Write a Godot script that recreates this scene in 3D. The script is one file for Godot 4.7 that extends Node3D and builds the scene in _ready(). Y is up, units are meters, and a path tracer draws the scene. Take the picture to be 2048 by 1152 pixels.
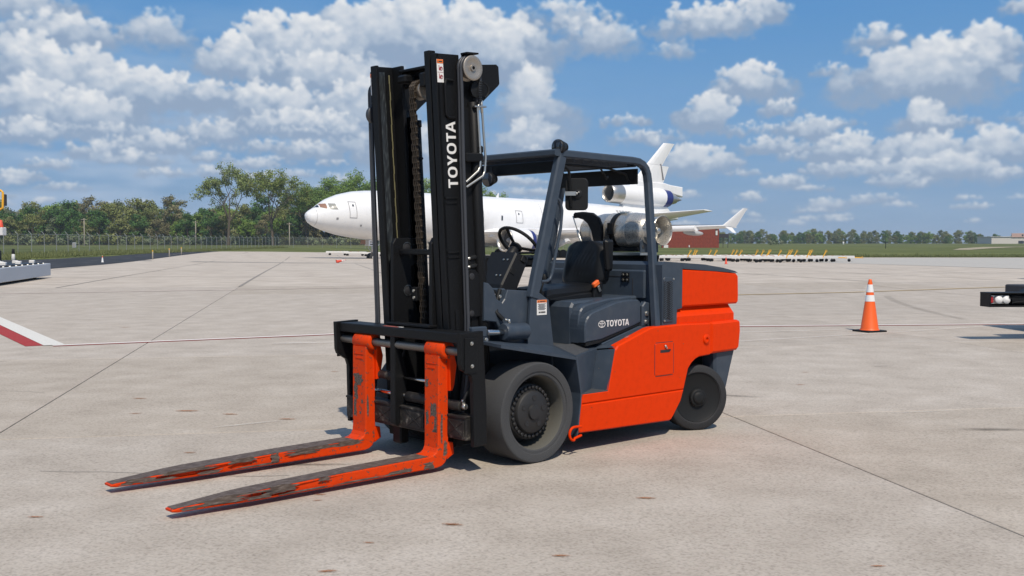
extends Node3D
# A yellow-orange forklift parked on an airport apron, a white freighter behind it.
# World: the camera looks along -Z from above the origin; metres; y up.

var M := {}
var rng := RandomNumberGenerator.new()

# ------------------------------------------------------------------ mesh builder
class MB:
	var v := PackedVector3Array()
	var n := PackedVector3Array()
	var u := PackedVector2Array()
	var c := PackedColorArray()
	var xf := Transform3D.IDENTITY
	var col := Color.WHITE
	func put(p: Vector3, q: Vector3, t: Vector2) -> void:
		v.append(xf * p)
		n.append((xf.basis * q).normalized())
		u.append(t)
		c.append(col)
	func tri(a: Vector3, b: Vector3, d: Vector3, na: Vector3, nb: Vector3, nd: Vector3, ua := Vector2.ZERO, ub := Vector2.ZERO, ud := Vector2.ZERO) -> void:
		var up := (b - a).cross(d - a)
		if up.length_squared() < 1e-16:
			return
		if up.dot(na + nb + nd) > 0.0:  # Godot's front faces run clockwise
			put(a, na, ua); put(d, nd, ud); put(b, nb, ub)
		else:
			put(a, na, ua); put(b, nb, ub); put(d, nd, ud)
	func ftri(a: Vector3, b: Vector3, d: Vector3, out: Vector3) -> void:
		var f := (b - a).cross(d - a).normalized()
		if f.dot(out) < 0.0:
			f = -f
		tri(a, b, d, f, f, f)
	func quad(a: Vector3, b: Vector3, d: Vector3, e: Vector3, out: Vector3) -> void:
		var f := (d - a).cross(e - b).normalized()
		if f.dot(out) < 0.0:
			f = -f
		tri(a, b, d, f, f, f, Vector2(0, 1), Vector2(1, 1), Vector2(1, 0))
		tri(a, d, e, f, f, f, Vector2(0, 1), Vector2(1, 0), Vector2(0, 0))
	func map(ax: int, a: float, b: float, d: float) -> Vector3:
		return Vector3(d, b, a) if ax == 0 else Vector3(a, d, b) if ax == 1 else Vector3(a, b, d)
	# an outline in the plane across an axis (x: (z,y), y: (x,z), z: (x,y)), with chamfered rims
	func at(ax: int, w: Vector2, d: float) -> Vector3:
		return map(ax, w.x, w.y, d)
	func ext(poly: Array, ax: int, d0: float, d1: float, bev := 0.0) -> void:
		var p := PackedVector2Array(poly)
		if Geometry2D.is_polygon_clockwise(p):
			p.reverse()
		# is_polygon_clockwise is true for y-down screens: make the signed area positive
		var area := 0.0
		for i in p.size():
			area += p[i].cross(p[(i + 1) % p.size()])
		if area < 0.0:
			p.reverse()
		var m := p.size()
		var en := []
		for i in m:
			var e := (p[(i + 1) % m] - p[i]).normalized()
			en.append(Vector2(e.y, -e.x))
		var q := PackedVector2Array()
		for i in m:
			var s: Vector2 = en[i] + en[(i + m - 1) % m]
			var k: float = 1.0 + en[i].dot(en[(i + m - 1) % m])
			q.append(p[i] - (s / maxf(k, 0.35)) * bev)
		var lo := minf(d0, d1)
		var hi := maxf(d0, d1)
		var axis := map(ax, 0, 0, 1)
		var idx := Geometry2D.triangulate_polygon(q)
		if idx.is_empty():
			q = p
			idx = Geometry2D.triangulate_polygon(p)
		for k in range(0, idx.size(), 3):
			ftri(at(ax, q[idx[k]], hi), at(ax, q[idx[k + 1]], hi), at(ax, q[idx[k + 2]], hi), axis)
			ftri(at(ax, q[idx[k]], lo), at(ax, q[idx[k + 1]], lo), at(ax, q[idx[k + 2]], lo), -axis)
		for i in m:
			var j := (i + 1) % m
			var side: Vector3 = map(ax, en[i].x, en[i].y, 0)
			quad(at(ax, p[i], lo + bev), at(ax, p[j], lo + bev), at(ax, p[j], hi - bev), at(ax, p[i], hi - bev), side)
			if bev > 0.0:
				quad(at(ax, p[i], hi - bev), at(ax, p[j], hi - bev), at(ax, q[j], hi), at(ax, q[i], hi), side + axis)
				quad(at(ax, p[i], lo + bev), at(ax, p[j], lo + bev), at(ax, q[j], lo), at(ax, q[i], lo), side - axis)
	func box(ctr: Vector3, s: Vector3, bev := 0.004, bas := Basis.IDENTITY) -> void:
		var keep := xf
		xf = xf * Transform3D(bas, ctr)
		var hx := s.x / 2
		var hz := s.z / 2
		var b := minf(bev, minf(hx, minf(hz, s.y / 2)) * 0.45)
		if b <= 0.0:
			ext([Vector2(-hx, -hz), Vector2(hx, -hz), Vector2(hx, hz), Vector2(-hx, hz)], 1, -s.y / 2, s.y / 2)
		else:
			ext([Vector2(-hx + b, -hz), Vector2(hx - b, -hz), Vector2(hx, -hz + b), Vector2(hx, hz - b), Vector2(hx - b, hz), Vector2(-hx + b, hz), Vector2(-hx, hz - b), Vector2(-hx, -hz + b)], 1, -s.y / 2, s.y / 2, b)
		xf = keep
	# a profile of (radius, along) turned round an axis through ctr
	func lathe(prof: Array, ctr: Vector3, dir: Vector3, seg := 24, a0 := 0.0, a1 := TAU, crease := 0.6) -> void:
		var d := dir.normalized()
		var x := d.cross(Vector3.UP if absf(d.y) < 0.9 else Vector3.RIGHT).normalized()
		var y := d.cross(x)
		for i in prof.size() - 1:
			var p: Vector2 = prof[i]
			var q: Vector2 = prof[i + 1]
			var e := (q - p)
			if e.length() < 1e-6:
				continue
			var nn := Vector2(e.y, -e.x).normalized()
			var np := nn
			var nq := nn
			if i > 0:
				var e0: Vector2 = (p - prof[i - 1])
				var n0 := Vector2(e0.y, -e0.x).normalized()
				if n0.dot(nn) > crease:
					np = (n0 + nn).normalized()
			if i + 2 < prof.size():
				var e2: Vector2 = (prof[i + 2] - q)
				var n2 := Vector2(e2.y, -e2.x).normalized()
				if n2.dot(nn) > crease:
					nq = (n2 + nn).normalized()
			for k in seg:
				var t0 := lerpf(a0, a1, float(k) / seg)
				var t1 := lerpf(a0, a1, float(k + 1) / seg)
				var r0 := x * cos(t0) + y * sin(t0)
				var r1 := x * cos(t1) + y * sin(t1)
				var A := ctr + r0 * p.x + d * p.y
				var B := ctr + r1 * p.x + d * p.y
				var C := ctr + r1 * q.x + d * q.y
				var D := ctr + r0 * q.x + d * q.y
				tri(A, B, C, r0 * np.x + d * np.y, r1 * np.x + d * np.y, r1 * nq.x + d * nq.y)
				tri(A, C, D, r0 * np.x + d * np.y, r1 * nq.x + d * nq.y, r0 * nq.x + d * nq.y)
	func cyl(a: Vector3, b: Vector3, r: float, seg := 14, r2 := -1.0, ch := 0.003) -> void:
		var l := a.distance_to(b)
		var e := r if r2 < 0.0 else r2
		var h := minf(ch, minf(minf(r, e) * 0.5, l * 0.3))
		lathe([Vector2(0, 0), Vector2(r - h, 0), Vector2(r, h), Vector2(e, l - h), Vector2(e - h, l), Vector2(0, l)], a, b - a, seg)
	func tube(pts: Array, r: float, seg := 10, closed := false) -> void:
		var m := pts.size()
		var rings := []
		var side := Vector3.ZERO
		for i in m:
			var t: Vector3
			if closed:
				t = (pts[(i + 1) % m] - pts[(i + m - 1) % m]).normalized()
			else:
				t = (pts[mini(i + 1, m - 1)] - pts[maxi(i - 1, 0)]).normalized()
			if side == Vector3.ZERO:
				side = t.cross(Vector3.UP if absf(t.y) < 0.9 else Vector3.RIGHT).normalized()
			side = (side - t * side.dot(t)).normalized()
			rings.append([pts[i], side, t.cross(side)])
		for i in (m if closed else m - 1):
			var A: Array = rings[i]
			var B: Array = rings[(i + 1) % m]
			for k in seg:
				var a := TAU * k / seg
				var b := TAU * (k + 1) / seg
				var n0: Vector3 = A[1] * cos(a) + A[2] * sin(a)
				var n1: Vector3 = A[1] * cos(b) + A[2] * sin(b)
				var n2: Vector3 = B[1] * cos(b) + B[2] * sin(b)
				var n3: Vector3 = B[1] * cos(a) + B[2] * sin(a)
				tri(A[0] + n0 * r, A[0] + n1 * r, B[0] + n2 * r, n0, n1, n2)
				tri(A[0] + n0 * r, B[0] + n2 * r, B[0] + n3 * r, n0, n2, n3)
		if not closed:
			for q in [0, m - 1]:
				var R: Array = rings[q]
				var t: Vector3 = (pts[1] - pts[0]) if q == 0 else (pts[m - 1] - pts[m - 2])
				for k in seg:
					var a := TAU * k / seg
					var b := TAU * (k + 1) / seg
					ftri(R[0], R[0] + (R[1] * cos(a) + R[2] * sin(a)) * r, R[0] + (R[1] * cos(b) + R[2] * sin(b)) * r, -t if q == 0 else t)
	# a bar of rectangular section along a path
	func bar(pts: Array, w: Vector3, width: float, height: float, bev := 0.006) -> void:
		var rings := []
		var m := pts.size()
		for i in m:
			var t: Vector3 = (pts[mini(i + 1, m - 1)] - pts[maxi(i - 1, 0)]).normalized()
			var s := (w - t * w.dot(t)).normalized()
			var h := t.cross(s)
			var r := []
			var hw := width / 2
			var hh := height / 2
			for k in [Vector2(-hw + bev, -hh), Vector2(hw - bev, -hh), Vector2(hw, -hh + bev), Vector2(hw, hh - bev), Vector2(hw - bev, hh), Vector2(-hw + bev, hh), Vector2(-hw, hh - bev), Vector2(-hw, -hh + bev)]:
				r.append(pts[i] + s * k.x + h * k.y)
			rings.append(r)
		for i in m - 1:
			for k in 8:
				var a: Vector3 = rings[i][k]
				var b: Vector3 = rings[i][(k + 1) % 8]
				quad(a, b, rings[i + 1][(k + 1) % 8], rings[i + 1][k], (a + b) / 2 - pts[i])
		for q in [0, m - 1]:
			for k in range(1, 7):
				ftri(rings[q][0], rings[q][k], rings[q][k + 1], (pts[0] - pts[1]) if q == 0 else (pts[m - 1] - pts[m - 2]))
	func sphere(ctr: Vector3, r: Vector3, seg := 12, rings := 8) -> void:
		for i in rings:
			var t0 := PI * i / rings
			var t1 := PI * (i + 1) / rings
			for k in seg:
				var a := TAU * k / seg
				var b := TAU * (k + 1) / seg
				var q := []
				for w in [[t0, a], [t0, b], [t1, b], [t1, a]]:
					q.append(Vector3(sin(w[0]) * cos(w[1]), cos(w[0]), sin(w[0]) * sin(w[1])))
				var nn := []
				for w in q:
					nn.append((w / r).normalized())
				tri(ctr + q[0] * r, ctr + q[1] * r, ctr + q[2] * r, nn[0], nn[1], nn[2])
				tri(ctr + q[0] * r, ctr + q[2] * r, ctr + q[3] * r, nn[0], nn[2], nn[3])
	func ring(ctr: Vector3, dir: Vector3, R: float, r: float, seg := 32, sides := 10) -> void:
		var d := dir.normalized()
		var x := d.cross(Vector3.UP if absf(d.y) < 0.9 else Vector3.RIGHT).normalized()
		var y := d.cross(x)
		var pts := []
		for i in seg:
			var a := TAU * i / seg
			pts.append(ctr + (x * cos(a) + y * sin(a)) * R)
		tube(pts, r, sides, true)
	func add_to(am: ArrayMesh, m: Material, colours := false) -> void:
		if v.is_empty():
			return
		var arr := []
		arr.resize(Mesh.ARRAY_MAX)
		arr[Mesh.ARRAY_VERTEX] = v
		arr[Mesh.ARRAY_NORMAL] = n
		arr[Mesh.ARRAY_TEX_UV] = u
		if colours:
			arr[Mesh.ARRAY_COLOR] = c
		am.add_surface_from_arrays(Mesh.PRIMITIVE_TRIANGLES, arr)
		am.surface_set_material(am.get_surface_count() - 1, m)
	func mesh(m: Material, colours := false) -> ArrayMesh:
		var am := ArrayMesh.new()
		add_to(am, m, colours)
		return am

# ------------------------------------------------------------------ nodes
func named(called: String, parent: Node) -> String:
	if not parent.has_node(NodePath(called)):
		return called
	var i := 1
	while parent.has_node(NodePath("%s_%03d" % [called, i])):
		i += 1
	return "%s_%03d" % [called, i]

func put(called: String, mesh: Mesh, parent: Node = self, at := Transform3D.IDENTITY) -> MeshInstance3D:
	var o := MeshInstance3D.new()
	o.mesh = mesh
	o.transform = at
	o.name = named(called, parent)
	parent.add_child(o, true)
	return o

func part(called: String, b: MB, m: Material, parent: Node = self) -> MeshInstance3D:
	return put(called, b.mesh(m), parent)

func thing(called: String, label: String, category: String, at := Vector3.ZERO, turn := 0.0, group := "") -> Node3D:
	var o := Node3D.new()
	o.name = named(called, self)
	add_child(o, true)
	o.position = at
	o.rotation.y = turn
	tag(o, label, category, group)
	return o

func tag(o: Node, label: String, category: String, group := "") -> void:
	o.set_meta("label", label)
	o.set_meta("category", category)
	if group:
		o.set_meta("group", group)

func dup(src: Node3D, called: String, at: Vector3, turn: float, label: String, group := "", size := Vector3.ONE) -> Node3D:
	var o: Node3D = src.duplicate()
	o.name = named(called, self)
	add_child(o, true)
	o.position = at
	o.rotation.y = turn
	o.scale = size
	o.set_meta("label", label)
	if group:
		o.set_meta("group", group)
	return o

func structure(o: Node) -> Node:
	o.set_meta("kind", "structure")
	return o

# ------------------------------------------------------------------ materials
func lin(r: float, g: float, b: float) -> Color:
	return Color(r, g, b).linear_to_srgb()

func mat(key: String, col: Color, rough := 0.6, metal := 0.0, spec := 0.5) -> StandardMaterial3D:
	var m := StandardMaterial3D.new()
	m.resource_name = key
	m.albedo_color = col
	m.roughness = rough
	m.metallic = metal
	m.metallic_specular = spec
	M[key] = m
	return m

func seamless(seed_: int, size: int, freq: float, oct := 4, kind := FastNoiseLite.TYPE_SIMPLEX_SMOOTH, gain := 0.5) -> Image:
	var f := FastNoiseLite.new()
	f.seed = seed_
	f.noise_type = kind
	f.frequency = freq
	f.fractal_octaves = oct
	f.fractal_gain = gain
	return f.get_seamless_image(size, size, false, false, 0.12, true)

func bump_of(im: Image, strength: float) -> ImageTexture:
	var b: Image = im.duplicate()
	b.convert(Image.FORMAT_RGBA8)
	b.bump_map_to_normal_map(strength)
	return ImageTexture.create_from_image(b)

# a tone map: noise between two sRGB colours
func toned(im: Image, stops: Array) -> Image:
	var w := im.get_width()
	var h := im.get_height()
	var lut := PackedByteArray()
	for i in 256:
		var t := i / 255.0
		var col: Color = stops[0][1]
		for k in stops.size() - 1:
			if t >= stops[k][0]:
				col = stops[k][1].lerp(stops[k + 1][1], clampf((t - stops[k][0]) / maxf(stops[k + 1][0] - stops[k][0], 1e-4), 0.0, 1.0))
		for q in [col.r, col.g, col.b]:
			lut.append(clampi(roundi(q * 255.0), 0, 255))
	var src: Image = im.duplicate()
	src.convert(Image.FORMAT_L8)
	var d := src.get_data()
	var out := PackedByteArray()
	out.resize(w * h * 3)
	for i in w * h:
		var k := d[i] * 3
		out[i * 3] = lut[k]
		out[i * 3 + 1] = lut[k + 1]
		out[i * 3 + 2] = lut[k + 2]
	return Image.create_from_data(w, h, false, Image.FORMAT_RGB8, out)

func tri_planar(m: StandardMaterial3D, metres: float, world := false) -> void:
	m.uv1_triplanar = true
	m.uv1_world_triplanar = world
	m.uv1_triplanar_sharpness = 6.0
	m.uv1_scale = Vector3.ONE / metres

# ------------------------------------------------------------------ sky
# (azimuth, elevation, half width, half height in degrees, weight) of the clouds near the view
const CLOUDS := [[-24.3, 9.0, 1.6, 1.31, 0.95], [-22.9, 8.3, 2.0, 1.44, 0.95], [-21.2, 8.6, 1.6, 1.18, 0.95], [-19.6, 7.7, 2.4, 1.31, 0.95], [-17.5, 7.7, 2.1, 0.92, 0.95], [-15.5, 7.7, 1.3, 0.73, 0.95], [-23.8, 7.0, 2.4, 1.18, 0.95], [-21.5, 6.5, 2.9, 1.05, 0.95], [-14.5, 9.5, 1.8, 1.18, 0.95], [-12.7, 10.5, 2.1, 1.31, 0.95], [-10.7, 10.2, 2.4, 1.57, 0.95], [-8.1, 11.2, 2.6, 1.7, 0.95], [-5.2, 11.2, 3.1, 1.83, 0.95], [-10.2, 9.1, 3.1, 0.84, 0.95], [-2.5, 10.8, 2.9, 1.83, 0.95], [-0.6, 10.3, 1.8, 1.57, 0.95], [-13.3, 7.3, 1.4, 1.05, 0.95], [-11.5, 7.2, 1.6, 1.18, 0.95], [-12.2, 6.3, 2.4, 0.73, 0.95], [-8.9, 7.3, 1.6, 1.18, 0.95], [-10.2, 6.2, 2.4, 0.84, 0.95], [-7.6, 7.2, 1.3, 1.57, 0.95], [-15.5, 5.8, 1.6, 0.66, 0.95], [-18.0, 5.1, 1.8, 0.58, 0.95], [-21.1, 4.7, 1.6, 0.47, 0.95], [-10.7, 4.9, 1.6, 0.58, 0.95], [-24.3, 5.5, 1.6, 0.66, 0.95], [-9.5, 8.8, 4.0, 1.2, 0.5], [-24.5, 11.6, 2.5, 0.9, 0.6], [-5.5, 5.2, 2.6, 1.3, 0.8], [-19.5, 4.3, 2.0, 0.45, 0.7], [4.5, 10.9, 3.0, 1.0, 0.42], [-22.7, 10.4, 2.8, 0.92, 0.8], [-18.2, 10.7, 1.6, 1.0, 0.45], [-23.4, 3.9, 1.3, 0.29, 0.7], [-22.7, 2.8, 1.3, 0.24, 0.6], [-18.0, 3.6, 1.3, 0.26, 0.6], [-25.1, 3.0, 0.9, 0.29, 0.7], [2.8, 11.9, 2.9, 0.92, 0.4], [0.2, 10.3, 1.8, 1.7, 0.75], [1.1, 7.6, 1.4, 1.97, 0.7], [1.0, 5.7, 1.6, 1.05, 0.7], [10.2, 11.5, 2.6, 0.92, 1.0], [12.8, 12.0, 1.6, 0.73, 0.9], [8.7, 10.1, 1.3, 0.52, 0.35], [12.5, 8.4, 1.7, 1.05, 1.0], [10.5, 6.9, 1.5, 1.0, 0.95], [14.1, 7.0, 1.1, 0.47, 0.9], [6.0, 6.5, 1.3, 0.31, 0.8], [15.7, 5.9, 1.3, 0.68, 0.8], [13.6, 5.1, 1.6, 0.52, 0.8], [20.9, 8.6, 3.9, 1.7, 1.0], [23.6, 9.6, 1.6, 1.18, 0.9], [16.6, 8.8, 1.0, 0.39, 0.5], [18.7, 10.3, 1.2, 0.66, 0.5], [20.9, 6.3, 1.0, 0.94, 0.8], [17.5, 4.8, 1.6, 0.94, 1.0], [20.9, 4.7, 2.6, 0.92, 0.9], [19.0, 3.8, 3.9, 0.52, 0.8], [24.3, 4.8, 1.6, 1.05, 0.8], [22.3, 3.8, 2.1, 0.79, 0.8], [9.7, 4.4, 2.1, 0.84, 0.85], [12.5, 2.4, 0.7, 0.34, 0.8], [14.3, 3.2, 1.2, 0.39, 0.7], [16.1, 2.0, 1.2, 0.37, 0.6], [19.9, 3.2, 1.6, 0.39, 0.6], [18.0, 2.2, 1.0, 0.26, 0.5], [25.2, 11.3, 1.0, 0.52, 0.5], [-13.8, 4.1, 1.6, 0.31, 0.6], [-19.9, 1.9, 1.6, 0.21, 0.4]]
const SKY_W := 4096
const SKY_H := 2048
var puffs := []
var puff_bins := {}
var na := FastNoiseLite.new()
var nb := FastNoiseLite.new()
var nw := FastNoiseLite.new()

# how thick the cloud is at a direction, and how low in it: x thickness, y height within the cloud (-1 base, 1 top)
func cloud_at(az: float, el: float, oct_fine: bool) -> Vector2:
	var env := 0.0
	var rel := 0.0
	var key := int(floor(az / 4.0))
	if not puff_bins.has(key):
		return Vector2(-1, 0)
	var wx := na.get_noise_2d(az * 5.0 + 900.0, el * 7.0) * 0.5
	var wy := na.get_noise_2d(az * 5.0 - 300.0, el * 7.0 + 400.0) * 0.28
	var total := 0.0
	for p in puff_bins[key]:
		var dx: float = (az + wx - p[0]) / p[2]
		if dx < -1.6 or dx > 1.6:
			continue
		var dy: float = (el + wy - p[1]) / p[3]
		if dy < -1.6 or dy > 1.6:
			continue
		var ddy := dy * (1.3 if dy < 0.0 else 1.0)
		var e: float = (1.0 - (dx * dx + ddy * ddy)) * p[4]
		e = maxf(e, -0.6)
		var wgt := maxf(e + 0.6, 0.0)
		env = maxf(env, e + 0.6) if total == 0.0 else maxf(env, e + 0.6) + 0.18 * minf(env, e + 0.6)
		rel += dy * wgt
		total += wgt
	if total <= 0.0:
		return Vector2(-1, 0)
	env -= 0.6
	rel /= total
	if env < -0.58:
		return Vector2(-1, rel)
	var d := env * 1.1 + puff(az, el) * 0.50 - 0.16
	if oct_fine:
		d += nw.get_noise_2d(az * 16.0, el * 24.0) * 0.26 + nb.get_noise_2d(az * 36.0, el * 50.0) * 0.07
	return Vector2(d, rel)

# heaped relief, round above and creased below
func puff(az: float, el: float) -> float:
	return (1.0 - absf(nb.get_noise_2d(az * 7.0, el * 11.0)) * 2.6) * 0.55 + na.get_noise_2d(az * 4.0 + 70.0, el * 7.0) * 0.9

func smooth(a: float, b: float, x: float) -> float:
	var t := clampf((x - a) / (b - a), 0.0, 1.0)
	return t * t * (3.0 - 2.0 * t)

func sky_colour(az: float, el: float) -> Color:
	var k := clampf(el / 13.0, 0.0, 1.0)
	var low := Color(0.545, 0.650, 0.765)
	var mid := Color(0.470, 0.635, 0.805)
	var top := Color(0.375, 0.580, 0.790)
	var col := low.lerp(mid, smooth(0.0, 0.55, k)).lerp(top, smooth(0.45, 1.0, k))
	col = col.lerp(Color(0.16, 0.36, 0.66), smooth(14.0, 90.0, el))
	var sky0 := col
	# thin veil and low far banks, thicker towards the left
	var veil := nw.get_noise_2d(az * 2.2 + 50.0, el * 13.0) * 0.9 + na.get_noise_2d(az * 0.9, el * 3.0) * 0.7 + 0.42
	var hz := exp(-el / 3.5)
	var west := smooth(9.0, -16.0, az) if absf(az) < 90.0 else 0.5
	col = col.lerp(Color(0.655, 0.735, 0.835), clampf(veil, 0.0, 1.0) * (0.92 * west * smooth(14.5, 4.5, el) + 0.35 * hz * (1.0 - west)))
	var near := 1.0 - maxf(smooth(27.5, 29.5, absf(az)), smooth(13.6, 15.4, el))
	if near > 0.0:
		# heaped clouds near the view: torn a little by turbulence, then lit by their relief
		var wx := na.get_noise_2d(az * 9.0 + 31.0, el * 11.0) * 0.26 + nw.get_noise_2d(az * 34.0, el * 40.0) * 0.10
		var wy := na.get_noise_2d(az * 9.0 - 77.0, el * 11.0 + 50.0) * 0.20 + nw.get_noise_2d(az * 34.0 + 400.0, el * 40.0) * 0.09
		var calm := clampf(el / 6.5, 0.30, 1.0)
		var v := heap_at(az + wx * calm, el + wy * calm)
		var a := v.x + (nb.get_noise_2d(az * 20.0, el * 26.0) * 0.30 + nw.get_noise_2d(az * 12.0 + 9.0, el * 16.0) * 0.22) * smooth(0.0, 0.25, v.x) * (1.0 - v.x * 0.55)
		a = smooth(0.03, 0.92, a)
		var lit := clampf(v.y - 0.03 + nw.get_noise_2d(az * 22.0 + 70.0, el * 30.0) * 0.16 + na.get_noise_2d(az * 5.0, el * 7.0 + 33.0) * 0.12, 0.0, 1.0)
		var shade := Color(0.575, 0.650, 0.750).lerp(Color(0.705, 0.755, 0.820), smooth(0.10, 0.42, lit))
		shade = shade.lerp(Color(0.830, 0.850, 0.880), smooth(0.38, 0.66, lit))
		shade = shade.lerp(Color(0.950, 0.945, 0.940), smooth(0.60, 0.92, lit))
		shade = shade.lerp(sky0.lerp(Color(0.72, 0.75, 0.80), 0.5), clampf(0.58 * exp(-el / 3.2) + 0.05, 0.0, 1.0))
		var heaped := col.lerp(shade, a * 0.97)
		if near >= 1.0:
			return heaped
		return clouds_beyond(az, el, col, sky0).lerp(heaped, near)
	return clouds_beyond(az, el, col, sky0)

# a smooth lookup in the heaps: x cover, y light
func heap_at(az: float, el: float) -> Vector2:
	var fx := clampf((az + 30.0) * HEAP_RES, 0.0, HEAP_W - 1.01)
	var fy := clampf(el * HEAP_RES, 0.0, HEAP_H - 1.01)
	var i := int(fx)
	var j := int(fy)
	fx -= i
	fy -= j
	var o := j * HEAP_W + i
	var c := lerpf(lerpf(heap_cover[o], heap_cover[o + 1], fx), lerpf(heap_cover[o + HEAP_W], heap_cover[o + HEAP_W + 1], fx), fy)
	var l := lerpf(lerpf(heap_light[o], heap_light[o + 1], fx), lerpf(heap_light[o + HEAP_W], heap_light[o + HEAP_W + 1], fx), fy)
	return Vector2(c, l)

const HEAP_RES := 18.0
const HEAP_W := 1080
const HEAP_H := 290
var heap_cover := PackedFloat32Array()
var heap_light := PackedFloat32Array()

# every cloud as a heap of round billows over a flat base, each billow lit from above and from the right
func heap_clouds() -> void:
	heap_cover.resize(HEAP_W * HEAP_H)
	heap_light.resize(HEAP_W * HEAP_H)
	heap_light.fill(0.5)
	var r := RandomNumberGenerator.new()
	r.seed = 404
	var list := []
	for p in puffs:
		if absf(p[0]) < 31.0 and p[1] < 16.0:
			list.append(p)
	list.sort_custom(func(a, b): return a[1] > b[1])
	for p in list:
		var w: float = p[2]
		var h: float = p[3]
		var count := int(clampf(16.0 + 26.0 * w / h * minf(h, 1.0), 14.0, 110.0))
		var billows := []
		for k in count:
			var u := clampf(r.randfn() * 0.48, -1.0, 1.0)
			var top := sqrt(maxf(0.0, 1.0 - u * u)) * r.randf_range(0.75, 1.05)
			var v := lerpf(-0.55, top, pow(r.randf(), 0.8))
			var size := h * lerpf(0.52, 0.20, clampf((v + 0.55) / 1.5, 0, 1)) * r.randf_range(0.6, 1.25) * lerpf(1.0, 0.6, absf(u))
			billows.append([u, v, maxf(size, 0.07)])
		billows.sort_custom(func(a, b): return a[1] > b[1])
		for k in (int(5.0 + 3.0 * w / h) if w > 0.9 else 3):  # the soft grey underside
			billows.push_front([r.randf_range(-0.95, 0.95), r.randf_range(-0.75, -0.15), h * r.randf_range(0.5, 0.85), 1.0])
		for q in billows:
			var cx: float = p[0] + q[0] * w
			var cy: float = p[1] + q[1] * h
			var rad: float = q[2]
			var high := clampf((q[1] + 0.55) / 1.45, 0.0, 1.0)
			var skirt: bool = q.size() > 3
			var op: float = (0.30 if skirt else lerpf(0.42, 0.80, high)) * minf(1.0, p[4] + 0.05)
			var wide := 1.9 if p[1] < 4.5 or skirt else 1.25
			var x0 := maxi(0, int((cx - rad * wide + 30.0) * HEAP_RES))
			var x1 := mini(HEAP_W - 1, int((cx + rad * wide + 30.0) * HEAP_RES) + 1)
			var y0 := maxi(0, int((cy - rad) * HEAP_RES))
			var y1 := mini(HEAP_H - 1, int((cy + rad) * HEAP_RES) + 1)
			for y in range(y0, y1 + 1):
				var dy := (y / HEAP_RES - cy) / rad
				for x in range(x0, x1 + 1):
					var dx := (x / HEAP_RES - 30.0 - cx) / (rad * wide)
					var d2 := dx * dx + dy * dy
					if d2 >= 1.0:
						continue
					var e := 1.0 - d2
					var al := minf(1.0, e * 2.0) * op
					var nz := sqrt(e)
					var l := 0.16 + 0.40 * (dx * 0.34 + dy * 0.80 + nz * 0.48) + 0.46 * high if not skirt else 0.12 + 0.2 * dy
					var o := y * HEAP_W + x
					heap_light[o] = lerpf(heap_light[o], l, al) if heap_cover[o] > 0.02 else l
					heap_cover[o] += (1.0 - heap_cover[o]) * al

func clouds_beyond(az: float, el: float, col: Color, sky0: Color) -> Color:
	var c_opacity := 1.0
	var c := cloud_at(az, el, true)
	if c.x > -0.30:
		var up := clampf(c.y * 0.5 + 0.5, 0.0, 1.0)
		var a := smooth(lerpf(-0.30, -0.14, up), lerpf(0.55, 0.26, up), c.x)
		# lit from above and from the right; creases and undersides turn grey
		var rel := puff(az, el) - puff(az + 0.20, el + 0.22)
		var fine := nw.get_noise_2d(az * 16.0, el * 24.0) - nw.get_noise_2d(az * 16.0 + 3.0, el * 24.0 + 5.0)
		var s1 := cloud_at(az + 0.22, el + 0.34, false)
		var s2 := cloud_at(az + 0.55, el + 0.95, false)
		var lit := 0.52 + rel * 0.24 + fine * 0.12 + c.y * 0.40 + (c.x - s1.x) * 0.62 - smooth(0.0, 0.9, s1.x) * 0.22 - smooth(0.0, 0.9, s2.x) * 0.30
		lit = clampf(lit, 0.0, 1.0)
		var shade := Color(0.560, 0.640, 0.745).lerp(Color(0.680, 0.735, 0.810), smooth(0.0, 0.40, lit))
		shade = shade.lerp(Color(0.815, 0.838, 0.875), smooth(0.34, 0.68, lit))
		shade = shade.lerp(Color(0.945, 0.940, 0.935), smooth(0.62, 0.96, lit))
		shade = shade.lerp(sky0.lerp(Color(0.70, 0.74, 0.80), 0.5), clampf(0.62 * exp(-el / 3.4) + 0.06, 0.0, 1.0))
		col = col.lerp(shade, a * lerpf(0.72, 0.97, up) * c_opacity)
	return col

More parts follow.
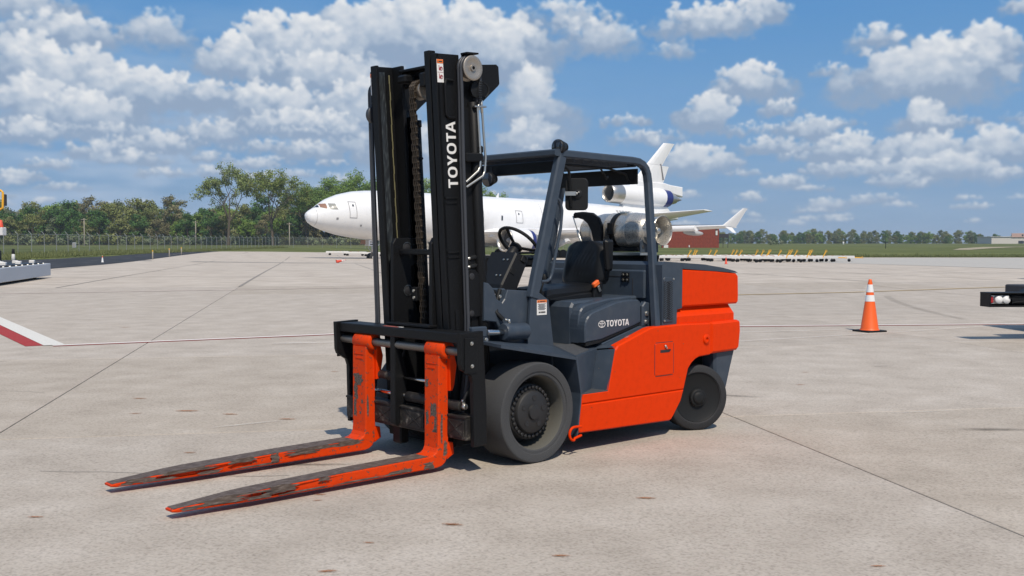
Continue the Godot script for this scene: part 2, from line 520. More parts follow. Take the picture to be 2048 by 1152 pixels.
func make_sky() -> Sky:
	na.seed = 11
	na.frequency = 0.16
	na.fractal_octaves = 4
	nb.seed = 23
	nb.frequency = 0.085
	nb.fractal_octaves = 5
	nb.fractal_gain = 0.52
	nw.seed = 31
	nw.frequency = 0.05
	nw.fractal_octaves = 4
	for p in CLOUDS:
		puffs.append(p)
	rng.seed = 9
	for i in 150:  # small low clouds far off, more of them to the left
		var az := rng.randf_range(-29, 29)
		if az > 0.0 and rng.randf() < 0.35:
			az -= 27.0
		var el := 1.0 + pow(rng.randf(), 1.3) * 5.2
		var s := 0.35 + el / 6.0
		puffs.append([az, el, rng.randf_range(0.5, 1.7) * s, rng.randf_range(0.16, 0.34) * s, rng.randf_range(0.35, 0.75)])
	rng.seed = 5
	for i in 420:  # the same weather all round
		var az := rng.randf_range(-180, 180)
		var el := pow(rng.randf(), 1.6) * 70.0 + 1.2
		if absf(az) < 27.0 + 4.0 and el < 15.0:
			continue
		var s := 0.5 + el / 22.0
		puffs.append([az, el, rng.randf_range(1.6, 4.4) * s / maxf(cos(deg_to_rad(el)), 0.35), rng.randf_range(0.5, 1.5) * s, rng.randf_range(0.5, 1.0)])
	for p in puffs:
		for k in range(int(floor((p[0] - p[2] * 1.6 - 1.0) / 4.0)), int(floor((p[0] + p[2] * 1.6 + 1.0) / 4.0)) + 1):
			if not puff_bins.has(k):
				puff_bins[k] = []
			puff_bins[k].append(p)
	heap_clouds()
	var data := PackedByteArray()
	data.resize(SKY_W * SKY_H * 3)
	var y := 0
	while y < SKY_H:
		var el := 90.0 - (y + 0.5) * 180.0 / SKY_H
		var step := 1 if el < 16.0 and el > -0.6 else 4
		for x in range(0, SKY_W, 1):
			var az := wrapf((x + 0.5) * 360.0 / SKY_W, -180.0, 180.0)
			var fine := step == 1 and absf(az) < 29.0
			var st := 1 if fine else 4
			if not fine and (x % 4 != 0 or y % 4 != 0):
				continue
			var col := Color(0.50, 0.49, 0.47) if el <= -0.6 else sky_colour(az, maxf(el, 0.0))
			var r := int(col.r * 255.0 + 0.5)
			var g := int(col.g * 255.0 + 0.5)
			var b := int(col.b * 255.0 + 0.5)
			for yy in range(y, mini(y + st, SKY_H)):
				for xx in range(x, mini(x + st, SKY_W)):
					var o := (yy * SKY_W + xx) * 3
					data[o] = r
					data[o + 1] = g
					data[o + 2] = b
		y += step
	var im := Image.create_from_data(SKY_W, SKY_H, false, Image.FORMAT_RGB8, data)
	var pm := PanoramaSkyMaterial.new()
	pm.panorama = ImageTexture.create_from_image(im)
	var s := Sky.new()
	s.sky_material = pm
	return s

func _ready() -> void:
	var t0 := Time.get_ticks_msec()
	# ---- camera, sky, sun, exposure
	var cam := Camera3D.new()
	cam.name = "camera"
	cam.position = Vector3(0, 1.545, 0)
	cam.rotation.x = -atan(89.0 / 2140.0)
	cam.fov = rad_to_deg(2.0 * atan(576.0 / 2140.0))
	cam.near = 0.1
	cam.far = 4000.0
	add_child(cam)
	cam.current = true
	var we := WorldEnvironment.new()
	we.name = "world_environment"
	var env := Environment.new()
	env.background_mode = Environment.BG_SKY
	env.sky = make_sky()
	env.tonemap_mode = Environment.TONE_MAPPER_LINEAR
	env.tonemap_exposure = 1.0
	env.background_energy_multiplier = 1.0
	env.sdfgi_enabled = true
	env.ssao_enabled = true
	env.ssil_enabled = true
	env.fog_enabled = true
	env.fog_density = 0.0002
	env.fog_light_color = Color(0.86, 0.90, 0.95)
	we.environment = env
	add_child(we)
	var sun := DirectionalLight3D.new()
	sun.name = "sun"
	sun.light_energy = 1.28
	sun.light_color = Color(1.0, 0.955, 0.89)
	sun.light_angular_distance = 0.5
	sun.shadow_enabled = true
	add_child(sun)
	sun.look_at_from_position(Vector3(0.21, 1.0, 0.74) * 50.0, Vector3.ZERO)
	print("sky ", Time.get_ticks_msec() - t0)
	materials()
	ground()
	print("ground ", Time.get_ticks_msec() - t0)
	vegetation()
	print("vegetation ", Time.get_ticks_msec() - t0)
	background()
	airplane()
	print("background ", Time.get_ticks_msec() - t0)
	forklift()
	print("forklift ", Time.get_ticks_msec() - t0)

# ------------------------------------------------------------------ materials
func materials() -> void:
	# noise pictures shared by several materials
	var broad := seamless(3, 512, 0.012, 5)
	var fine := seamless(4, 512, 0.11, 4)
	var grit := seamless(7, 512, 0.33, 3)
	var streak := seamless(9, 512, 0.02, 4)
	var grit_bump := bump_of(grit, 3.0)
	var peel := bump_of(seamless(12, 256, 0.04, 2), 0.5)
	var fine_tex := ImageTexture.create_from_image(fine)
	# concrete: mottling five metres wide, with aggregate over it
	var con := ImageTexture.create_from_image(toned(broad, [[0.0, lin(0.445, 0.394, 0.334)], [0.42, lin(0.512, 0.456, 0.390)], [0.6, lin(0.530, 0.474, 0.407)], [1.0, lin(0.595, 0.538, 0.470)]]))
	var agg := ImageTexture.create_from_image(toned(seamless(8, 512, 0.42, 3, FastNoiseLite.TYPE_VALUE, 0.6), [[0.0, Color(0.70, 0.685, 0.67)], [0.25, Color(0.85, 0.845, 0.84)], [0.5, Color(0.94, 0.935, 0.93)], [1.0, Color(1, 1, 1)]]))
	for k in 3:
		var m := mat(["concrete", "concrete_pale", "concrete_worn"][k], [Color(1, 1, 1), Color(1.0, 1.0, 1.0).darkened(0.025), Color(1.0, 0.995, 0.985).darkened(0.03)][k], 0.88, 0.0, 0.35)
		m.albedo_texture = con
		tri_planar(m, 5.3, true)
		m.uv1_offset = Vector3(0.31, 0.0, 0.17) * k
		m.detail_enabled = true
		m.detail_albedo = agg
		m.detail_blend_mode = BaseMaterial3D.BLEND_MODE_MUL
		m.detail_uv_layer = BaseMaterial3D.DETAIL_UV_2
		m.uv2_triplanar = true
		m.uv2_world_triplanar = true
		m.uv2_scale = Vector3.ONE / 2.6
		m.normal_enabled = true
		m.normal_texture = grit_bump
		m.normal_scale = 0.07
	# far apron: the same, with broad streaks across the view
	var far := mat("concrete_far", Color(1, 1, 1), 0.9, 0.0, 0.3)
	far.albedo_texture = con
	tri_planar(far, 11.0, true)
	far.detail_enabled = true
	far.detail_albedo = ImageTexture.create_from_image(toned(streak, [[0.0, Color(0.88, 0.87, 0.86)], [0.5, Color(0.975, 0.97, 0.965)], [1.0, Color(1, 1, 1)]]))
	far.detail_blend_mode = BaseMaterial3D.BLEND_MODE_MUL
	far.detail_uv_layer = BaseMaterial3D.DETAIL_UV_2
	far.uv2_triplanar = true
	far.uv2_world_triplanar = true
	far.uv2_scale = Vector3(1.0 / 34.0, 0.1, 1.0 / 14.0)
	var nc := mat("new_concrete", lin(0.47, 0.455, 0.42), 0.9, 0.0, 0.3)
	nc.detail_enabled = true
	nc.detail_albedo = far.detail_albedo
	nc.detail_blend_mode = BaseMaterial3D.BLEND_MODE_MUL
	nc.detail_uv_layer = BaseMaterial3D.DETAIL_UV_2
	nc.uv2_triplanar = true
	nc.uv2_world_triplanar = true
	nc.uv2_scale = Vector3(1.0 / 40.0, 0.1, 1.0 / 5.0)
	for p in [["track_dark", Color(0.33, 0.31, 0.29, 0.13)], ["track_pale", Color(0.90, 0.87, 0.83, 0.22)]]:
		var tm := mat(p[0], p[1], 0.9, 0.0, 0.2)
		tm.transparency = BaseMaterial3D.TRANSPARENCY_ALPHA
	mat("sealant", lin(0.075, 0.068, 0.06), 0.9)
	mat("sealant_pale", lin(0.26, 0.235, 0.205), 0.9)
	var asp := mat("asphalt", Color(1, 1, 1), 0.85, 0.0, 0.4)
	asp.albedo_texture = ImageTexture.create_from_image(toned(streak, [[0.0, lin(0.022, 0.023, 0.026)], [0.6, lin(0.032, 0.033, 0.036)], [1.0, lin(0.07, 0.07, 0.072)]]))
	asp.uv1_triplanar = true
	asp.uv1_world_triplanar = true
	asp.uv1_scale = Vector3(1.0 / 20.0, 0.1, 1.0 / 60.0)
	# grass
	var gr := mat("grass", Color(1, 1, 1), 0.95, 0.0, 0.2)
	gr.albedo_texture = ImageTexture.create_from_image(toned(fine, [[0.0, lin(0.085, 0.108, 0.034)], [0.45, lin(0.130, 0.152, 0.050)], [0.7, lin(0.165, 0.178, 0.066)], [1.0, lin(0.235, 0.220, 0.11)]]))
	tri_planar(gr, 22.0, true)
	gr.detail_enabled = true
	gr.detail_albedo = ImageTexture.create_from_image(toned(streak, [[0.0, Color(0.62, 0.66, 0.58)], [0.42, Color(0.80, 0.83, 0.76)], [0.58, Color(1, 0.99, 0.97)], [1.0, Color(1, 0.985, 0.93)]]))
	gr.detail_blend_mode = BaseMaterial3D.BLEND_MODE_MUL
	gr.detail_uv_layer = BaseMaterial3D.DETAIL_UV_2
	gr.uv2_triplanar = true
	gr.uv2_world_triplanar = true
	gr.uv2_scale = Vector3(1.0 / 420.0, 0.1, 1.0 / 90.0)
	mat("dry_path", lin(0.34, 0.29, 0.19), 0.95)
	mat("blade", lin(0.15, 0.17, 0.062), 0.9)
	# paint on the ground, worn through in places
	for p in [["line_white", Color(0.84, 0.83, 0.80)], ["line_red", Color(0.62, 0.17, 0.16)], ["line_yellow", Color(0.72, 0.62, 0.42)], ["line_faded", Color(0.77, 0.70, 0.66)]]:
		var m := mat(p[0], Color.WHITE, 0.8, 0.0, 0.4)
		var b: Color = p[1]
		m.albedo_texture = ImageTexture.create_from_image(toned(fine, [[0.0, b.lerp(Color(0.66, 0.62, 0.56), 0.75)], [0.30, b.lerp(Color(0.66, 0.62, 0.56), 0.2)], [0.5, b], [1.0, b.lightened(0.05)]]))
		tri_planar(m, 1.7, true)
	# forklift
	var o := mat("orange_paint", lin(0.70, 0.040, 0.0010), 0.45, 0.0, 0.20)
	o.normal_enabled = true
	o.normal_texture = peel
	o.normal_scale = 0.12
	tri_planar(o, 0.5)
	o.albedo_texture = ImageTexture.create_from_image(toned(broad, [[0.0, Color(0.955, 0.94, 0.93)], [0.5, Color(0.99, 0.985, 0.98)], [1.0, Color(1, 1, 1)]]))
	var g := mat("grey_paint", Color.WHITE, 0.40, 0.0, 0.38)
	g.albedo_texture = ImageTexture.create_from_image(toned(broad, [[0.0, lin(0.036, 0.050, 0.070)], [0.6, lin(0.042, 0.057, 0.079)], [1.0, lin(0.055, 0.068, 0.086)]]))
	g.normal_enabled = true
	g.normal_texture = peel
	g.normal_scale = 0.18
	tri_planar(g, 0.8)
	var k := mat("black_paint", Color.WHITE, 0.5, 0.0, 0.30)
	k.albedo_texture = ImageTexture.create_from_image(toned(fine, [[0.0, lin(0.005, 0.0055, 0.006)], [0.65, lin(0.0075, 0.008, 0.0092)], [1.0, lin(0.022, 0.021, 0.020)]]))
	k.normal_enabled = true
	k.normal_texture = peel
	k.normal_scale = 0.25
	tri_planar(k, 0.7)
	var gk := mat("greasy_black", Color.WHITE, 0.35, 0.0, 0.6)
	gk.albedo_texture = ImageTexture.create_from_image(toned(streak, [[0.0, lin(0.010, 0.011, 0.012)], [0.5, lin(0.02, 0.023, 0.026)], [0.75, lin(0.05, 0.06, 0.065)], [1.0, lin(0.12, 0.13, 0.13)]]))
	gk.uv1_triplanar = true
	gk.uv1_scale = Vector3(7.0, 0.9, 7.0)
	mat("grease", lin(0.20, 0.185, 0.10), 0.5)
	var ty := mat("tyre", Color.WHITE, 0.85, 0.0, 0.35)
	ty.albedo_texture = ImageTexture.create_from_image(toned(fine, [[0.0, lin(0.042, 0.044, 0.047)], [0.5, lin(0.058, 0.060, 0.063)], [1.0, lin(0.092, 0.092, 0.093)]]))
	tri_planar(ty, 0.45)
	ty.normal_enabled = true
	ty.normal_texture = grit_bump
	ty.normal_scale = 0.8
	var ty2 := mat("tyre_dark", Color.WHITE, 0.7, 0.0, 0.4)
	ty2.albedo_texture = ImageTexture.create_from_image(toned(fine, [[0.0, lin(0.018, 0.019, 0.021)], [0.6, lin(0.026, 0.027, 0.030)], [1.0, lin(0.06, 0.06, 0.06)]]))
	tri_planar(ty2, 0.5)
	ty2.normal_enabled = true
	ty2.normal_texture = grit_bump
	ty2.normal_scale = 0.5
	var rim := mat("dusty_rim", Color.WHITE, 0.85, 0.0, 0.3)
	rim.albedo_texture = ImageTexture.create_from_image(toned(grit, [[0.0, lin(0.05, 0.05, 0.045)], [0.5, lin(0.10, 0.098, 0.085)], [1.0, lin(0.19, 0.18, 0.155)]]))
	tri_planar(rim, 0.4)
	mat("hub_black", lin(0.016, 0.016, 0.017), 0.6)
	mat("rubber", lin(0.011, 0.012, 0.013), 0.6, 0.0, 0.35)
	mat("hose", lin(0.040, 0.043, 0.050), 0.45)
	mat("vinyl", lin(0.0065, 0.007, 0.008), 0.42, 0.0, 0.36)
	mat("plastic", lin(0.010, 0.011, 0.013), 0.5, 0.0, 0.35)
	mat("chrome", lin(0.62, 0.60, 0.58), 0.18, 1.0)
	mat("zinc", lin(0.55, 0.54, 0.50), 0.38, 1.0)
	mat("white_sticker", lin(0.74, 0.73, 0.71), 0.5)
	mat("orange_sticker", lin(0.75, 0.17, 0.02), 0.5)
	mat("ink", lin(0.03, 0.03, 0.035), 0.6)
	mat("ink_red", lin(0.30, 0.04, 0.05), 0.6)
	mat("buckle_orange", lin(0.80, 0.13, 0.02), 0.45)
	mat("worn_red", lin(0.42, 0.12, 0.10), 0.6)
	# fork paint: orange, chipped to brown steel along an uneven edge
	var chip := seamless(41, 512, 0.026, 6, FastNoiseLite.TYPE_SIMPLEX_SMOOTH, 0.62)
	var wo := mat("worn_orange", Color.WHITE, 0.5, 0.0, 0.22)
	wo.albedo_texture = ImageTexture.create_from_image(toned(chip, [[0.0, lin(0.075, 0.062, 0.052)], [0.215, lin(0.10, 0.080, 0.066)], [0.24, lin(0.085, 0.045, 0.03)], [0.25, lin(0.62, 0.044, 0.004)], [1.0, lin(0.66, 0.055, 0.006)]]))
	tri_planar(wo, 0.62)
	var st := mat("worn_steel", Color.WHITE, 0.62, 0.0, 0.25)
	st.albedo_texture = ImageTexture.create_from_image(toned(streak, [[0.0, lin(0.060, 0.044, 0.037)], [0.45, lin(0.098, 0.074, 0.062)], [0.7, lin(0.135, 0.108, 0.093)], [1.0, lin(0.24, 0.205, 0.18)]]))
	st.uv1_triplanar = true
	st.uv1_scale = Vector3(6.0, 6.0, 1.2)
	var sh := mat("shaft_steel", Color.WHITE, 0.42, 0.6, 0.5)
	sh.albedo_texture = ImageTexture.create_from_image(toned(fine, [[0.0, lin(0.07, 0.06, 0.05)], [0.5, lin(0.16, 0.145, 0.13)], [1.0, lin(0.34, 0.32, 0.30)]]))
	sh.uv1_triplanar = true
	sh.uv1_scale = Vector3(9.0, 1.5, 1.5)
	var dirty := mat("dirty_steel", Color.WHITE, 0.6, 0.1, 0.4)
	dirty.albedo_texture = ImageTexture.create_from_image(toned(chip, [[0.0, lin(0.010, 0.010, 0.010)], [0.5, lin(0.018, 0.016, 0.015)], [0.68, lin(0.035, 0.030, 0.026)], [0.82, lin(0.11, 0.10, 0.085)], [1.0, lin(0.30, 0.27, 0.23)]]))
	tri_planar(dirty, 1.3)
	var tk := mat("tank_steel", Color.WHITE, 0.40, 0.75, 0.5)
	tk.albedo_texture = ImageTexture.create_from_image(toned(grit, [[0.0, lin(0.30, 0.28, 0.25)], [0.4, lin(0.48, 0.46, 0.42)], [0.8, lin(0.66, 0.64, 0.60)], [1.0, lin(0.78, 0.76, 0.72)]]))
	tri_planar(tk, 0.55)
	tk.roughness_texture = fine_tex
	tk.roughness = 0.7
	var pu := mat("pulley_steel", Color.WHITE, 0.45, 0.7, 0.5)
	pu.albedo_texture = ImageTexture.create_from_image(toned(fine, [[0.0, lin(0.20, 0.16, 0.12)], [0.5, lin(0.38, 0.34, 0.29)], [1.0, lin(0.55, 0.51, 0.46)]]))
	tri_planar(pu, 0.3)
	var ch := mat("chain_steel", Color.WHITE, 0.5, 0.4, 0.5)
	ch.albedo_texture = ImageTexture.create_from_image(toned(fine, [[0.0, lin(0.018, 0.014, 0.011)], [0.6, lin(0.045, 0.033, 0.022)], [1.0, lin(0.14, 0.11, 0.07)]]))
	tri_planar(ch, 0.3)
	var tread := mat("grip_tread", Color.WHITE, 0.75, 0.0, 0.5)
	tread.albedo_texture = ImageTexture.create_from_image(toned(grit, [[0.0, lin(0.02, 0.022, 0.026)], [0.55, lin(0.05, 0.055, 0.062)], [0.85, lin(0.12, 0.12, 0.125)], [1.0, lin(0.4, 0.4, 0.4)]]))
	tri_planar(tread, 0.42)
	tread.normal_enabled = true
	tread.normal_texture = grit_bump
	tread.normal_scale = 1.2
	# background
	var air := mat("aircraft_white", Color.WHITE, 0.28, 0.0, 0.5)
	air.albedo_texture = ImageTexture.create_from_image(toned(streak, [[0.0, lin(0.72, 0.72, 0.715)], [0.4, lin(0.77, 0.775, 0.78)], [1.0, lin(0.80, 0.80, 0.80)]]))
	air.uv1_triplanar = true
	air.uv1_scale = Vector3(1.0 / 9.0, 1.0 / 22.0, 1.0 / 9.0)
	mat("aircraft_grey", lin(0.42, 0.42, 0.42), 0.4)
	mat("belly_tan", lin(0.50, 0.44, 0.36), 0.5)
	mat("panel_line", lin(0.24, 0.24, 0.25), 0.6)
	mat("dark_glass", lin(0.02, 0.025, 0.035), 0.08, 0.0, 0.8)
	mat("cabin_glass", lin(0.30, 0.30, 0.27), 0.15, 0.0, 0.7)
	mat("cabin_brown", lin(0.28, 0.15, 0.10), 0.5)
	mat("navy", lin(0.020, 0.030, 0.16), 0.35)
	mat("bare_metal", lin(0.52, 0.50, 0.47), 0.35, 0.85)
	mat("inlet_dark", lin(0.02, 0.02, 0.022), 0.6)
	var rb := mat("red_cladding", Color.WHITE, 0.6, 0.0, 0.4)
	rb.albedo_texture = ImageTexture.create_from_image(toned(streak, [[0.0, lin(0.13, 0.028, 0.014)], [0.5, lin(0.24, 0.042, 0.020)], [1.0, lin(0.30, 0.062, 0.032)]]))
	rb.uv1_triplanar = true
	rb.uv1_scale = Vector3(0.35, 0.09, 0.35)
	mat("dark_trim", lin(0.03, 0.03, 0.035), 0.7)
	mat("cart_white", lin(0.68, 0.67, 0.65), 0.55)
	mat("cart_grey", lin(0.30, 0.29, 0.28), 0.6)
	mat("cart_rust", lin(0.34, 0.15, 0.08), 0.7)
	mat("yellow_paint", lin(0.78, 0.40, 0.03), 0.5)
	mat("cone_orange", lin(0.82, 0.115, 0.012), 0.5)
	mat("cone_white", lin(0.74, 0.74, 0.73), 0.45)
	mat("cone_red", lin(0.70, 0.075, 0.035), 0.55)
	mat("galvanised", lin(0.27, 0.285, 0.28), 0.6, 0.2)
	mat("pole_wood", lin(0.36, 0.32, 0.26), 0.9)
	mat("bark", lin(0.10, 0.080, 0.058), 0.95)
	var link := mat("chain_link", Color(0.50, 0.53, 0.52, 0.14), 0.7, 0.2)
	link.transparency = BaseMaterial3D.TRANSPARENCY_ALPHA
	link.cull_mode = BaseMaterial3D.CULL_DISABLED
	var leaf := mat("leaf", Color.WHITE, 0.6, 0.0, 0.3)
	leaf.vertex_color_use_as_albedo = true
	leaf.cull_mode = BaseMaterial3D.CULL_DISABLED
	leaf.backlight_enabled = true
	leaf.backlight = Color(0.45, 0.45, 0.45)
	mat("red_lens", lin(0.35, 0.015, 0.02), 0.2)
	mat("clear_lens", lin(0.62, 0.64, 0.66), 0.15)
	mat("pale_pink", lin(0.48, 0.32, 0.28), 0.7)
	mat("pale_wall", lin(0.55, 0.52, 0.48), 0.8)
	mat("grey_panel", lin(0.46, 0.49, 0.53), 0.55)
	# rust and scuff marks with soft, torn edges
	for p in [["rust_mark", Color(0.60, 0.38, 0.20), 0.9], ["pale_scuff", Color(0.86, 0.84, 0.80), 0.45], ["dark_scuff", Color(0.30, 0.28, 0.26), 0.5]]:
		var im := Image.create_empty(128, 64, false, Image.FORMAT_RGBA8)
		var nz := FastNoiseLite.new()
		nz.seed = 77
		nz.frequency = 0.06
		for y in 64:
			for x in 128:
				var dx := (x - 64) / 64.0
				var dy := (y - 32) / 32.0
				var r := sqrt(dx * dx + dy * dy)
				var a := clampf(1.15 - r * 1.25 + nz.get_noise_2d(x * 0.6, y * 2.2) * 0.9, 0.0, 1.0)
				var cc: Color = p[1]
				cc.a = a * smooth(1.0, 0.7, r) * p[2]
				im.set_pixel(x, y, cc)
		var m := mat(p[0], Color.WHITE, 0.9, 0.0, 0.2)
		m.albedo_texture = ImageTexture.create_from_image(im)
		m.transparency = BaseMaterial3D.TRANSPARENCY_ALPHA

# ------------------------------------------------------------------ ground
func rise(x: float, d: float) -> float:
	var left := smooth(-28, -42, x)
	var right := smooth(-5, 20, x)
	var t := left * 0.42 * smooth(60, 120, d) - 0.28 * smooth(-34, -14, x) * smooth(40, 130, d)
	t += (1.0 - right) * (0.7 * clampf((d - 185.0) / 135.0, 0, 1) + 0.004 * maxf(0.0, d - 320.0))
	t += right * 0.00327 * maxf(0.0, minf(d, 700.0) - 140.0)
	return t

func on(x: float, d: float, up := 0.0) -> Vector3:
	return Vector3(x, rise(x, d) + up, -d)

const GO := Vector2(1.97, 9.51)   # a crossing of joints (x, depth)
const GA := Vector2(-0.185, 0.983)  # along the joints, away from the camera
const GB := Vector2(0.983, 0.185)   # across them

func grid(i: float, j: float) -> Vector2:
	return GO + GB * (i * 6.2) + GA * (j * 6.1)

# a strip on the ground along points (x, depth)
func strip(b: MB, pts: Array, width: float, up: float, sub := 8) -> void:
	for i in pts.size() - 1:
		for k in sub:
			var p: Vector2 = pts[i].lerp(pts[i + 1], float(k) / sub)
			var q: Vector2 = pts[i].lerp(pts[i + 1], float(k + 1) / sub)
			var s := (q - p).normalized().orthogonal() * width / 2
			b.quad(on(p.x + s.x, p.y + s.y, up), on(q.x + s.x, q.y + s.y, up), on(q.x - s.x, q.y - s.y, up), on(p.x - s.x, p.y - s.y, up), Vector3.UP)

# a patch of ground inside an outline (x, depth), cut into cells so that it follows the rises
func patch(b: MB, poly: Array, cell: float, up: float) -> void:
	var p := PackedVector2Array(poly)
	var lo := p[0]
	var hi := p[0]
	for q in p:
		lo = lo.min(q)
		hi = hi.max(q)
	for i in range(int(floor(lo.x / cell)), int(ceil(hi.x / cell))):
		for j in range(int(floor(lo.y / cell)), int(ceil(hi.y / cell))):
			var sq := PackedVector2Array([Vector2(i, j) * cell, Vector2(i + 1, j) * cell, Vector2(i + 1, j + 1) * cell, Vector2(i, j + 1) * cell])
			for piece in Geometry2D.intersect_polygons(p, sq):
				var t := Geometry2D.triangulate_polygon(piece)
				for k in range(0, t.size(), 3):
					var A: Vector2 = piece[t[k]]
					var B: Vector2 = piece[t[k + 1]]
					var C: Vector2 = piece[t[k + 2]]
					b.ftri(on(A.x, A.y, up), on(B.x, B.y, up), on(C.x, C.y, up), Vector3.UP)

func ground() -> void:
	rng.seed = 21
	# earth under everything, out past the far trees
	var b := MB.new()
	patch(b, [Vector2(-1500, -300), Vector2(1500, -300), Vector2(1500, 2600), Vector2(-1500, 2600)], 100.0, -0.9)
	structure(part("earth", b, M.grass))
	# the apron: slabs with open joints near the camera, one sheet beyond them
	var apron := Node3D.new()
	apron.name = "apron"
	add_child(apron)
	structure(apron)
	var base := MB.new()
	var q0 := grid(-5, -2)
	var q1 := grid(5, -2)
	var q2 := grid(5, 5)
	var q3 := grid(-5, 5)
	base.quad(Vector3(q0.x, -0.012, -q0.y), Vector3(q1.x, -0.012, -q1.y), Vector3(q2.x, -0.012, -q2.y), Vector3(q3.x, -0.012, -q3.y), Vector3.UP)
	part("joint_sealant", base, M.sealant, apron)
	var slab := MB.new()
	slab.box(Vector3(0, -0.05, 0), Vector3(6.188, 0.1, 6.088), 0.004)
	var meshes := []
	for m in [M.concrete, M.concrete_pale, M.concrete_worn]:
		meshes.append(slab.mesh(m))
	var turn := Basis(Vector3.UP, atan2(GB.y, GB.x))
	for i in range(-5, 5):
		for j in range(-2, 5):
			var c := grid(i + 0.5, j + 0.5)
			put("slab", meshes[rng.randi() % 3], apron, Transform3D(turn, Vector3(c.x, 0.0, -c.y)))
	b = MB.new()
	var near := PackedVector2Array([q0, q1, q2, q3])
	var all := PackedVector2Array([Vector2(-27.5, -60), Vector2(140, -60), Vector2(140, 139.6), Vector2(37, 140), Vector2(30, 146), Vector2(0, 168), Vector2(-26, 196), Vector2(-41.2, 151), Vector2(-40.8, 147), Vector2(-34.4, 106), Vector2(-30.5, 82), Vector2(-28.2, 65), Vector2(-26, 40)])
	# cut round the slabs in four convex-ish pieces so that no hole is needed
	for piece in Geometry2D.clip_polygons(all, near):
		if Geometry2D.is_polygon_clockwise(piece):
			continue
		pass
	for half in [[Vector2(-200, -200), q0 + (q0 - q3) * 40.0, q3 + (q3 - q0) * 40.0, Vector2(-400, 400)], [q0 + (q0 - q3) * 40.0, q1 + (q1 - q2) * 40.0, q1, q0], [q3, q2, q2 + (q2 - q1) * 40.0, q3 + (q3 - q0) * 40.0], [q1 + (q1 - q2) * 40.0, Vector2(600, -300), Vector2(600, 900), q2 + (q2 - q1) * 40.0]]:
		for piece in Geometry2D.intersect_polygons(all, PackedVector2Array(half)):
			patch(b, Array(piece), 9.0, 0.0)
	part("far_concrete", b, M.concrete_far, apron)
	# joints that go on across the far sheet
	for i in range(-4, 6):
		b = MB.new()
		strip(b, [grid(i, 5), grid(i, 13), grid(i, 24)], 0.08 if i != -1 else 0.11, 0.008, 14)
		part("joint", b, M.sealant_pale, apron)
	for j in [7, 9, 12]:
		b = MB.new()
		strip(b, [grid(-5, j), grid(6, j)], 0.12, 0.008, 20)
		part("joint", b, M.sealant_pale, apron)
	b = MB.new()
	strip(b, [Vector2(-33, 93), Vector2(-11, 93.5), Vector2(4, 94.5)], 2.6, 0.012, 14)
	part("tar_strip", b, M.sealant_pale, apron)
	b = MB.new()
	patch(b, [Vector2(26, 117), Vector2(29, 92), Vector2(32.3, 67.5), Vector2(140, 60), Vector2(140, 135), Vector2(34, 134.5)], 9.0, 0.012)
	part("new_concrete", b, M.new_concrete, apron)
	# painted lines
	var lines := Node3D.new()
	lines.name = "painted_lines"
	add_child(lines)
	structure(lines)
	var L := [Vector2(-6.95, 16.13), Vector2(-3.02, 18.2), Vector2(4.27, 19.95), Vector2(9.84, 20.5), Vector2(30, 22.0)]
	b = MB.new(); strip(b, L, 0.30, 0.004); part("red_border", b, M.line_red, lines)
	b = MB.new(); strip(b, L, 0.17, 0.008); part("white_line", b, M.line_white, lines)
	var P := [Vector2(-12.9, 25.2), Vector2(-7.0, 16.12)]
	b = MB.new(); strip(b, [P[0] + Vector2(-0.22, 0.0), P[1] + Vector2(-0.16, -0.02)], 0.34, 0.0045); part("red_border", b, M.line_red, lines)
	b = MB.new(); strip(b, [P[0] + Vector2(0.10, 0.14), P[1] + Vector2(0.06, 0.06)], 0.30, 0.0085); part("white_line", b, M.line_white, lines)
	b = MB.new(); strip(b, [Vector2(-30, 26.5), Vector2(-15.68, 32.73), Vector2(-4.64, 37.57), Vector2(2, 40.3)], 0.17, 0.012); part("white_line", b, M.line_faded, lines)
	b = MB.new(); strip(b, [Vector2(2, 30.2), Vector2(6.85, 32.1), Vector2(10.67, 33.7), Vector2(18.4, 38.4), Vector2(40, 52)], 0.20, 0.012); part("yellow_line", b, M.line_yellow, lines)
	# rust and scuffs
	var marks := Node3D.new()
	marks.name = "ground_stains"
	add_child(marks)
	structure(marks)
	for s in RUST:
		var f := MB.new()
		f.xf = Transform3D(Basis(Vector3.UP, rng.randf_range(-0.25, 0.25)), Vector3(s[0], 0.005, -s[1]))
		var w: float = s[2]
		f.quad(Vector3(-w, 0, w * 0.36), Vector3(w, 0, w * 0.36), Vector3(w, 0, -w * 0.36), Vector3(-w, 0, -w * 0.36), Vector3.UP)
		part("rust_mark", f, M.rust_mark, marks)
	for i in 26:
		var f := MB.new()
		var x := rng.randf_range(-8, 8)
		var d := rng.randf_range(4.5, 24)
		f.xf = Transform3D(Basis(Vector3.UP, rng.randf_range(-1.0, 1.0)), Vector3(x, 0.004 + 0.0002 * i, -d))
		var w := rng.randf_range(0.12, 0.5)
		var h := w * rng.randf_range(0.08, 0.25)
		f.quad(Vector3(-w, 0, h), Vector3(w, 0, h), Vector3(w, 0, -h), Vector3(-w, 0, -h), Vector3.UP)
		part("scuff_mark", f, M.pale_scuff if i % 3 else M.dark_scuff, marks)
	# tyre tracks and hairline cracks
	for k in 9:
		var f := MB.new()
		var x0 := rng.randf_range(-14, 16)
		var d0 := rng.randf_range(9, 34)
		var a0 := rng.randf_range(-0.5, 0.5) + (1.2 if k % 3 == 0 else 0.0)
		var bend := rng.randf_range(-0.02, 0.02)
		var pts := []
		var p := Vector2(x0, d0)
		for i in 12:
			pts.append(p)
			p += Vector2(sin(a0), cos(a0)) * 0.9
			a0 += bend
		strip(f, pts, rng.randf_range(0.14, 0.24), 0.0095 + 0.0003 * k, 2)
		part("tyre_track", f, M.track_dark if k % 2 else M.track_pale, marks)
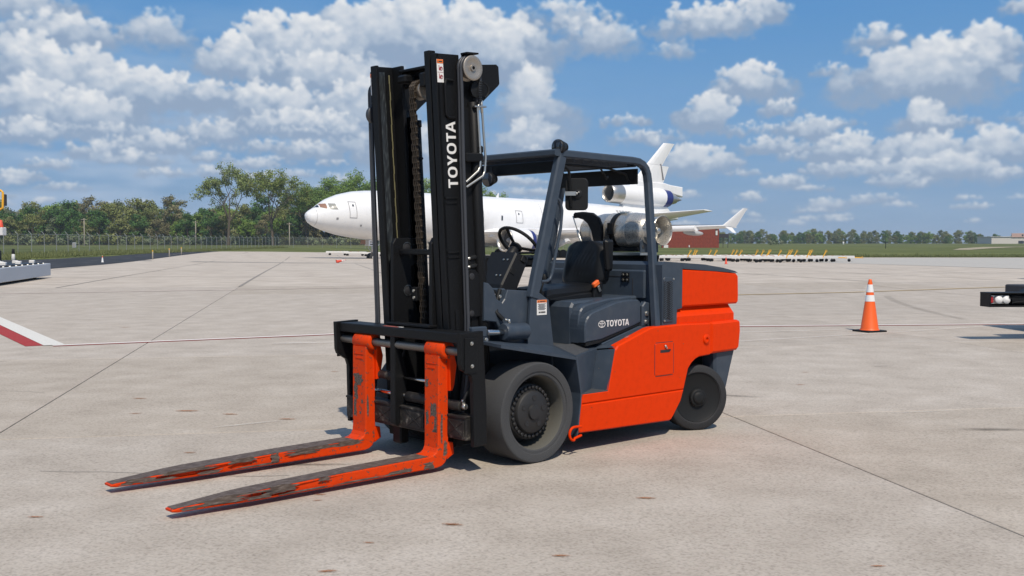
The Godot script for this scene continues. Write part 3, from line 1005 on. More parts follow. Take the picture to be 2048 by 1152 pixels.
	for k in [0, 2, 4, 6]:
		var f := MB.new()
		var p := Vector2([-1.6, 3.4, -6.5, 5.8, -3.2, 1.2, 8.0][k], [12.9, 9.9, 11.0, 12.5, 7.2, 6.4, 15.0][k])
		var a0: float = [1.45, 1.5, 1.7, 0.4, 1.4, 1.6, 1.5][k]
		var pts := []
		for i in 9:
			pts.append(p)
			p += Vector2(sin(a0), -cos(a0) * 0.6) * 0.22
			a0 += rng.randf_range(-0.35, 0.35)
		strip(f, pts, 0.008, 0.0042, 1)
		part("hairline_crack", f, M.sealant_pale, marks)
	# asphalt strip beside the apron, and the grass
	b = MB.new()
	patch(b, [Vector2(-27.5, 50), Vector2(-28.2, 65), Vector2(-30.5, 82), Vector2(-34.4, 106), Vector2(-40.8, 147), Vector2(-43.0, 156), Vector2(-41.6, 127), Vector2(-39.0, 104), Vector2(-39.5, 90), Vector2(-42.5, 86), Vector2(-46, 70), Vector2(-48, 50)], 6.0, 0.012)
	structure(part("asphalt_strip", b, M.asphalt))
	b = MB.new()
	patch(b, [Vector2(-400, 50), Vector2(-48, 50), Vector2(-46, 70), Vector2(-42.5, 86), Vector2(-39.5, 90), Vector2(-39, 104), Vector2(-41.6, 127), Vector2(-43, 156), Vector2(-41.2, 151.2), Vector2(-26, 196.2), Vector2(0, 168.2), Vector2(30, 146.2), Vector2(37, 140.2), Vector2(140, 139.8), Vector2(140, -60), Vector2(900, -60), Vector2(900, 1500), Vector2(-900, 1500), Vector2(-400, 400)], 20.0, 0.0)
	structure(part("grass_field", b, M.grass))
	b = MB.new()
	patch(b, [Vector2(100, 243), Vector2(104, 243), Vector2(127, 285), Vector2(160, 340), Vector2(240, 400), Vector2(236, 408), Vector2(152, 345), Vector2(120, 287)], 20.0, 0.06)
	structure(part("dirt_path", b, M.dry_path))
	b = MB.new()
	patch(b, [Vector2(-260, 300), Vector2(-120, 306), Vector2(-40, 306), Vector2(-40, 311), Vector2(-120, 311), Vector2(-260, 305)], 20.0, 0.06)
	structure(part("dirt_road", b, M.dry_path))
	# rough blades along the edges, too many to count
	var blade := MB.new()
	for k in 5:
		var a := k * 1.3
		var lean := Vector3(cos(a) * 0.16, 0.30 + 0.05 * k, sin(a) * 0.16)
		var w := Vector3(-sin(a), 0, cos(a)) * 0.05
		var foot := Vector3(cos(a), 0, sin(a)) * 0.05
		blade.ftri(foot - w, foot + w, foot + lean, Vector3(cos(a), 0.4, sin(a)))
	var mm := MultiMesh.new()
	mm.transform_format = MultiMesh.TRANSFORM_3D
	mm.mesh = blade.mesh(M.blade)
	mm.instance_count = 9000
	for i in 9000:
		var x: float
		var d: float
		if i < 3600:  # under the fence
			d = rng.randf_range(96, 232)
			x = -49.5 + rng.randf_range(-1.5, 1.2)
		elif i < 5200:
			d = rng.randf_range(88, 150)
			x = -41.5 + (d - 90) * 0.0 + rng.randf_range(-5.0, 0.8) - maxf(0.0, (d - 120) * 0.05)
		else:
			x = rng.randf_range(34, 130)
			d = 140.5 + absf(rng.randfn(0, 6.0))
		var s := rng.randf_range(0.5, 1.1)
		mm.set_instance_transform(i, Transform3D(Basis(Vector3.UP, rng.randf() * TAU).scaled(Vector3(s, s * rng.randf_range(0.6, 1.2), s)), on(x, d, -0.02)))
	var mi := MultiMeshInstance3D.new()
	mi.name = "grass_tufts"
	mi.multimesh = mm
	add_child(mi)
	mi.set_meta("kind", "stuff")
	tag(mi, "rough grass tufts along the edges of the apron and under the fence", "grass")

# x, depth and half length of the rust marks
const RUST := [[-3.71, 10.6, 0.09],[-3.0, 9.81, 0.14],[-3.42, 9.66, 0.07],[-2.55, 9.62, 0.1],[-1.98, 9.35, 0.1],[-2.14, 12.85, 0.07],[-4.35, 18.88, 0.07],[-2.38, 7.84, 0.06],[-1.18, 6.52, 0.05],[-1.17, 6.37, 0.04],[-0.33, 5.82, 0.08],[-1.75, 7.22, 0.05],[0.81, 6.43, 0.08],[0.24, 5.23, 0.06],[-0.33, 5.82, 0.05],[1.75, 5.06, 0.05],[-0.87, 4.98, 0.06],[-0.74, 5.46, 0.04],[-2.69, 5.98, 0.06],[3.15, 11.64, 0.07],[-7.0, 15.49, 0.05],[-7.12, 19.65, 0.12],[3.51, 12.77, 0.06]]

# ------------------------------------------------------------------ vegetation
# leaves as small rhombs scattered through clumps; each clump has a tone of its own
func foliage(seed_: int, clumps: Array, leaves: int, size: float, tones: Array) -> ArrayMesh:
	var r := RandomNumberGenerator.new()
	r.seed = seed_
	var v := PackedVector3Array()
	var n := PackedVector3Array()
	var c := PackedColorArray()
	var total := 0.0
	for k in clumps:
		total += k[1] * k[1]
	for k in clumps:
		var ctr: Vector3 = k[0]
		var rad: float = k[1]
		var tone: Color = tones[r.randi() % tones.size()]
		tone = tone * r.randf_range(1.6, 2.5)
		var cnt := int(leaves * rad * rad / total)
		for i in cnt:
			var dir := Vector3(r.randfn(), r.randfn() * 0.8, r.randfn()).normalized()
			var p := ctr + dir * rad * pow(r.randf(), 0.45) * Vector3(1, 0.85, 1)
			var nn := (dir + Vector3(r.randfn(), r.randfn() + 0.5, r.randfn()) * 0.6).normalized()
			var t := nn.cross(Vector3(r.randfn(), r.randfn(), r.randfn())).normalized()
			var s := t.cross(nn)
			var z := size * r.randf_range(0.6, 1.3)
			var a := p - t * z
			var d := p + t * z
			var e := p + s * z * 0.55
			var f := p - s * z * 0.55
			var col := tone * r.randf_range(0.82, 1.18)
			col.a = 1.0
			for q in [a, d, e, a, f, d]:
				v.append(q)
				n.append(nn)
				c.append(col)
	var arr := []
	arr.resize(Mesh.ARRAY_MAX)
	arr[Mesh.ARRAY_VERTEX] = v
	arr[Mesh.ARRAY_NORMAL] = n
	arr[Mesh.ARRAY_COLOR] = c
	var am := ArrayMesh.new()
	am.add_surface_from_arrays(Mesh.PRIMITIVE_TRIANGLES, arr)
	am.surface_set_material(0, M.leaf)
	return am

# limbs that fork again and again; tips are returned as leaf clumps
func limb(b: MB, r: RandomNumberGenerator, p: Vector3, dir: Vector3, len: float, rad: float, depth: int, tips: Array, clump: float) -> void:
	var q := p
	var d := dir
	var pts := [p]
	for i in 3:
		d = (d + Vector3(r.randfn(), r.randfn() * 0.4 + 0.12, r.randfn()) * 0.12).normalized()
		q = q + d * len / 3.0
		pts.append(q)
	for i in 3:
		b.cyl(pts[i], pts[i + 1], rad * (1.0 - 0.13 * i), 6, rad * (1.0 - 0.13 * (i + 1)), 0.0)
		if depth <= 1:
			tips.append([pts[i + 1], clump * r.randf_range(0.7, 1.2)])
	if depth <= 0:
		return
	var kids := 2 + (r.randi() % 2)
	for k in kids:
		var a := TAU * (k + r.randf() * 0.6) / kids
		var x := d.cross(Vector3.UP if absf(d.y) < 0.95 else Vector3.RIGHT).normalized()
		var y := d.cross(x)
		var nd := (d + (x * cos(a) + y * sin(a)) * r.randf_range(0.45, 0.8)).normalized()
		limb(b, r, q, nd, len * r.randf_range(0.62, 0.85), rad * 0.58, depth - 1, tips, clump)

func tall_tree(seed_: int, height: float, fork: float, leaves: int, tones: Array, lean := 0.0) -> Array:
	var r := RandomNumberGenerator.new()
	r.seed = seed_
	var b := MB.new()
	var tips := []
	var trunk := height * fork
	b.cyl(Vector3(0, -0.5, 0), Vector3(lean * 0.4, trunk * 0.5, 0), height * 0.022, 8, height * 0.017, 0.0)
	b.cyl(Vector3(lean * 0.4, trunk * 0.5, 0), Vector3(lean, trunk, 0), height * 0.017, 8, height * 0.014, 0.0)
	for k in 4:
		var a := TAU * (k + r.randf() * 0.5) / 4
		limb(b, r, Vector3(lean, trunk * r.randf_range(0.75, 1.0), 0), Vector3(cos(a) * 0.5, 1.0, sin(a) * 0.5).normalized(), height * 0.23, height * 0.0085, 4, tips, height * 0.05)
	limb(b, r, Vector3(lean, trunk, 0), Vector3(0.05, 1, 0), height * 0.25, height * 0.0095, 4, tips, height * 0.05)
	return [b.mesh(M.bark), foliage(seed_ + 1, tips, leaves, 0.24, tones)]

func tree_of(called: String, pair: Array, at: Vector3, label: String, group := "", turn := 0.0, size := 1.0) -> Node3D:
	var o := thing(called, label, "tree", at, turn, group)
	put("trunk", pair[0], o)
	put("crown", pair[1], o)
	o.scale = Vector3.ONE * size
	return o

func vegetation() -> void:
	rng.seed = 8
	var fresh := [Color(0.085, 0.135, 0.028), Color(0.070, 0.115, 0.024), Color(0.105, 0.150, 0.036)]
	var olive := [Color(0.088, 0.098, 0.030), Color(0.075, 0.090, 0.028), Color(0.105, 0.110, 0.042)]
	var deep := [Color(0.028, 0.062, 0.016), Color(0.040, 0.080, 0.022), Color(0.034, 0.070, 0.020)]
	var bud := [Color(0.098, 0.090, 0.046), Color(0.085, 0.080, 0.042), Color(0.105, 0.100, 0.052)]
	var grey := [Color(0.085, 0.105, 0.055), Color(0.065, 0.085, 0.042), Color(0.10, 0.115, 0.07)]
	# the two tall ones left of the aircraft's nose, then those behind it
	tree_of("tall_tree", tall_tree(101, 21.5, 0.34, 8500, [Color(0.10, 0.125, 0.040), Color(0.12, 0.14, 0.055), Color(0.085, 0.11, 0.035)], 0.4), on(-79.5, 300.0), "tall pale-leaved tree, leftmost of the tall trees before the wood")
	tree_of("tall_tree", tall_tree(107, 21.0, 0.32, 9500, [Color(0.085, 0.11, 0.028), Color(0.10, 0.115, 0.032), Color(0.07, 0.095, 0.024)], -0.5), on(-66.5, 298.0), "tall tree with forked bare trunk, second from left of the tall trees")
	var ta := tall_tree(131, 22.0, 0.2, 13000, [Color(0.06, 0.10, 0.024), Color(0.085, 0.13, 0.036), Color(0.07, 0.11, 0.03)])
	var tb := tall_tree(149, 24.0, 0.18, 15000, fresh)
	var back := [[-60.0, 312.0, 0.92, 0, "tall airy tree just left of the aircraft's nose"], [-53.5, 318.0, 0.85, 1, "tall green tree directly above the aircraft's radome"], [-46.0, 320.0, 1.0, 1, "bushy tall tree above the cockpit of the white aircraft"], [-39.0, 316.0, 1.02, 0, "tall tree rising just left of the forklift mast"], [-33.0, 322.0, 1.0, 1, "tall tree partly hidden by the left mast rail"], [-22.0, 318.0, 0.9, 0, "tall tree showing between the two mast rails"], [-8.5, 316.0, 0.80, 1, "rounded green tree right of the mast above the fuselage"], [-2.5, 320.0, 0.74, 0, "lower green tree at the right end of the tall trees"]]
	for t in back:
		tree_of("tall_tree", tb if t[3] else ta, on(t[0], t[1]), t[4], "", rng.randf() * TAU, t[2])
	# the wood: eight kinds of tree, repeated
	var kinds := []
	for i in 10:
		var r := RandomNumberGenerator.new()
		r.seed = 300 + i
		var cl := []
		var h := 10.5 + 0.35 * i
		for k in 44:
			var a := r.randf() * TAU
			var y := r.randf_range(0.06, 0.95)
			var w := (1.0 - pow(absf(y - 0.5) * 2.0, 2.6)) * 3.9 + 0.4
			cl.append([Vector3(cos(a) * w * sqrt(r.randf()), y * h, sin(a) * w * sqrt(r.randf())), r.randf_range(0.9, 1.7)])
		var b := MB.new()
		b.cyl(Vector3(0, -0.5, 0), Vector3(0, h * 0.55, 0), 0.22, 6, 0.12, 0.0)
		for k in 6:
			var a := r.randf() * TAU
			b.cyl(Vector3(0, h * r.randf_range(0.25, 0.5), 0), Vector3(cos(a) * 2.0, h * r.randf_range(0.6, 0.95), sin(a) * 2.0), 0.09, 5, 0.03, 0.0)
		var tones: Array = [fresh, olive, deep, bud, olive, deep, grey, fresh, olive, bud][i]
		var leaves := 4200 if i % 5 != 3 else 2600
		kinds.append([b.mesh(M.bark), foliage(500 + i, cl, leaves, 0.30, tones), ["fresh green", "olive green", "dark green", "brownish budding", "olive green", "dark green", "grey green", "fresh green", "olive green", "brownish budding"][i]])
	var protos := []
	for row in 4:
		var d: float = [318.0, 328.0, 340.0, 354.0][row]
		var x := -175.0
		while x < 8.0:
			var k := rng.randi() % 10
			if row == 0 and k == 2:
				k = 6
			var s := rng.randf_range(0.62, 0.82) if row == 0 else rng.randf_range(0.82, 1.08) if row < 3 else rng.randf_range(0.98, 1.22)
			if x > -60 and row > 1:
				s *= 0.85
			var o := tree_of("woodland_tree", kinds[k], on(x + rng.randf_range(-1.5, 1.5), d + rng.randf_range(-3, 3), -0.2), "%s tree in the wood beyond the airport fence" % kinds[k][2], "trees of the wood beyond the fence", rng.randf() * TAU, s)
			o.scale.y *= rng.randf_range(0.92, 1.08)
			x += rng.randf_range(4.4, 6.4) * (1.0 if row < 3 else 1.3)
	# scrub along the foot of the wood
	var scrub := []
	for i in 3:
		var r := RandomNumberGenerator.new()
		r.seed = 900 + i
		var cl := []
		for k in 9:
			cl.append([Vector3(r.randf_range(-2.6, 2.6), r.randf_range(0.5, 2.3), r.randf_range(-1.2, 1.2)), r.randf_range(0.8, 1.2)])
		scrub.append(foliage(950 + i, cl, 620, 0.34, grey if i < 2 else olive))
	var x := -172.0
	while x < 12.0:
		var o := put("shrub", scrub[rng.randi() % 3], self, Transform3D(Basis(Vector3.UP, rng.randf() * TAU).scaled(Vector3.ONE * rng.randf_range(0.8, 1.25)), on(x, 310.0 + rng.randf_range(-1.5, 2.5), -0.1)))
		tag(o, "low grey-green shrub at the foot of the wood behind the fence", "shrub", "shrubs at the foot of the wood")
		x += rng.randf_range(3.0, 4.6)
	# the far belt on the right
	for row in 3:
		x = 15.0
		while x < 372.0:
			var k := rng.randi() % 10
			if k == 3 or k == 9:
				k = [2, 5, 8][rng.randi() % 3]
			var s := rng.randf_range(0.44, 0.70) + (0.10 if row == 2 else 0.0)
			if x > 305:
				s *= 0.8
			tree_of("hedgerow_tree", kinds[k], on(x + rng.randf_range(-2, 2), 690.0 + row * 14.0 + rng.randf_range(-4, 4), -0.2), "%s tree in the far belt across the airfield on the right" % kinds[k][2], "trees of the far belt on the right", rng.randf() * TAU, s)
			x += rng.randf_range(3.6, 6.0) * (1.0 if x < 305 else 1.6)
	var bush := put("lone_bush", scrub[0], self, Transform3D(Basis.IDENTITY.scaled(Vector3(1.0, 0.9, 1.0)), on(108.5, 440.0)))
	tag(bush, "single dark bush standing alone in the grass field on the right", "bush")

# ------------------------------------------------------------------ things behind the forklift
func cone_of(called: String, label: String, at: Vector3, h: float, red := false, bands := true, pale := false) -> Node3D:
	var t := thing(called, label, "traffic cone", at, rng.randf() * TAU)
	var b := MB.new()
	var r := h * 0.205
	b.box(Vector3(0, 0.016 * h / 0.9, 0), Vector3(h * 0.45, 0.032 * h / 0.9, h * 0.45), 0.012)
	part("base", b, M.rubber if not red else M.cone_red, t)
	b = MB.new()
	b.lathe([Vector2(r * 0.93, h * 0.03), Vector2(r * 0.85, h * 0.05), Vector2(r * 0.80, h * 0.07), Vector2(h * 0.042, h * 0.93), Vector2(h * 0.042, h * 0.945), Vector2(h * 0.034, h * 0.95), Vector2(h * 0.032, h * 0.985), Vector2(h * 0.022, h), Vector2(h * 0.012, h), Vector2(0.0, h * 0.98)], Vector3.ZERO, Vector3.UP, 28)
	part("body", b, M.cone_red if red else M.cone_white if pale else M.cone_orange, t)
	if bands:
		for band in [[0.58, 0.70], [0.755, 0.90]] if not pale else [[0.72, 0.93]]:
			b = MB.new()
			var r0 := lerpf(r * 0.80, h * 0.042, (band[0] - 0.07) / 0.86) + 0.0025
			var r1 := lerpf(r * 0.80, h * 0.042, (band[1] - 0.07) / 0.86) + 0.0025
			b.lathe([Vector2(r0 - 0.002, h * band[0]), Vector2(r0, h * band[0]), Vector2(r1, h * band[1]), Vector2(r1 - 0.002, h * band[1])], Vector3.ZERO, Vector3.UP, 28)
			part("reflective_band", b, M.cone_orange if pale else M.cone_white, t)
	return t

func make_dolly() -> Node3D:
	var t := thing("cargo_dolly", "", "cargo dolly")
	var b := MB.new()
	for s in [-1, 1]:
		b.box(Vector3(0, 0.46, 0.78 * s), Vector3(3.1, 0.24, 0.07), 0.01)
		b.box(Vector3(1.52 * s, 0.46, 0), Vector3(0.07, 0.24, 1.5), 0.01)
	for k in 5:
		b.box(Vector3(-1.2 + 0.6 * k, 0.44, 0), Vector3(0.06, 0.08, 1.5), 0.0)
	part("deck_frame", b, M.cart_white, t)
	for k in 8:
		b = MB.new()
		b.cyl(Vector3(-1.33 + 0.38 * k, 0.53, -0.70), Vector3(-1.33 + 0.38 * k, 0.53, 0.70), 0.04, 8, -1.0, 0.0)
		part("roller", b, M.cart_grey, t)
	for x in [-1.05, 1.05]:
		for z in [-0.62, 0.62]:
			b = MB.new()
			b.lathe([Vector2(0.0, -0.06), Vector2(0.13, -0.05), Vector2(0.15, -0.03), Vector2(0.15, 0.03), Vector2(0.13, 0.05), Vector2(0, 0.05)], Vector3(x, 0.15, z), Vector3(0, 0, 1), 14)
			var w := part("wheel", b, M.rubber, t)
			b = MB.new()
			b.box(Vector3(x, 0.33, z), Vector3(0.12, 0.16, 0.16), 0.0)
			part("caster_fork", b, M.cart_grey, w)
	for x in [-0.5, 0.5]:
		b = MB.new()
		b.box(Vector3(x, 0.57, 0.74), Vector3(0.22, 0.10, 0.05), 0.0)
		part("stop", b, M.cart_rust, t)
	b = MB.new()
	b.bar([Vector3(1.55, 0.42, 0), Vector3(1.84, 0.98, 0)], Vector3(0, 0, 1), 0.09, 0.09)
	b.ring(Vector3(1.87, 1.05, 0), Vector3(0, 0, 1), 0.08, 0.025, 12, 6)
	part("tow_bar", b, M.yellow_paint, t)
	return t

func background() -> void:
	rng.seed = 55
	# ---- the cones
	cone_of("traffic_cone", "large orange traffic cone with two white bands on a black base beside the white line", Vector3(6.27, 0.0, -18.72), 0.92)
	cone_of("traffic_cone", "small red traffic cone standing in front of the parked white dollies", on(17.7, 88.5), 0.62, true, false)
	cone_of("traffic_cone", "small white cone with orange bands standing on the dark asphalt strip", on(-32.6, 85.2), 0.55, false, true, true)
	var fallen := cone_of("traffic_cone", "orange traffic cone lying on its side below the aircraft's nose", on(-15.6, 95.0, 0.10), 0.85, true)
	fallen.rotation = Vector3(0.0, 0.35, -PI / 2 + 0.2)
	# ---- edge markers on the asphalt
	var spots := [[-32.9, 98.0, "nearest of the three slim posts on the asphalt"], [-34.9, 109.0, "middle one of the three slim posts on the asphalt"], [-36.6, 118.5, "farthest of the three slim posts on the asphalt"]]
	for s in spots:
		var t := thing("marker_post", "pale marker post, " + s[2], "marker post", on(s[0], s[1]), 0.0, "marker posts along the asphalt strip")
		var b := MB.new()
		b.cyl(Vector3(0, 0, 0), Vector3(0, 0.72, 0), 0.055, 10)
		part("post", b, M.pole_wood, t)
		b = MB.new()
		b.cyl(Vector3(0, 0.72, 0), Vector3(0, 0.84, 0), 0.058, 10)
		part("cap", b, M.yellow_paint, t)
	var mk := thing("marker_light", "small white marker with a dark top in the grass behind the white deck", "marker light", on(-41.0, 88.0))
	var b := MB.new()
	b.cyl(Vector3(0, 0, 0), Vector3(0, 0.5, 0), 0.16, 10, 0.12)
	part("stand", b, M.cart_white, mk)
	b = MB.new()
	b.cyl(Vector3(0, 0.5, 0), Vector3(0, 0.92, 0), 0.13, 10, 0.10)
	part("lamp", b, M.rubber, mk)
	# ---- the airport fence: posts with slanted arms, mesh between them
	var fence := thing("airport_fence", "tall chain-link airport fence with outward slanted post arms before the wood", "fence")
	var at := []
	for i in 44:
		at.append(Vector2(-49.4 - 0.012 * i, 98.0 + 3.05 * i))
	for i in range(1, 26):
		at.append(Vector2(-49.9 + 3.05 * i, 229.5 + 0.15 * i))
	var pm := MB.new()
	pm.cyl(Vector3(0, -0.3, 0), Vector3(0, 2.12, 0), 0.036, 7, -1.0, 0.0)
	pm.bar([Vector3(0, 2.1, 0), Vector3(-0.30, 2.44, 0)], Vector3(0, 0, 1), 0.06, 0.05)
	var pmesh := pm.mesh(M.galvanised)
	for p in at:
		put("post", pmesh, fence, Transform3D(Basis.IDENTITY, on(p.x, p.y)))
	for i in at.size() - 1:
		var p: Vector2 = at[i]
		var q: Vector2 = at[i + 1]
		b = MB.new()
		b.quad(on(p.x, p.y, 0.03), on(q.x, q.y, 0.03), on(q.x, q.y, 2.1), on(p.x, p.y, 2.1), Vector3(0, 0, 1))
		part("mesh_panel", b, M.chain_link, fence)
		b = MB.new()
		b.cyl(on(p.x, p.y, 2.1), on(q.x, q.y, 2.1), 0.022, 5, -1.0, 0.0)
		part("top_rail", b, M.galvanised, fence)
	# ---- utility poles
	for s in [[-111.0, 278.0, 7.2, "wooden utility pole with a crossarm, leftmost one before the wood"], [-91.5, 310.0, 7.0, "thin utility pole between the left pole and the two tall trees"], [-61.5, 296.0, 6.3, "utility pole just right of the forked tall tree"]]:
		var t := thing("utility_pole", s[3], "utility pole", on(s[0], s[1]))
		b = MB.new()
		b.cyl(Vector3(0, -0.5, 0), Vector3(0, s[2], 0), 0.17, 8, 0.12)
		part("pole", b, M.pole_wood, t)
		b = MB.new()
		b.box(Vector3(0, s[2] - 0.35, 0.15), Vector3(1.5, 0.12, 0.12), 0.01)
		part("crossarm", b, M.pole_wood, t)
	var cab := thing("utility_cabinet", "small grey cabinet standing in the grass behind the fence", "cabinet", on(-94.0, 230.0))
	b = MB.new()
	b.box(Vector3(0, 0.55, 0), Vector3(0.7, 1.1, 0.5), 0.03)
	part("housing", b, M.grey_panel, cab)
	b = MB.new()
	b.box(Vector3(0, 0.55, 0.255), Vector3(0.56, 0.9, 0.02), 0.005)
	part("door", b, M.cart_grey, cab)
	# ---- red hangar on the right
	var hg := thing("red_hangar", "long red metal-clad shed behind the aircraft's wing", "shed", on(52.4, 316.0, -0.1), -0.12)
	b = MB.new()
	b.box(Vector3(0, 3.3, 0), Vector3(16.4, 6.6, 9.0), 0.02)
	part("core", b, M.dark_trim, hg)
	for i in 41:
		b = MB.new()
		b.box(Vector3(-8.0 + 0.4 * i, 3.28, 4.53), Vector3(0.385 if i % 2 else 0.36, 6.5, 0.06 + 0.05 * (i % 2)), 0.012)
		part("cladding_panel", b, M.red_cladding, hg)
	b = MB.new()
	b.box(Vector3(0, 6.66, 0), Vector3(16.8, 0.22, 9.5), 0.02)
	part("roof", b, M.dark_trim, hg)
	b = MB.new()
	b.box(Vector3(-7.0, 0.5, 4.75), Vector3(1.3, 0.9, 0.3), 0.03)
	part("meter_box", b, M.cart_white, hg)
	b = MB.new()
	b.box(Vector3(-0.3, 0.55, 4.7), Vector3(0.32, 0.6, 0.2), 0.03)
	part("vent_box", b, M.cart_white, hg)
	b = MB.new()
	b.box(Vector3(7.5, 4.4, 4.72), Vector3(0.55, 1.3, 0.1), 0.02)
	part("sign_board", b, M.cart_white, hg)
	b = MB.new()
	b.box(Vector3(7.45, 5.6, 4.72), Vector3(0.5, 0.9, 0.08), 0.02)
	part("opening", b, M.inlet_dark, hg)
	b = MB.new()
	b.box(Vector3(9.6, 1.6, 1.5), Vector3(0.15, 3.2, 0.15), 0.01)
	b.box(Vector3(11.0, 1.6, 1.5), Vector3(0.15, 3.2, 0.15), 0.01)
	b.box(Vector3(9.7, 3.6, 1.5), Vector3(2.9, 1.1, 2.5), 0.04)
	part("side_plant", b, M.dark_trim, hg)
	# ---- the far building at the right edge
	var fb := thing("far_building", "long pale low building with a pinkish fascia at the far right edge", "building", on(309.0, 660.0, -0.3), 0.0)
	b = MB.new()
	b.box(Vector3(8, 2.2, 0), Vector3(52, 4.4, 20), 0.05)
	part("wall", b, M.pale_wall, fb)
	b = MB.new()
	b.box(Vector3(14, 5.4, 10.3), Vector3(40, 2.4, 0.6), 0.05)
	part("fascia", b, M.pale_pink, fb)
	b = MB.new()
	b.box(Vector3(8, 4.5, 0), Vector3(53, 0.3, 21), 0.05)
	part("roof", b, M.pale_wall, fb)
	for i in 5:
		b = MB.new()
		b.box(Vector3(0.0 + i * 6.5, 1.3, 10.08), Vector3(3.4, 1.6, 0.25), 0.04)
		part("window", b, M.dark_glass, fb)
	for i in 5:
		b = MB.new()
		b.box(Vector3(0.5 + i * 1.5, 5.4, 10.66), Vector3(0.9, 1.1 - 0.2 * (i % 2), 0.08), 0.01)
		part("sign_letter", b, M.dark_trim, fb)
	# ---- small posts in the grass
	for s in [[100.5, 288.0, 1.7, "dark slim post standing in the right-hand grass field"], [168.0, 543.0, 1.4, "pale post far out in the grass left of the dark one"]]:
		var t := thing("field_post", s[3], "post", on(s[0], s[1]))
		b = MB.new()
		b.cyl(Vector3(0, 0, 0), Vector3(0, s[2], 0), 0.09 if s[2] > 1.5 else 0.45, 8)
		part("post", b, M.rubber if s[2] > 1.5 else M.cart_white, t)
	# ---- dollies
	var proto := make_dolly()
	var n := 0
	for row in [[15.8, 106.5, 17.6, 111.5, 2], [17.8, 108.0, 26.5, 112.5, 4], [19.8, 104.5, 27.5, 108.0, 4], [21.4, 100.2, 30.0, 106.0, 5], [22.8, 97.4, 32.2, 104.5, 5], [16.2, 113.0, 29.5, 116.0, 6], [20.5, 110.5, 30.5, 112.0, 5]]:
		for k in row[4]:
			var f: float = (k + 0.5) / row[4]
			var x: float = lerpf(row[0], row[2], f) + rng.randf_range(-0.3, 0.3)
			var d: float = lerpf(row[1], row[3], f) + rng.randf_range(-0.5, 0.5)
			var turn := -0.35 + rng.randf_range(-0.12, 0.12)
			var label := "white cargo dolly with raised yellow tow bar parked in the rows before the grass"
			if n == 0:
				proto.position = on(x, d)
				proto.rotation.y = turn
				proto.set_meta("label", label)
				proto.set_meta("group", "dollies parked in rows on the right")
			else:
				var o := dup(proto, "cargo_dolly", on(x, d), turn, label if n % 5 < 3 else "white cargo dolly with its tow bar lowered parked in the rows before the grass", "dollies parked in rows on the right")
				if n % 5 >= 3:
					o.get_node("tow_bar").rotation.z = -1.1
					o.get_node("tow_bar").position = Vector3(0.47, 1.61, 0)
			n += 1
	for s in [[-24.8, 152.0], [-22.0, 150.0], [-19.2, 148.5], [-16.4, 151.0], [-13.2, 150.0], [-10.0, 149.0]]:
		var o := dup(proto, "cargo_dolly", on(s[0], s[1]), 0.05 + rng.randf_range(-0.1, 0.1), "white cargo dolly parked in the line behind the aircraft's nose wheel", "dollies parked behind the nose wheel")
		if s[0] != -19.2:
			o.get_node("tow_bar").rotation.z = -1.1
			o.get_node("tow_bar").position = Vector3(0.47, 1.61, 0)
	# ---- white loader deck at the left edge
	var dk := thing("loader_deck", "low white cargo loader deck with rollers, cut off by the left edge", "cargo loader", Vector3(-20.8, -0.42, -48.0), 0.0)
	dk.rotation.y = deg_to_rad(103.1)
	b = MB.new()
	b.box(Vector3(-6.0, 0.80, 0), Vector3(12.4, 0.54, 0.12), 0.02)
	part("side_beam", b, M.grey_panel, dk)
	b = MB.new()
	b.box(Vector3(-6.0, 0.80, -2.6), Vector3(12.4, 0.54, 0.12), 0.02)
	part("side_beam", b, M.grey_panel, dk)
	b = MB.new()
	b.box(Vector3(0.16, 0.80, -1.3), Vector3(0.10, 0.54, 2.72), 0.02)
	part("end_beam", b, M.grey_panel, dk)
	b = MB.new()
	b.box(Vector3(-6.0, 0.92, -1.3), Vector3(12.1, 0.08, 2.46), 0.0)
	part("deck_plate", b, M.dark_trim, dk)
	for i in 32:
		b = MB.new()
		b.cyl(Vector3(-0.15 - 0.36 * i, 1.06, -2.45), Vector3(-0.15 - 0.36 * i, 1.06, -0.15), 0.055, 8, -1.0, 0.0)
		part("roller", b, M.rubber if i % 3 else M.zinc, dk)
	for i in 12:
		b = MB.new()
		b.box(Vector3(-0.4 - 0.9 * i, 1.16, -0.6 - 0.5 * (i % 3)), Vector3(0.26, 0.14, 0.22), 0.02)
		part("guide_stop", b, M.cart_white, dk)
	for x in [-1.3, -5.8]:
		for z in [-0.4, -2.2]:
			b = MB.new()
			b.cyl(Vector3(x, 0.56, z - 0.12), Vector3(x, 0.56, z + 0.12), 0.14, 16)
			part("wheel", b, M.rubber, dk)
	b = MB.new()
	b.box(Vector3(-6.0, 0.62, -1.3), Vector3(10.4, 0.14, 1.9), 0.02)
	part("chassis", b, M.dark_trim, dk)
	# ---- yellow mast with a lamp box at the left edge
	var ym := thing("yellow_lift_frame", "yellow tubular frame with a white box and warning triangle at the left edge", "service vehicle", Vector3(-22.35, 0.0, -46.0))
	b = MB.new()
	b.box(Vector3(0.16, 3.0, 0), Vector3(0.10, 1.5, 0.10), 0.01)
	part("post", b, M.yellow_paint, ym)
	b = MB.new()
	b.tube([Vector3(-0.4, 3.0, 0.2), Vector3(0.50, 3.0, 0.2), Vector3(0.60, 3.08, 0.2), Vector3(0.62, 3.72, 0.2), Vector3(0.55, 3.80, 0.2), Vector3(-0.4, 3.85, 0.2)], 0.05, 8)
	part("guard_rail", b, M.yellow_paint, ym)
	b = MB.new()
	b.box(Vector3(0.22, 3.42, 0), Vector3(0.20, 0.7, 0.14), 0.02)
	part("panel", b, M.cart_white, ym)
	b = MB.new()
	b.box(Vector3(0.66, 3.4, 0.1), Vector3(0.08, 0.5, 0.2), 0.02)
	part("side_lamp", b, M.dark_trim, ym)
	b = MB.new()
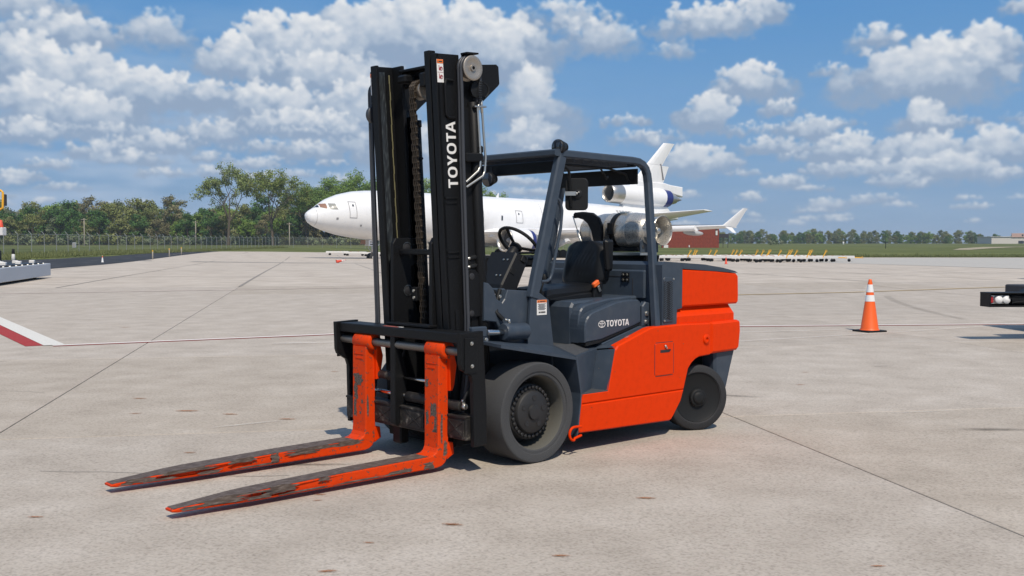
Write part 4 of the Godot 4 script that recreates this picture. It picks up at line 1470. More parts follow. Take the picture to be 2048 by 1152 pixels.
	b.box(Vector3(0.30, 2.06, 0), Vector3(0.52, 0.36, 0.4), 0.03)
	part("white_box", b, M.cart_white, ym)
	b = MB.new()
	b.cyl(Vector3(0.46, 2.24, 0.1), Vector3(0.46, 2.55, 0.1), 0.10, 12, 0.05)
	part("beacon", b, M.cone_red, ym)
	b = MB.new()
	b.box(Vector3(0.05, 1.3, 0), Vector3(0.16, 2.6, 0.3), 0.02)
	b.box(Vector3(-1.6, 0.8, 0), Vector3(3.2, 0.9, 1.8), 0.04)
	part("body", b, M.dark_trim, ym)
	# ---- the truck whose rear bumper enters at the right edge
	var tr := thing("truck_rear", "black truck rear frame with two round lamps entering at the right edge", "truck", Vector3(7.55, 0.0, -17.0), 0.08)
	b = MB.new()
	b.box(Vector3(0.62, 0.76, 0), Vector3(1.3, 0.022, 0.30), 0.004)
	b.box(Vector3(0.62, 0.552, 0), Vector3(1.3, 0.022, 0.30), 0.004)
	b.box(Vector3(-0.018, 0.656, 0), Vector3(0.022, 0.23, 0.30), 0.004)
	b.box(Vector3(0.62, 0.656, -0.13), Vector3(1.26, 0.20, 0.02), 0.004)
	b.box(Vector3(0.84, 0.656, 0.08), Vector3(0.94, 0.12, 0.03), 0.004)
	part("bumper_channel", b, M.black_paint, tr)
	b = MB.new()
	b.box(Vector3(0.18, 0.656, 0.06), Vector3(0.30, 0.145, 0.03), 0.008)
	part("lamp_plate", b, M.zinc, tr)
	for x in [0.145, 0.27]:
		b = MB.new()
		b.lathe([Vector2(0.066, 0.0), Vector2(0.066, 0.03), Vector2(0.058, 0.045), Vector2(0.0, 0.055)], Vector3(x, 0.656, 0.075), Vector3(0, 0, 1), 24)
		part("lamp", b, M.cone_white, tr)
	b = MB.new()
	b.box(Vector3(0.035, 0.656, 0.08), Vector3(0.05, 0.11, 0.05), 0.01)
	part("marker_lamp", b, M.red_lens, tr)
	b = MB.new()
	b.tube([Vector3(0.30, 0.70, 0.13), Vector3(0.36, 0.66, 0.14), Vector3(0.34, 0.60, 0.14), Vector3(0.42, 0.62, 0.13), Vector3(0.55, 0.63, 0.12)], 0.008, 6)
	part("wiring", b, M.rubber, tr)
	b = MB.new()
	b.ext([Vector2(0.80, 0.765), Vector2(1.0, 0.86), Vector2(2.6, 0.90), Vector2(2.6, 0.58), Vector2(1.2, 0.54), Vector2(0.86, 0.552)], 2, -0.5, 0.18, 0.01)
	part("frame_rail", b, M.black_paint, tr)
	b = MB.new()
	b.box(Vector3(2.3, 0.70, -1.4), Vector3(1.2, 0.2, 2.2), 0.02)
	part("cross_member", b, M.dark_trim, tr)
	for z in [-0.9, -2.1]:
		b = MB.new()
		b.cyl(Vector3(2.4, 0.48, z - 0.14), Vector3(2.4, 0.48, z + 0.14), 0.48, 24, -1.0, 0.04)
		part("wheel", b, M.tyre_dark, tr)
	# ---- red equipment just showing behind it
	var rt := thing("red_tug", "red and grey ground equipment cut off by the right edge above the truck", "tug", Vector3(22.9, 0.0, -46.5))
	b = MB.new()
	b.box(Vector3(0.9, 0.62, 0), Vector3(1.5, 0.55, 1.2), 0.05)
	part("body", b, M.red_lens, rt)
	b = MB.new()
	b.ext([Vector2(-0.35, 0.55), Vector2(-0.30, 0.85), Vector2(-0.05, 1.35), Vector2(0.25, 1.42), Vector2(0.3, 1.2), Vector2(0.05, 1.1), Vector2(-0.08, 0.6)], 2, -0.3, 0.3, 0.02)
	part("hitch_arm", b, M.zinc, rt)
	b = MB.new()
	b.box(Vector3(0.6, 1.2, 0), Vector3(0.9, 0.4, 0.8), 0.05)
	part("cowl", b, M.cart_white, rt)
	b = MB.new()
	b.cyl(Vector3(0.9, 0.3, 0.5), Vector3(0.9, 0.3, 0.75), 0.3, 18)
	part("wheel", b, M.rubber, rt)

# ------------------------------------------------------------------ aircraft
# stations of the fuselage: distance behind the datum, top, bottom, half width
const HULL := [[-1.99, 4.52, 4.48, 0.02], [-1.90, 4.85, 4.12, 0.38], [-1.55, 5.14, 3.66, 0.78], [-1.0, 5.46, 3.36, 1.12], [-0.34, 6.00, 3.10, 1.50], [0.52, 6.58, 2.85, 1.88], [2.04, 7.22, 2.50, 2.38], [3.8, 7.67, 2.27, 2.70], [5.6, 7.90, 2.14, 2.88], [7.8, 8.05, 2.09, 2.98], [12.0, 8.18, 2.17, 3.01], [24.4, 8.46, 2.46, 3.01], [35.0, 8.68, 2.72, 3.01], [40.0, 8.73, 3.20, 2.95], [44.0, 8.72, 4.00, 2.70], [48.0, 8.66, 4.95, 2.25], [52.0, 8.45, 5.95, 1.70], [56.0, 8.15, 6.90, 1.05], [58.8, 7.85, 7.45, 0.25]]

func hull(s: float) -> Vector3:  # top, bottom, half width
	for i in HULL.size() - 1:
		if s <= HULL[i + 1][0]:
			var f: float = clampf((s - HULL[i][0]) / (HULL[i + 1][0] - HULL[i][0]), 0, 1)
			return Vector3(lerpf(HULL[i][1], HULL[i + 1][1], f), lerpf(HULL[i][2], HULL[i + 1][2], f), lerpf(HULL[i][3], HULL[i + 1][3], f))
	return Vector3(7.85, 7.45, 0.25)

# a point on the skin: angle 0 at the port side, 90 degrees at the top
func skin(s: float, a: float, out := 0.0) -> Vector3:
	var h := hull(s)
	var ry := (h.x - h.y) / 2 + out
	return Vector3(s, (h.x + h.y) / 2 + sin(a) * ry, cos(a) * (h.z + out))

# the angle at which the port skin has a height
func skin_angle(s: float, y: float) -> float:
	var h := hull(s)
	return asin(clampf((y - (h.x + h.y) / 2) / maxf((h.x - h.y) / 2, 0.01), -1, 1))

# a panel that follows the port skin between four corners given as (station, height)
func skin_panel(b: MB, c: Array, out: float, nu := 6, nv := 6) -> void:
	var g := []
	for i in nu + 1:
		var row := []
		for j in nv + 1:
			var p: Vector2 = (c[0] as Vector2).lerp(c[1], float(i) / nu).lerp((c[3] as Vector2).lerp(c[2], float(i) / nu), float(j) / nv)
			row.append(skin(p.x, skin_angle(p.x, p.y), out))
		g.append(row)
	for i in nu:
		for j in nv:
			b.quad(g[i][j], g[i + 1][j], g[i + 1][j + 1], g[i][j + 1], Vector3(-0.1, 0.05, 1))

func skin_frame(b: MB, s0: float, y0: float, s1: float, y1: float, slant: float, w: float, out: float) -> void:
	skin_panel(b, [Vector2(s0, y0), Vector2(s0 + w, y0), Vector2(s0 + w + slant, y1), Vector2(s0 + slant, y1)], out, 1, 10)
	skin_panel(b, [Vector2(s1 - w, y0), Vector2(s1, y0), Vector2(s1 + slant, y1), Vector2(s1 - w + slant, y1)], out, 1, 10)
	skin_panel(b, [Vector2(s0, y0), Vector2(s1, y0), Vector2(s1, y0 + w), Vector2(s0, y0 + w)], out, 6, 1)
	skin_panel(b, [Vector2(s0 + slant, y1 - w), Vector2(s1 + slant, y1 - w), Vector2(s1 + slant, y1), Vector2(s0 + slant, y1)], out, 6, 1)

# a wing-like solid: sections [leading edge, trailing edge, thickness], the section's thickness laid along up
func foil(b: MB, secs: Array, up: Vector3) -> void:
	var shape := [[0.0, 0.0], [0.03, 0.35], [0.12, 0.75], [0.30, 1.0], [0.55, 0.8], [0.8, 0.4], [1.0, 0.03], [0.8, -0.25], [0.5, -0.55], [0.25, -0.7], [0.08, -0.5], [0.02, -0.25]]
	var rings := []
	for s in secs:
		var r := []
		for k in shape:
			r.append((s[0] as Vector3).lerp(s[1], k[0]) + up * s[2] * k[1] * 0.5)
		rings.append(r)
	var m := shape.size()
	for i in rings.size() - 1:
		for k in m:
			var a: Vector3 = rings[i][k]
			var d: Vector3 = rings[i][(k + 1) % m]
			var mid: Vector3 = ((secs[i][0] as Vector3) + secs[i][1]) / 2
			b.quad(a, d, rings[i + 1][(k + 1) % m], rings[i + 1][k], ((a + d) / 2 - mid).slide((rings[i + 1][k] - a).normalized()))
	for e in [0, rings.size() - 1]:
		var o: Vector3 = (secs[0][0] - secs[1][0]) if e == 0 else (secs[e][0] - secs[e - 1][0])
		for k in range(1, m - 1):
			b.ftri(rings[e][0], rings[e][k], rings[e][k + 1], o)

func airplane() -> void:
	var t := thing("cargo_aircraft", "white three-engined cargo aircraft parked behind the forklift, nose to the left", "aircraft")
	# local axes: x aft along the body, y up, z to the left-hand (camera) side
	var a := 0.6624
	var aft := Vector3(cos(a), -0.0424, -sin(a))
	var port := Vector3(sin(a), 0, cos(a))
	var x := aft.normalized()
	var y := port.cross(x).normalized()
	t.transform = Transform3D(Basis(x, y, x.cross(y)), Vector3(-22.09, 0.13, -123.04))
	var b := MB.new()
	var fine := []
	for i in HULL.size() - 1:
		var steps := 3 if i < 9 else 4
		for k in steps:
			fine.append(lerpf(HULL[i][0], HULL[i + 1][0], float(k) / steps))
	fine.append(58.8)
	var seg := 40
	# smooth the tables a little so that the skin shows no rings
	var P := []
	for s in fine:
		var row := []
		for k in seg:
			var h := (hull(maxf(s - 0.25, -1.99)) + hull(s) * 2.0 + hull(s + 0.25)) / 4.0 if s > -1.5 else hull(s)
			var g := TAU * k / seg
			row.append(Vector3(s, (h.x + h.y) / 2 + sin(g) * (h.x - h.y) / 2, cos(g) * h.z))
		P.append(row)
	var N := []
	for i in P.size():
		var row := []
		for k in seg:
			var du: Vector3 = P[mini(i + 1, P.size() - 1)][k] - P[maxi(i - 1, 0)][k]
			var dv: Vector3 = P[i][(k + 1) % seg] - P[i][(k + seg - 1) % seg]
			var nn := dv.cross(du).normalized()
			var h := hull(fine[i])
			if nn.dot(P[i][k] - Vector3(fine[i] + 0.3, (h.x + h.y) / 2, 0)) < 0.0:
				nn = -nn
			row.append(nn)
		N.append(row)
	for i in P.size() - 1:
		for k in seg:
			var l := (k + 1) % seg
			b.tri(P[i][k], P[i + 1][k], P[i + 1][l], N[i][k], N[i + 1][k], N[i + 1][l])
			b.tri(P[i][k], P[i + 1][l], P[i][l], N[i][k], N[i + 1][l], N[i][l])
	var body := part("fuselage", b, M.aircraft_white, t)
	# flight deck windows
	for w in [[[Vector2(-1.50, 5.43), Vector2(-0.70, 5.50), Vector2(-0.55, 5.92), Vector2(-0.75, 5.80)], "dark_glass"], [[Vector2(-0.60, 5.52), Vector2(0.02, 5.36), Vector2(0.02, 5.98), Vector2(-0.48, 5.92)], "cabin_brown"], [[Vector2(0.22, 5.34), Vector2(1.12, 5.34), Vector2(0.90, 6.02), Vector2(0.22, 6.00)], "cabin_glass"]]:
		b = MB.new()
		skin_panel(b, w[0], 0.02)
		part("cockpit_window", b, M[w[1]], body)
	b = MB.new()
	skin_frame(b, -1.05, 3.45, -1.02, 5.35, 0.0, 0.03, 0.012)
	part("radome_seam", b, M.aircraft_grey, body)
	for d in [[2.40, 4.45, 3.28, 6.34], [26.2, 5.15, 27.3, 6.75], [47.0, 6.4, 47.9, 7.9]]:
		b = MB.new()
		skin_frame(b, d[0], d[1], d[2], d[3], -0.12, 0.06, 0.02)
		var dr := part("door", b, M.panel_line, t)
		b = MB.new()
		skin_panel(b, [Vector2(d[0] + 0.32, d[3] - 0.55), Vector2(d[0] + 0.5, d[3] - 0.55), Vector2(d[0] + 0.5, d[3] - 0.32), Vector2(d[0] + 0.32, d[3] - 0.32)], 0.025, 2, 2)
		part("door_window", b, M.dark_glass, dr)
	b = MB.new()
	skin_panel(b, [Vector2(23.75, 5.35), Vector2(24.0, 5.35), Vector2(24.0, 5.95), Vector2(23.75, 5.95)], 0.025, 2, 3)
	part("static_port", b, M.dark_glass, t)
	for d in [[0.92, 4.18, 0.24], [3.80, 3.55, 0.2], [6.6, 6.1, 0.08]]:
		b = MB.new()
		skin_panel(b, [Vector2(d[0], d[1]), Vector2(d[0] + d[2], d[1]), Vector2(d[0] + d[2], d[1] + d[2]), Vector2(d[0], d[1] + d[2])], 0.025, 2, 2)
		part("service_port", b, M.panel_line, t)
	for s in [9.8, 15.5, 21.0, 30.5, 38.5]:
		b = MB.new()
		skin_frame(b, s, hull(s).y + 0.7, s + 0.05, hull(s).x - 0.25, 0.0, 0.05, 0.012)
		part("skin_seam", b, M.aircraft_grey, body)
	# registration near the tail, a few dark marks
	for i in 5:
		b = MB.new()
		skin_panel(b, [Vector2(44.4 + 0.62 * i, 7.55), Vector2(44.85 + 0.62 * i, 7.55), Vector2(44.85 + 0.62 * i, 7.95), Vector2(44.4 + 0.62 * i, 7.95)], 0.02, 1, 2)
		part("registration_mark", b, M.aircraft_grey, t)
	# wings
	for s in [1, -1]:
		var z := float(s)
		b = MB.new()
		foil(b, [[Vector3(21.0, 3.75, 2.3 * z), Vector3(34.0, 3.35, 2.3 * z), 1.6], [Vector3(25.5, 4.05, 8.2 * z), Vector3(34.5, 3.85, 8.2 * z), 1.05], [Vector3(39.5, 5.20, 25.6 * z), Vector3(42.3, 5.10, 25.6 * z), 0.35]], Vector3.UP)
		part("wing", b, M.aircraft_white, t)
		b = MB.new()
		foil(b, [[Vector3(22.6, 3.72, 4.2 * z), Vector3(24.2, 3.62, 4.2 * z), 1.0], [Vector3(37.3, 4.80, 23.2 * z), Vector3(38.3, 4.70, 23.2 * z), 0.85]], Vector3(-0.35, 1, 0).normalized())
		part("slat", b, M.aircraft_white, t)
		b = MB.new()
		b.ext([Vector2(22.1, 3.2), Vector2(22.5, 4.25), Vector2(26.0, 4.45), Vector2(34.5, 4.0), Vector2(35.5, 3.2), Vector2(33.5, 2.3), Vector2(25.0, 2.25)], 2, 2.2 * z, 3.35 * z, 0.35)
		part("wing_root_fairing", b, M.aircraft_white, t)
		b = MB.new()
		foil(b, [[Vector3(39.5, 5.2, 25.6 * z), Vector3(42.0, 5.15, 25.6 * z), 0.25], [Vector3(42.3, 7.42, 26.3 * z), Vector3(43.15, 7.44, 26.3 * z), 0.10]], Vector3(0, 0, 1))
		part("winglet", b, M.aircraft_white, t)
		b = MB.new()
		foil(b, [[Vector3(39.9, 5.15, 25.6 * z), Vector3(41.3, 5.1, 25.6 * z), 0.2], [Vector3(41.0, 4.45, 26.0 * z), Vector3(41.6, 4.45, 26.0 * z), 0.08]], Vector3(0, 0, 1))
		part("lower_winglet", b, M.aircraft_white, t)
		for k in 3:
			b = MB.new()
			var f: float = [0.22, 0.5, 0.76][k]
			var c := Vector3(34.4, 3.5, 6.0 * z).lerp(Vector3(42.0, 4.7, 25.0 * z), f)
			b.sphere(c, Vector3(1.9, 0.32, 0.25), 10, 6)
			part("flap_fairing", b, M.aircraft_grey, t)
		# engine under the wing
		var e := Vector3(20.3, 2.72, 8.1 * z)
		b = MB.new()
		b.lathe([Vector2(1.12, 0.9), Vector2(1.17, 0.3), Vector2(1.26, 0.05), Vector2(1.34, 0.0), Vector2(1.42, 0.06), Vector2(1.47, 0.35)], e, Vector3(1, 0, 0), 32)
		var cw := part("inlet_lip", b, M.bare_metal, t)
		b = MB.new()
		b.lathe([Vector2(1.47, 0.35), Vector2(1.53, 1.2), Vector2(1.53, 2.4), Vector2(1.42, 3.5)], e, Vector3(1, 0, 0), 32)
		part("engine_cowl", b, M.aircraft_white, t)
		b = MB.new()
		b.lathe([Vector2(1.42, 3.5), Vector2(1.34, 4.1), Vector2(1.25, 4.15)], e, Vector3(1, 0, 0), 32)
		part("blue_band", b, M.navy, t)
		b = MB.new()
		b.lathe([Vector2(1.1, 4.1), Vector2(0.95, 4.9), Vector2(0.62, 6.2), Vector2(0.58, 6.2)], e, Vector3(1, 0, 0), 28)
		part("core_nozzle", b, M.bare_metal, t)
		b = MB.new()
		b.lathe([Vector2(1.12, 0.9), Vector2(0.0, 0.95)], e, Vector3(1, 0, 0), 28)
		part("fan", b, M.inlet_dark, cw)
		b = MB.new()
		b.lathe([Vector2(0.34, 0.94), Vector2(0.2, 0.6), Vector2(0.0, 0.45)], e, Vector3(1, 0, 0), 18)
		part("spinner", b, M.cart_grey, cw)
		b = MB.new()
		b.ext([Vector2(21.2, 4.1), Vector2(24.5, 4.35), Vector2(29.5, 4.0), Vector2(26.2, 3.1), Vector2(24.0, 4.0)], 2, 8.1 * z - 0.25, 8.1 * z + 0.25, 0.08)
		part("pylon", b, M.aircraft_white, t)
		# tailplane
		b = MB.new()
		foil(b, [[Vector3(49.0, 7.55, 1.2 * z), Vector3(55.6, 7.25, 1.2 * z), 0.75], [Vector3(54.75, 8.46, 8.9 * z), Vector3(56.7, 8.36, 8.9 * z), 0.22]], Vector3.UP)
		part("tailplane", b, M.aircraft_white, t)
	# fin and tail engine
	b = MB.new()
	foil(b, [[Vector3(48.4, 11.4, 0), Vector3(57.2, 11.4, 0), 0.9], [Vector3(49.6, 12.6, 0), Vector3(55.6, 12.6, 0), 0.72]], Vector3(0, 0, 1))
	foil(b, [[Vector3(49.6, 12.6, 0), Vector3(55.65, 12.6, 0), 0.72], [Vector3(52.15, 15.2, 0), Vector3(56.70, 15.1, 0), 0.55]], Vector3(0, 0, 1))
	foil(b, [[Vector3(52.15, 15.2, 0), Vector3(55.30, 15.2, 0), 0.55], [Vector3(55.42, 18.5, 0), Vector3(57.74, 18.58, 0), 0.30]], Vector3(0, 0, 1))
	part("tail_fin", b, M.aircraft_white, t)
	b = MB.new()
	b.box(Vector3(55.1, 14.2, 0.22), Vector3(0.06, 2.4, 0.30), 0.0, Basis(Vector3(0, 0, 1), 0.30))
	part("rudder_seam", b, M.panel_line, t)
	var e2 := Vector3(44.7, 10.42, 0)
	b = MB.new()
	b.lathe([Vector2(1.02, 1.6), Vector2(1.05, 0.5), Vector2(1.14, 0.06), Vector2(1.22, 0.0), Vector2(1.30, 0.08), Vector2(1.36, 1.0), Vector2(1.37, 2.2)], e2, Vector3(1, 0, 0), 32)
	var lip := part("inlet_lip", b, M.bare_metal, t)
	b = MB.new()
	b.lathe([Vector2(1.03, 1.6), Vector2(0.0, 1.7)], e2, Vector3(1, 0, 0), 28)
	part("inlet_duct", b, M.inlet_dark, lip)
	b = MB.new()
	b.lathe([Vector2(1.37, 2.2), Vector2(1.42, 4.0), Vector2(1.42, 9.0), Vector2(1.34, 10.6)], e2, Vector3(1, 0, 0), 32)
	part("tail_engine_nacelle", b, M.aircraft_white, t)
	b = MB.new()
	b.lathe([Vector2(1.34, 10.6), Vector2(1.22, 12.0), Vector2(1.1, 12.05)], e2, Vector3(1, 0, 0), 32)
	part("blue_band", b, M.navy, t)
	b = MB.new()
	b.lathe([Vector2(1.0, 12.0), Vector2(0.80, 12.9), Vector2(0.62, 13.6), Vector2(0.5, 13.6)], e2, Vector3(1, 0, 0), 28)
	part("core_nozzle", b, M.bare_metal, t)
	b = MB.new()
	b.lathe([Vector2(0.5, 13.4), Vector2(0.3, 14.2), Vector2(0.0, 15.1)], e2, Vector3(1, 0, 0), 18)
	part("exhaust_cone", b, M.panel_line, t)
	b = MB.new()
	b.ext([Vector2(47.2, 8.3), Vector2(47.4, 9.3), Vector2(56.2, 9.3), Vector2(57.5, 8.0)], 2, -0.5, 0.5, 0.15)
	part("tail_pylon", b, M.aircraft_white, t)
	b = MB.new()
	b.ext([Vector2(49.5, 11.6), Vector2(49.9, 12.6), Vector2(55.6, 12.62), Vector2(57.0, 12.42), Vector2(59.46, 12.30), Vector2(59.56, 10.8), Vector2(57.6, 11.1), Vector2(56.0, 11.5)], 2, -0.42, 0.42, 0.12)
	part("fin_fairing", b, M.aircraft_white, t)
	for p in [[11.5, 8.2], [17.5, 8.35], [25.0, 8.5]]:
		b = MB.new()
		b.ext([Vector2(p[0], p[1] - 0.1), Vector2(p[0] + 0.35, p[1] + 0.5), Vector2(p[0] + 0.5, p[1] + 0.5), Vector2(p[0] + 0.5, p[1] - 0.1)], 2, -0.02, 0.02)
		part("aerial", b, M.aircraft_white, t)
	# nose gear
	b = MB.new()
	b.cyl(Vector3(6.9, 0.15, 0), Vector3(6.9, 2.4, 0), 0.14, 12)
	b.bar([Vector3(6.9, 0.9, 0), Vector3(8.6, 2.3, 0)], Vector3(0, 0, 1), 0.12, 0.12)
	b.bar([Vector3(6.9, 0.5, 0), Vector3(6.3, 1.2, 0), Vector3(6.75, 1.6, 0)], Vector3(0, 0, 1), 0.08, 0.08)
	var gear := part("nose_gear", b, M.bare_metal, t)
	for z in [-0.33, 0.33]:
		b = MB.new()
		b.lathe([Vector2(0.24, -0.17), Vector2(0.46, -0.16), Vector2(0.51, -0.10), Vector2(0.51, 0.10), Vector2(0.46, 0.16), Vector2(0.24, 0.17)], Vector3(6.9, 0.08, z), Vector3(0, 0, 1), 22)
		b.lathe([Vector2(0.24, 0.17), Vector2(0.2, 0.1), Vector2(0.0, 0.1)], Vector3(6.9, 0.08, z), Vector3(0, 0, 1), 18)
		var wl := part("tyre", b, M.tyre_dark, gear)
		b = MB.new()
		b.lathe([Vector2(0.25, 0.155), Vector2(0.16, 0.125), Vector2(0.0, 0.15)], Vector3(6.9, 0.08, z), Vector3(0, 0, 1), 18)
		part("wheel_hub", b, M.cart_white, gear)
	for z in [-0.45, 0.45]:
		b = MB.new()
		b.box(Vector3(6.6, 1.75, z), Vector3(0.95, 0.72, 0.05), 0.01)
		part("gear_door", b, M.aircraft_white, t)
	b = MB.new()
	b.box(Vector3(6.42, 1.86, 0.482), Vector3(0.09, 0.22, 0.012), 0.0)
	b.box(Vector3(6.62, 1.86, 0.482), Vector3(0.06, 0.22, 0.012), 0.0)
	b.box(Vector3(6.55, 1.58, 0.482), Vector3(0.5, 0.12, 0.012), 0.0)
	part("door_marking", b, M.ink, t)
	b = MB.new()
	b.box(Vector3(5.5, 1.80, 0.2), Vector3(0.65, 0.5, 0.05), 0.01)
	part("gear_door", b, M.cabin_brown, t)
	# main gear
	for z in [-5.3, 5.3]:
		b = MB.new()
		b.cyl(Vector3(31.0, 1.2, z), Vector3(31.0, 4.0, z), 0.25, 12)
		var mg := part("main_gear", b, M.bare_metal, t)
		for dx in [-0.75, 0.75]:
			for dz in [-0.6, 0.6]:
				b = MB.new()
				b.lathe([Vector2(0.0, -0.2), Vector2(0.6, -0.2), Vector2(0.66, -0.12), Vector2(0.66, 0.12), Vector2(0.6, 0.2), Vector2(0.0, 0.2)], Vector3(31.0 + dx, 1.32, z + dz), Vector3(0, 0, 1), 20)
				part("tyre", b, M.tyre_dark, mg)

# ------------------------------------------------------------------ forklift
# local axes: +Z forward (towards the forks), +X the side nearest the camera, y up
func word(txt: String, parent: Node, at: Vector3, bas: Basis, cap: float, stretch: float, m: Material, called := "lettering") -> MeshInstance3D:
	var tm := TextMesh.new()
	var f := SystemFont.new()
	f.font_names = PackedStringArray(["Droid Sans"])
	f.font_weight = 700
	tm.font = f
	tm.font_size = 48
	tm.pixel_size = cap / 0.714 / 48.0
	tm.depth = 0.0016
	tm.text = txt
	tm.material = m
	return put(called, tm, parent, Transform3D(bas.scaled_local(Vector3(stretch, 1, 1)), at))

# a flat elliptical ring on a face that looks along +X
func oval(b: MB, x: float, cy: float, cz: float, ry: float, rz: float, w: float) -> void:
	for k in 28:
		var t0 := TAU * k / 28
		var t1 := TAU * (k + 1) / 28
		b.quad(Vector3(x, cy + sin(t0) * ry, cz + cos(t0) * rz), Vector3(x, cy + sin(t1) * ry, cz + cos(t1) * rz), Vector3(x, cy + sin(t1) * (ry - w), cz + cos(t1) * (rz - w)), Vector3(x, cy + sin(t0) * (ry - w), cz + cos(t0) * (rz - w)), Vector3.RIGHT)

func bolt(parent: Node, at: Vector3, dir: Vector3, r := 0.012, m: Material = null) -> void:
	var b := MB.new()
	b.lathe([Vector2(r * 1.35, 0), Vector2(r * 1.35, r * 0.3), Vector2(r, r * 0.32), Vector2(r * 0.92, r * 0.95), Vector2(0, r * 1.05)], at, dir, 10)
	part("bolt", b, m if m else M.zinc, parent)

# a warning sticker: white plate, orange head, dark pictograms or lines
func sticker(parent: Node, x: float, z0: float, z1: float, y0: float, y1: float, kind: int, bas := Transform3D.IDENTITY) -> void:
	var b := MB.new()
	b.xf = bas
	b.box(Vector3(x, (y0 + y1) / 2, (z0 + z1) / 2), Vector3(0.002, y1 - y0, absf(z1 - z0)), 0.0)
	var s := part("warning_sticker", b, M.white_sticker, parent)
	var w := absf(z1 - z0)
	var c := (z0 + z1) / 2
	var h := y1 - y0
	if kind < 2:
		b = MB.new()
		b.xf = bas
		b.box(Vector3(x + 0.0016, y1 - h * 0.09, c), Vector3(0.002, h * 0.17, w * 0.96), 0.0)
		part("orange_header", b, M.orange_sticker, s)
		b = MB.new()
		b.xf = bas
		b.box(Vector3(x + 0.003, y1 - h * 0.095, c - w * 0.06), Vector3(0.0015, h * 0.05, w * 0.55), 0.0)
		b.ftri(Vector3(x + 0.0035, y1 - h * 0.14, c + w * 0.42), Vector3(x + 0.0035, y1 - h * 0.14, c + w * 0.28), Vector3(x + 0.0035, y1 - h * 0.05, c + w * 0.35), Vector3.RIGHT)
		part("header_print", b, M.ink, s)
	b = MB.new()
	b.xf = bas
	if kind == 0:  # two pictograms
		for p in [0.38, 0.74]:
			var y: float = y1 - h * p
			b.box(Vector3(x + 0.002, y + h * 0.06, c + w * 0.18), Vector3(0.0015, h * 0.12, w * 0.09), 0.0)
			b.box(Vector3(x + 0.002, y - h * 0.05, c + w * 0.06), Vector3(0.0015, h * 0.09, w * 0.34), 0.0)
			b.box(Vector3(x + 0.0025, y + h * 0.02, c - w * 0.15), Vector3(0.0015, h * 0.04, w * 0.3), 0.0)
			oval(b, x + 0.0035, y - h * 0.02, c - w * 0.12, h * 0.085, w * 0.25, w * 0.07)
		b.box(Vector3(x + 0.002, y1 - h * 0.56, c), Vector3(0.0015, h * 0.012, w * 0.9), 0.0)
		part("pictogram", b, M.ink_red, s)
	else:
		var y := y1 - h * (0.27 if kind == 1 else 0.1)
		var i := 0
		while y > y0 + h * (0.34 if kind == 1 else 0.1):
			b.box(Vector3(x + 0.002, y, c + (0.03 if i % 2 else 0.0) * w), Vector3(0.0015, h * 0.035, w * (0.62 if i % 2 else 0.8)), 0.0)
			y -= h * 0.075
			i += 1
		part("print_line", b, M.ink, s)

# slender parts that are bolted to the mast lean with it
func lean_of() -> Transform3D:
	var p := Vector3(0, 0.95, 0.45)
	var t := Transform3D(Basis(Vector3.RIGHT, deg_to_rad(3.3)), Vector3.ZERO)
	t.origin = p - t.basis * p
	return t

func arc(c: Vector3, u: Vector3, v: Vector3, r: float, a0: float, a1: float, n: int) -> Array:
	var out := []
	for i in n + 1:
		var a := lerpf(a0, a1, float(i) / n)
		out.append(c + (u * cos(a) + v * sin(a)) * r)
	return out

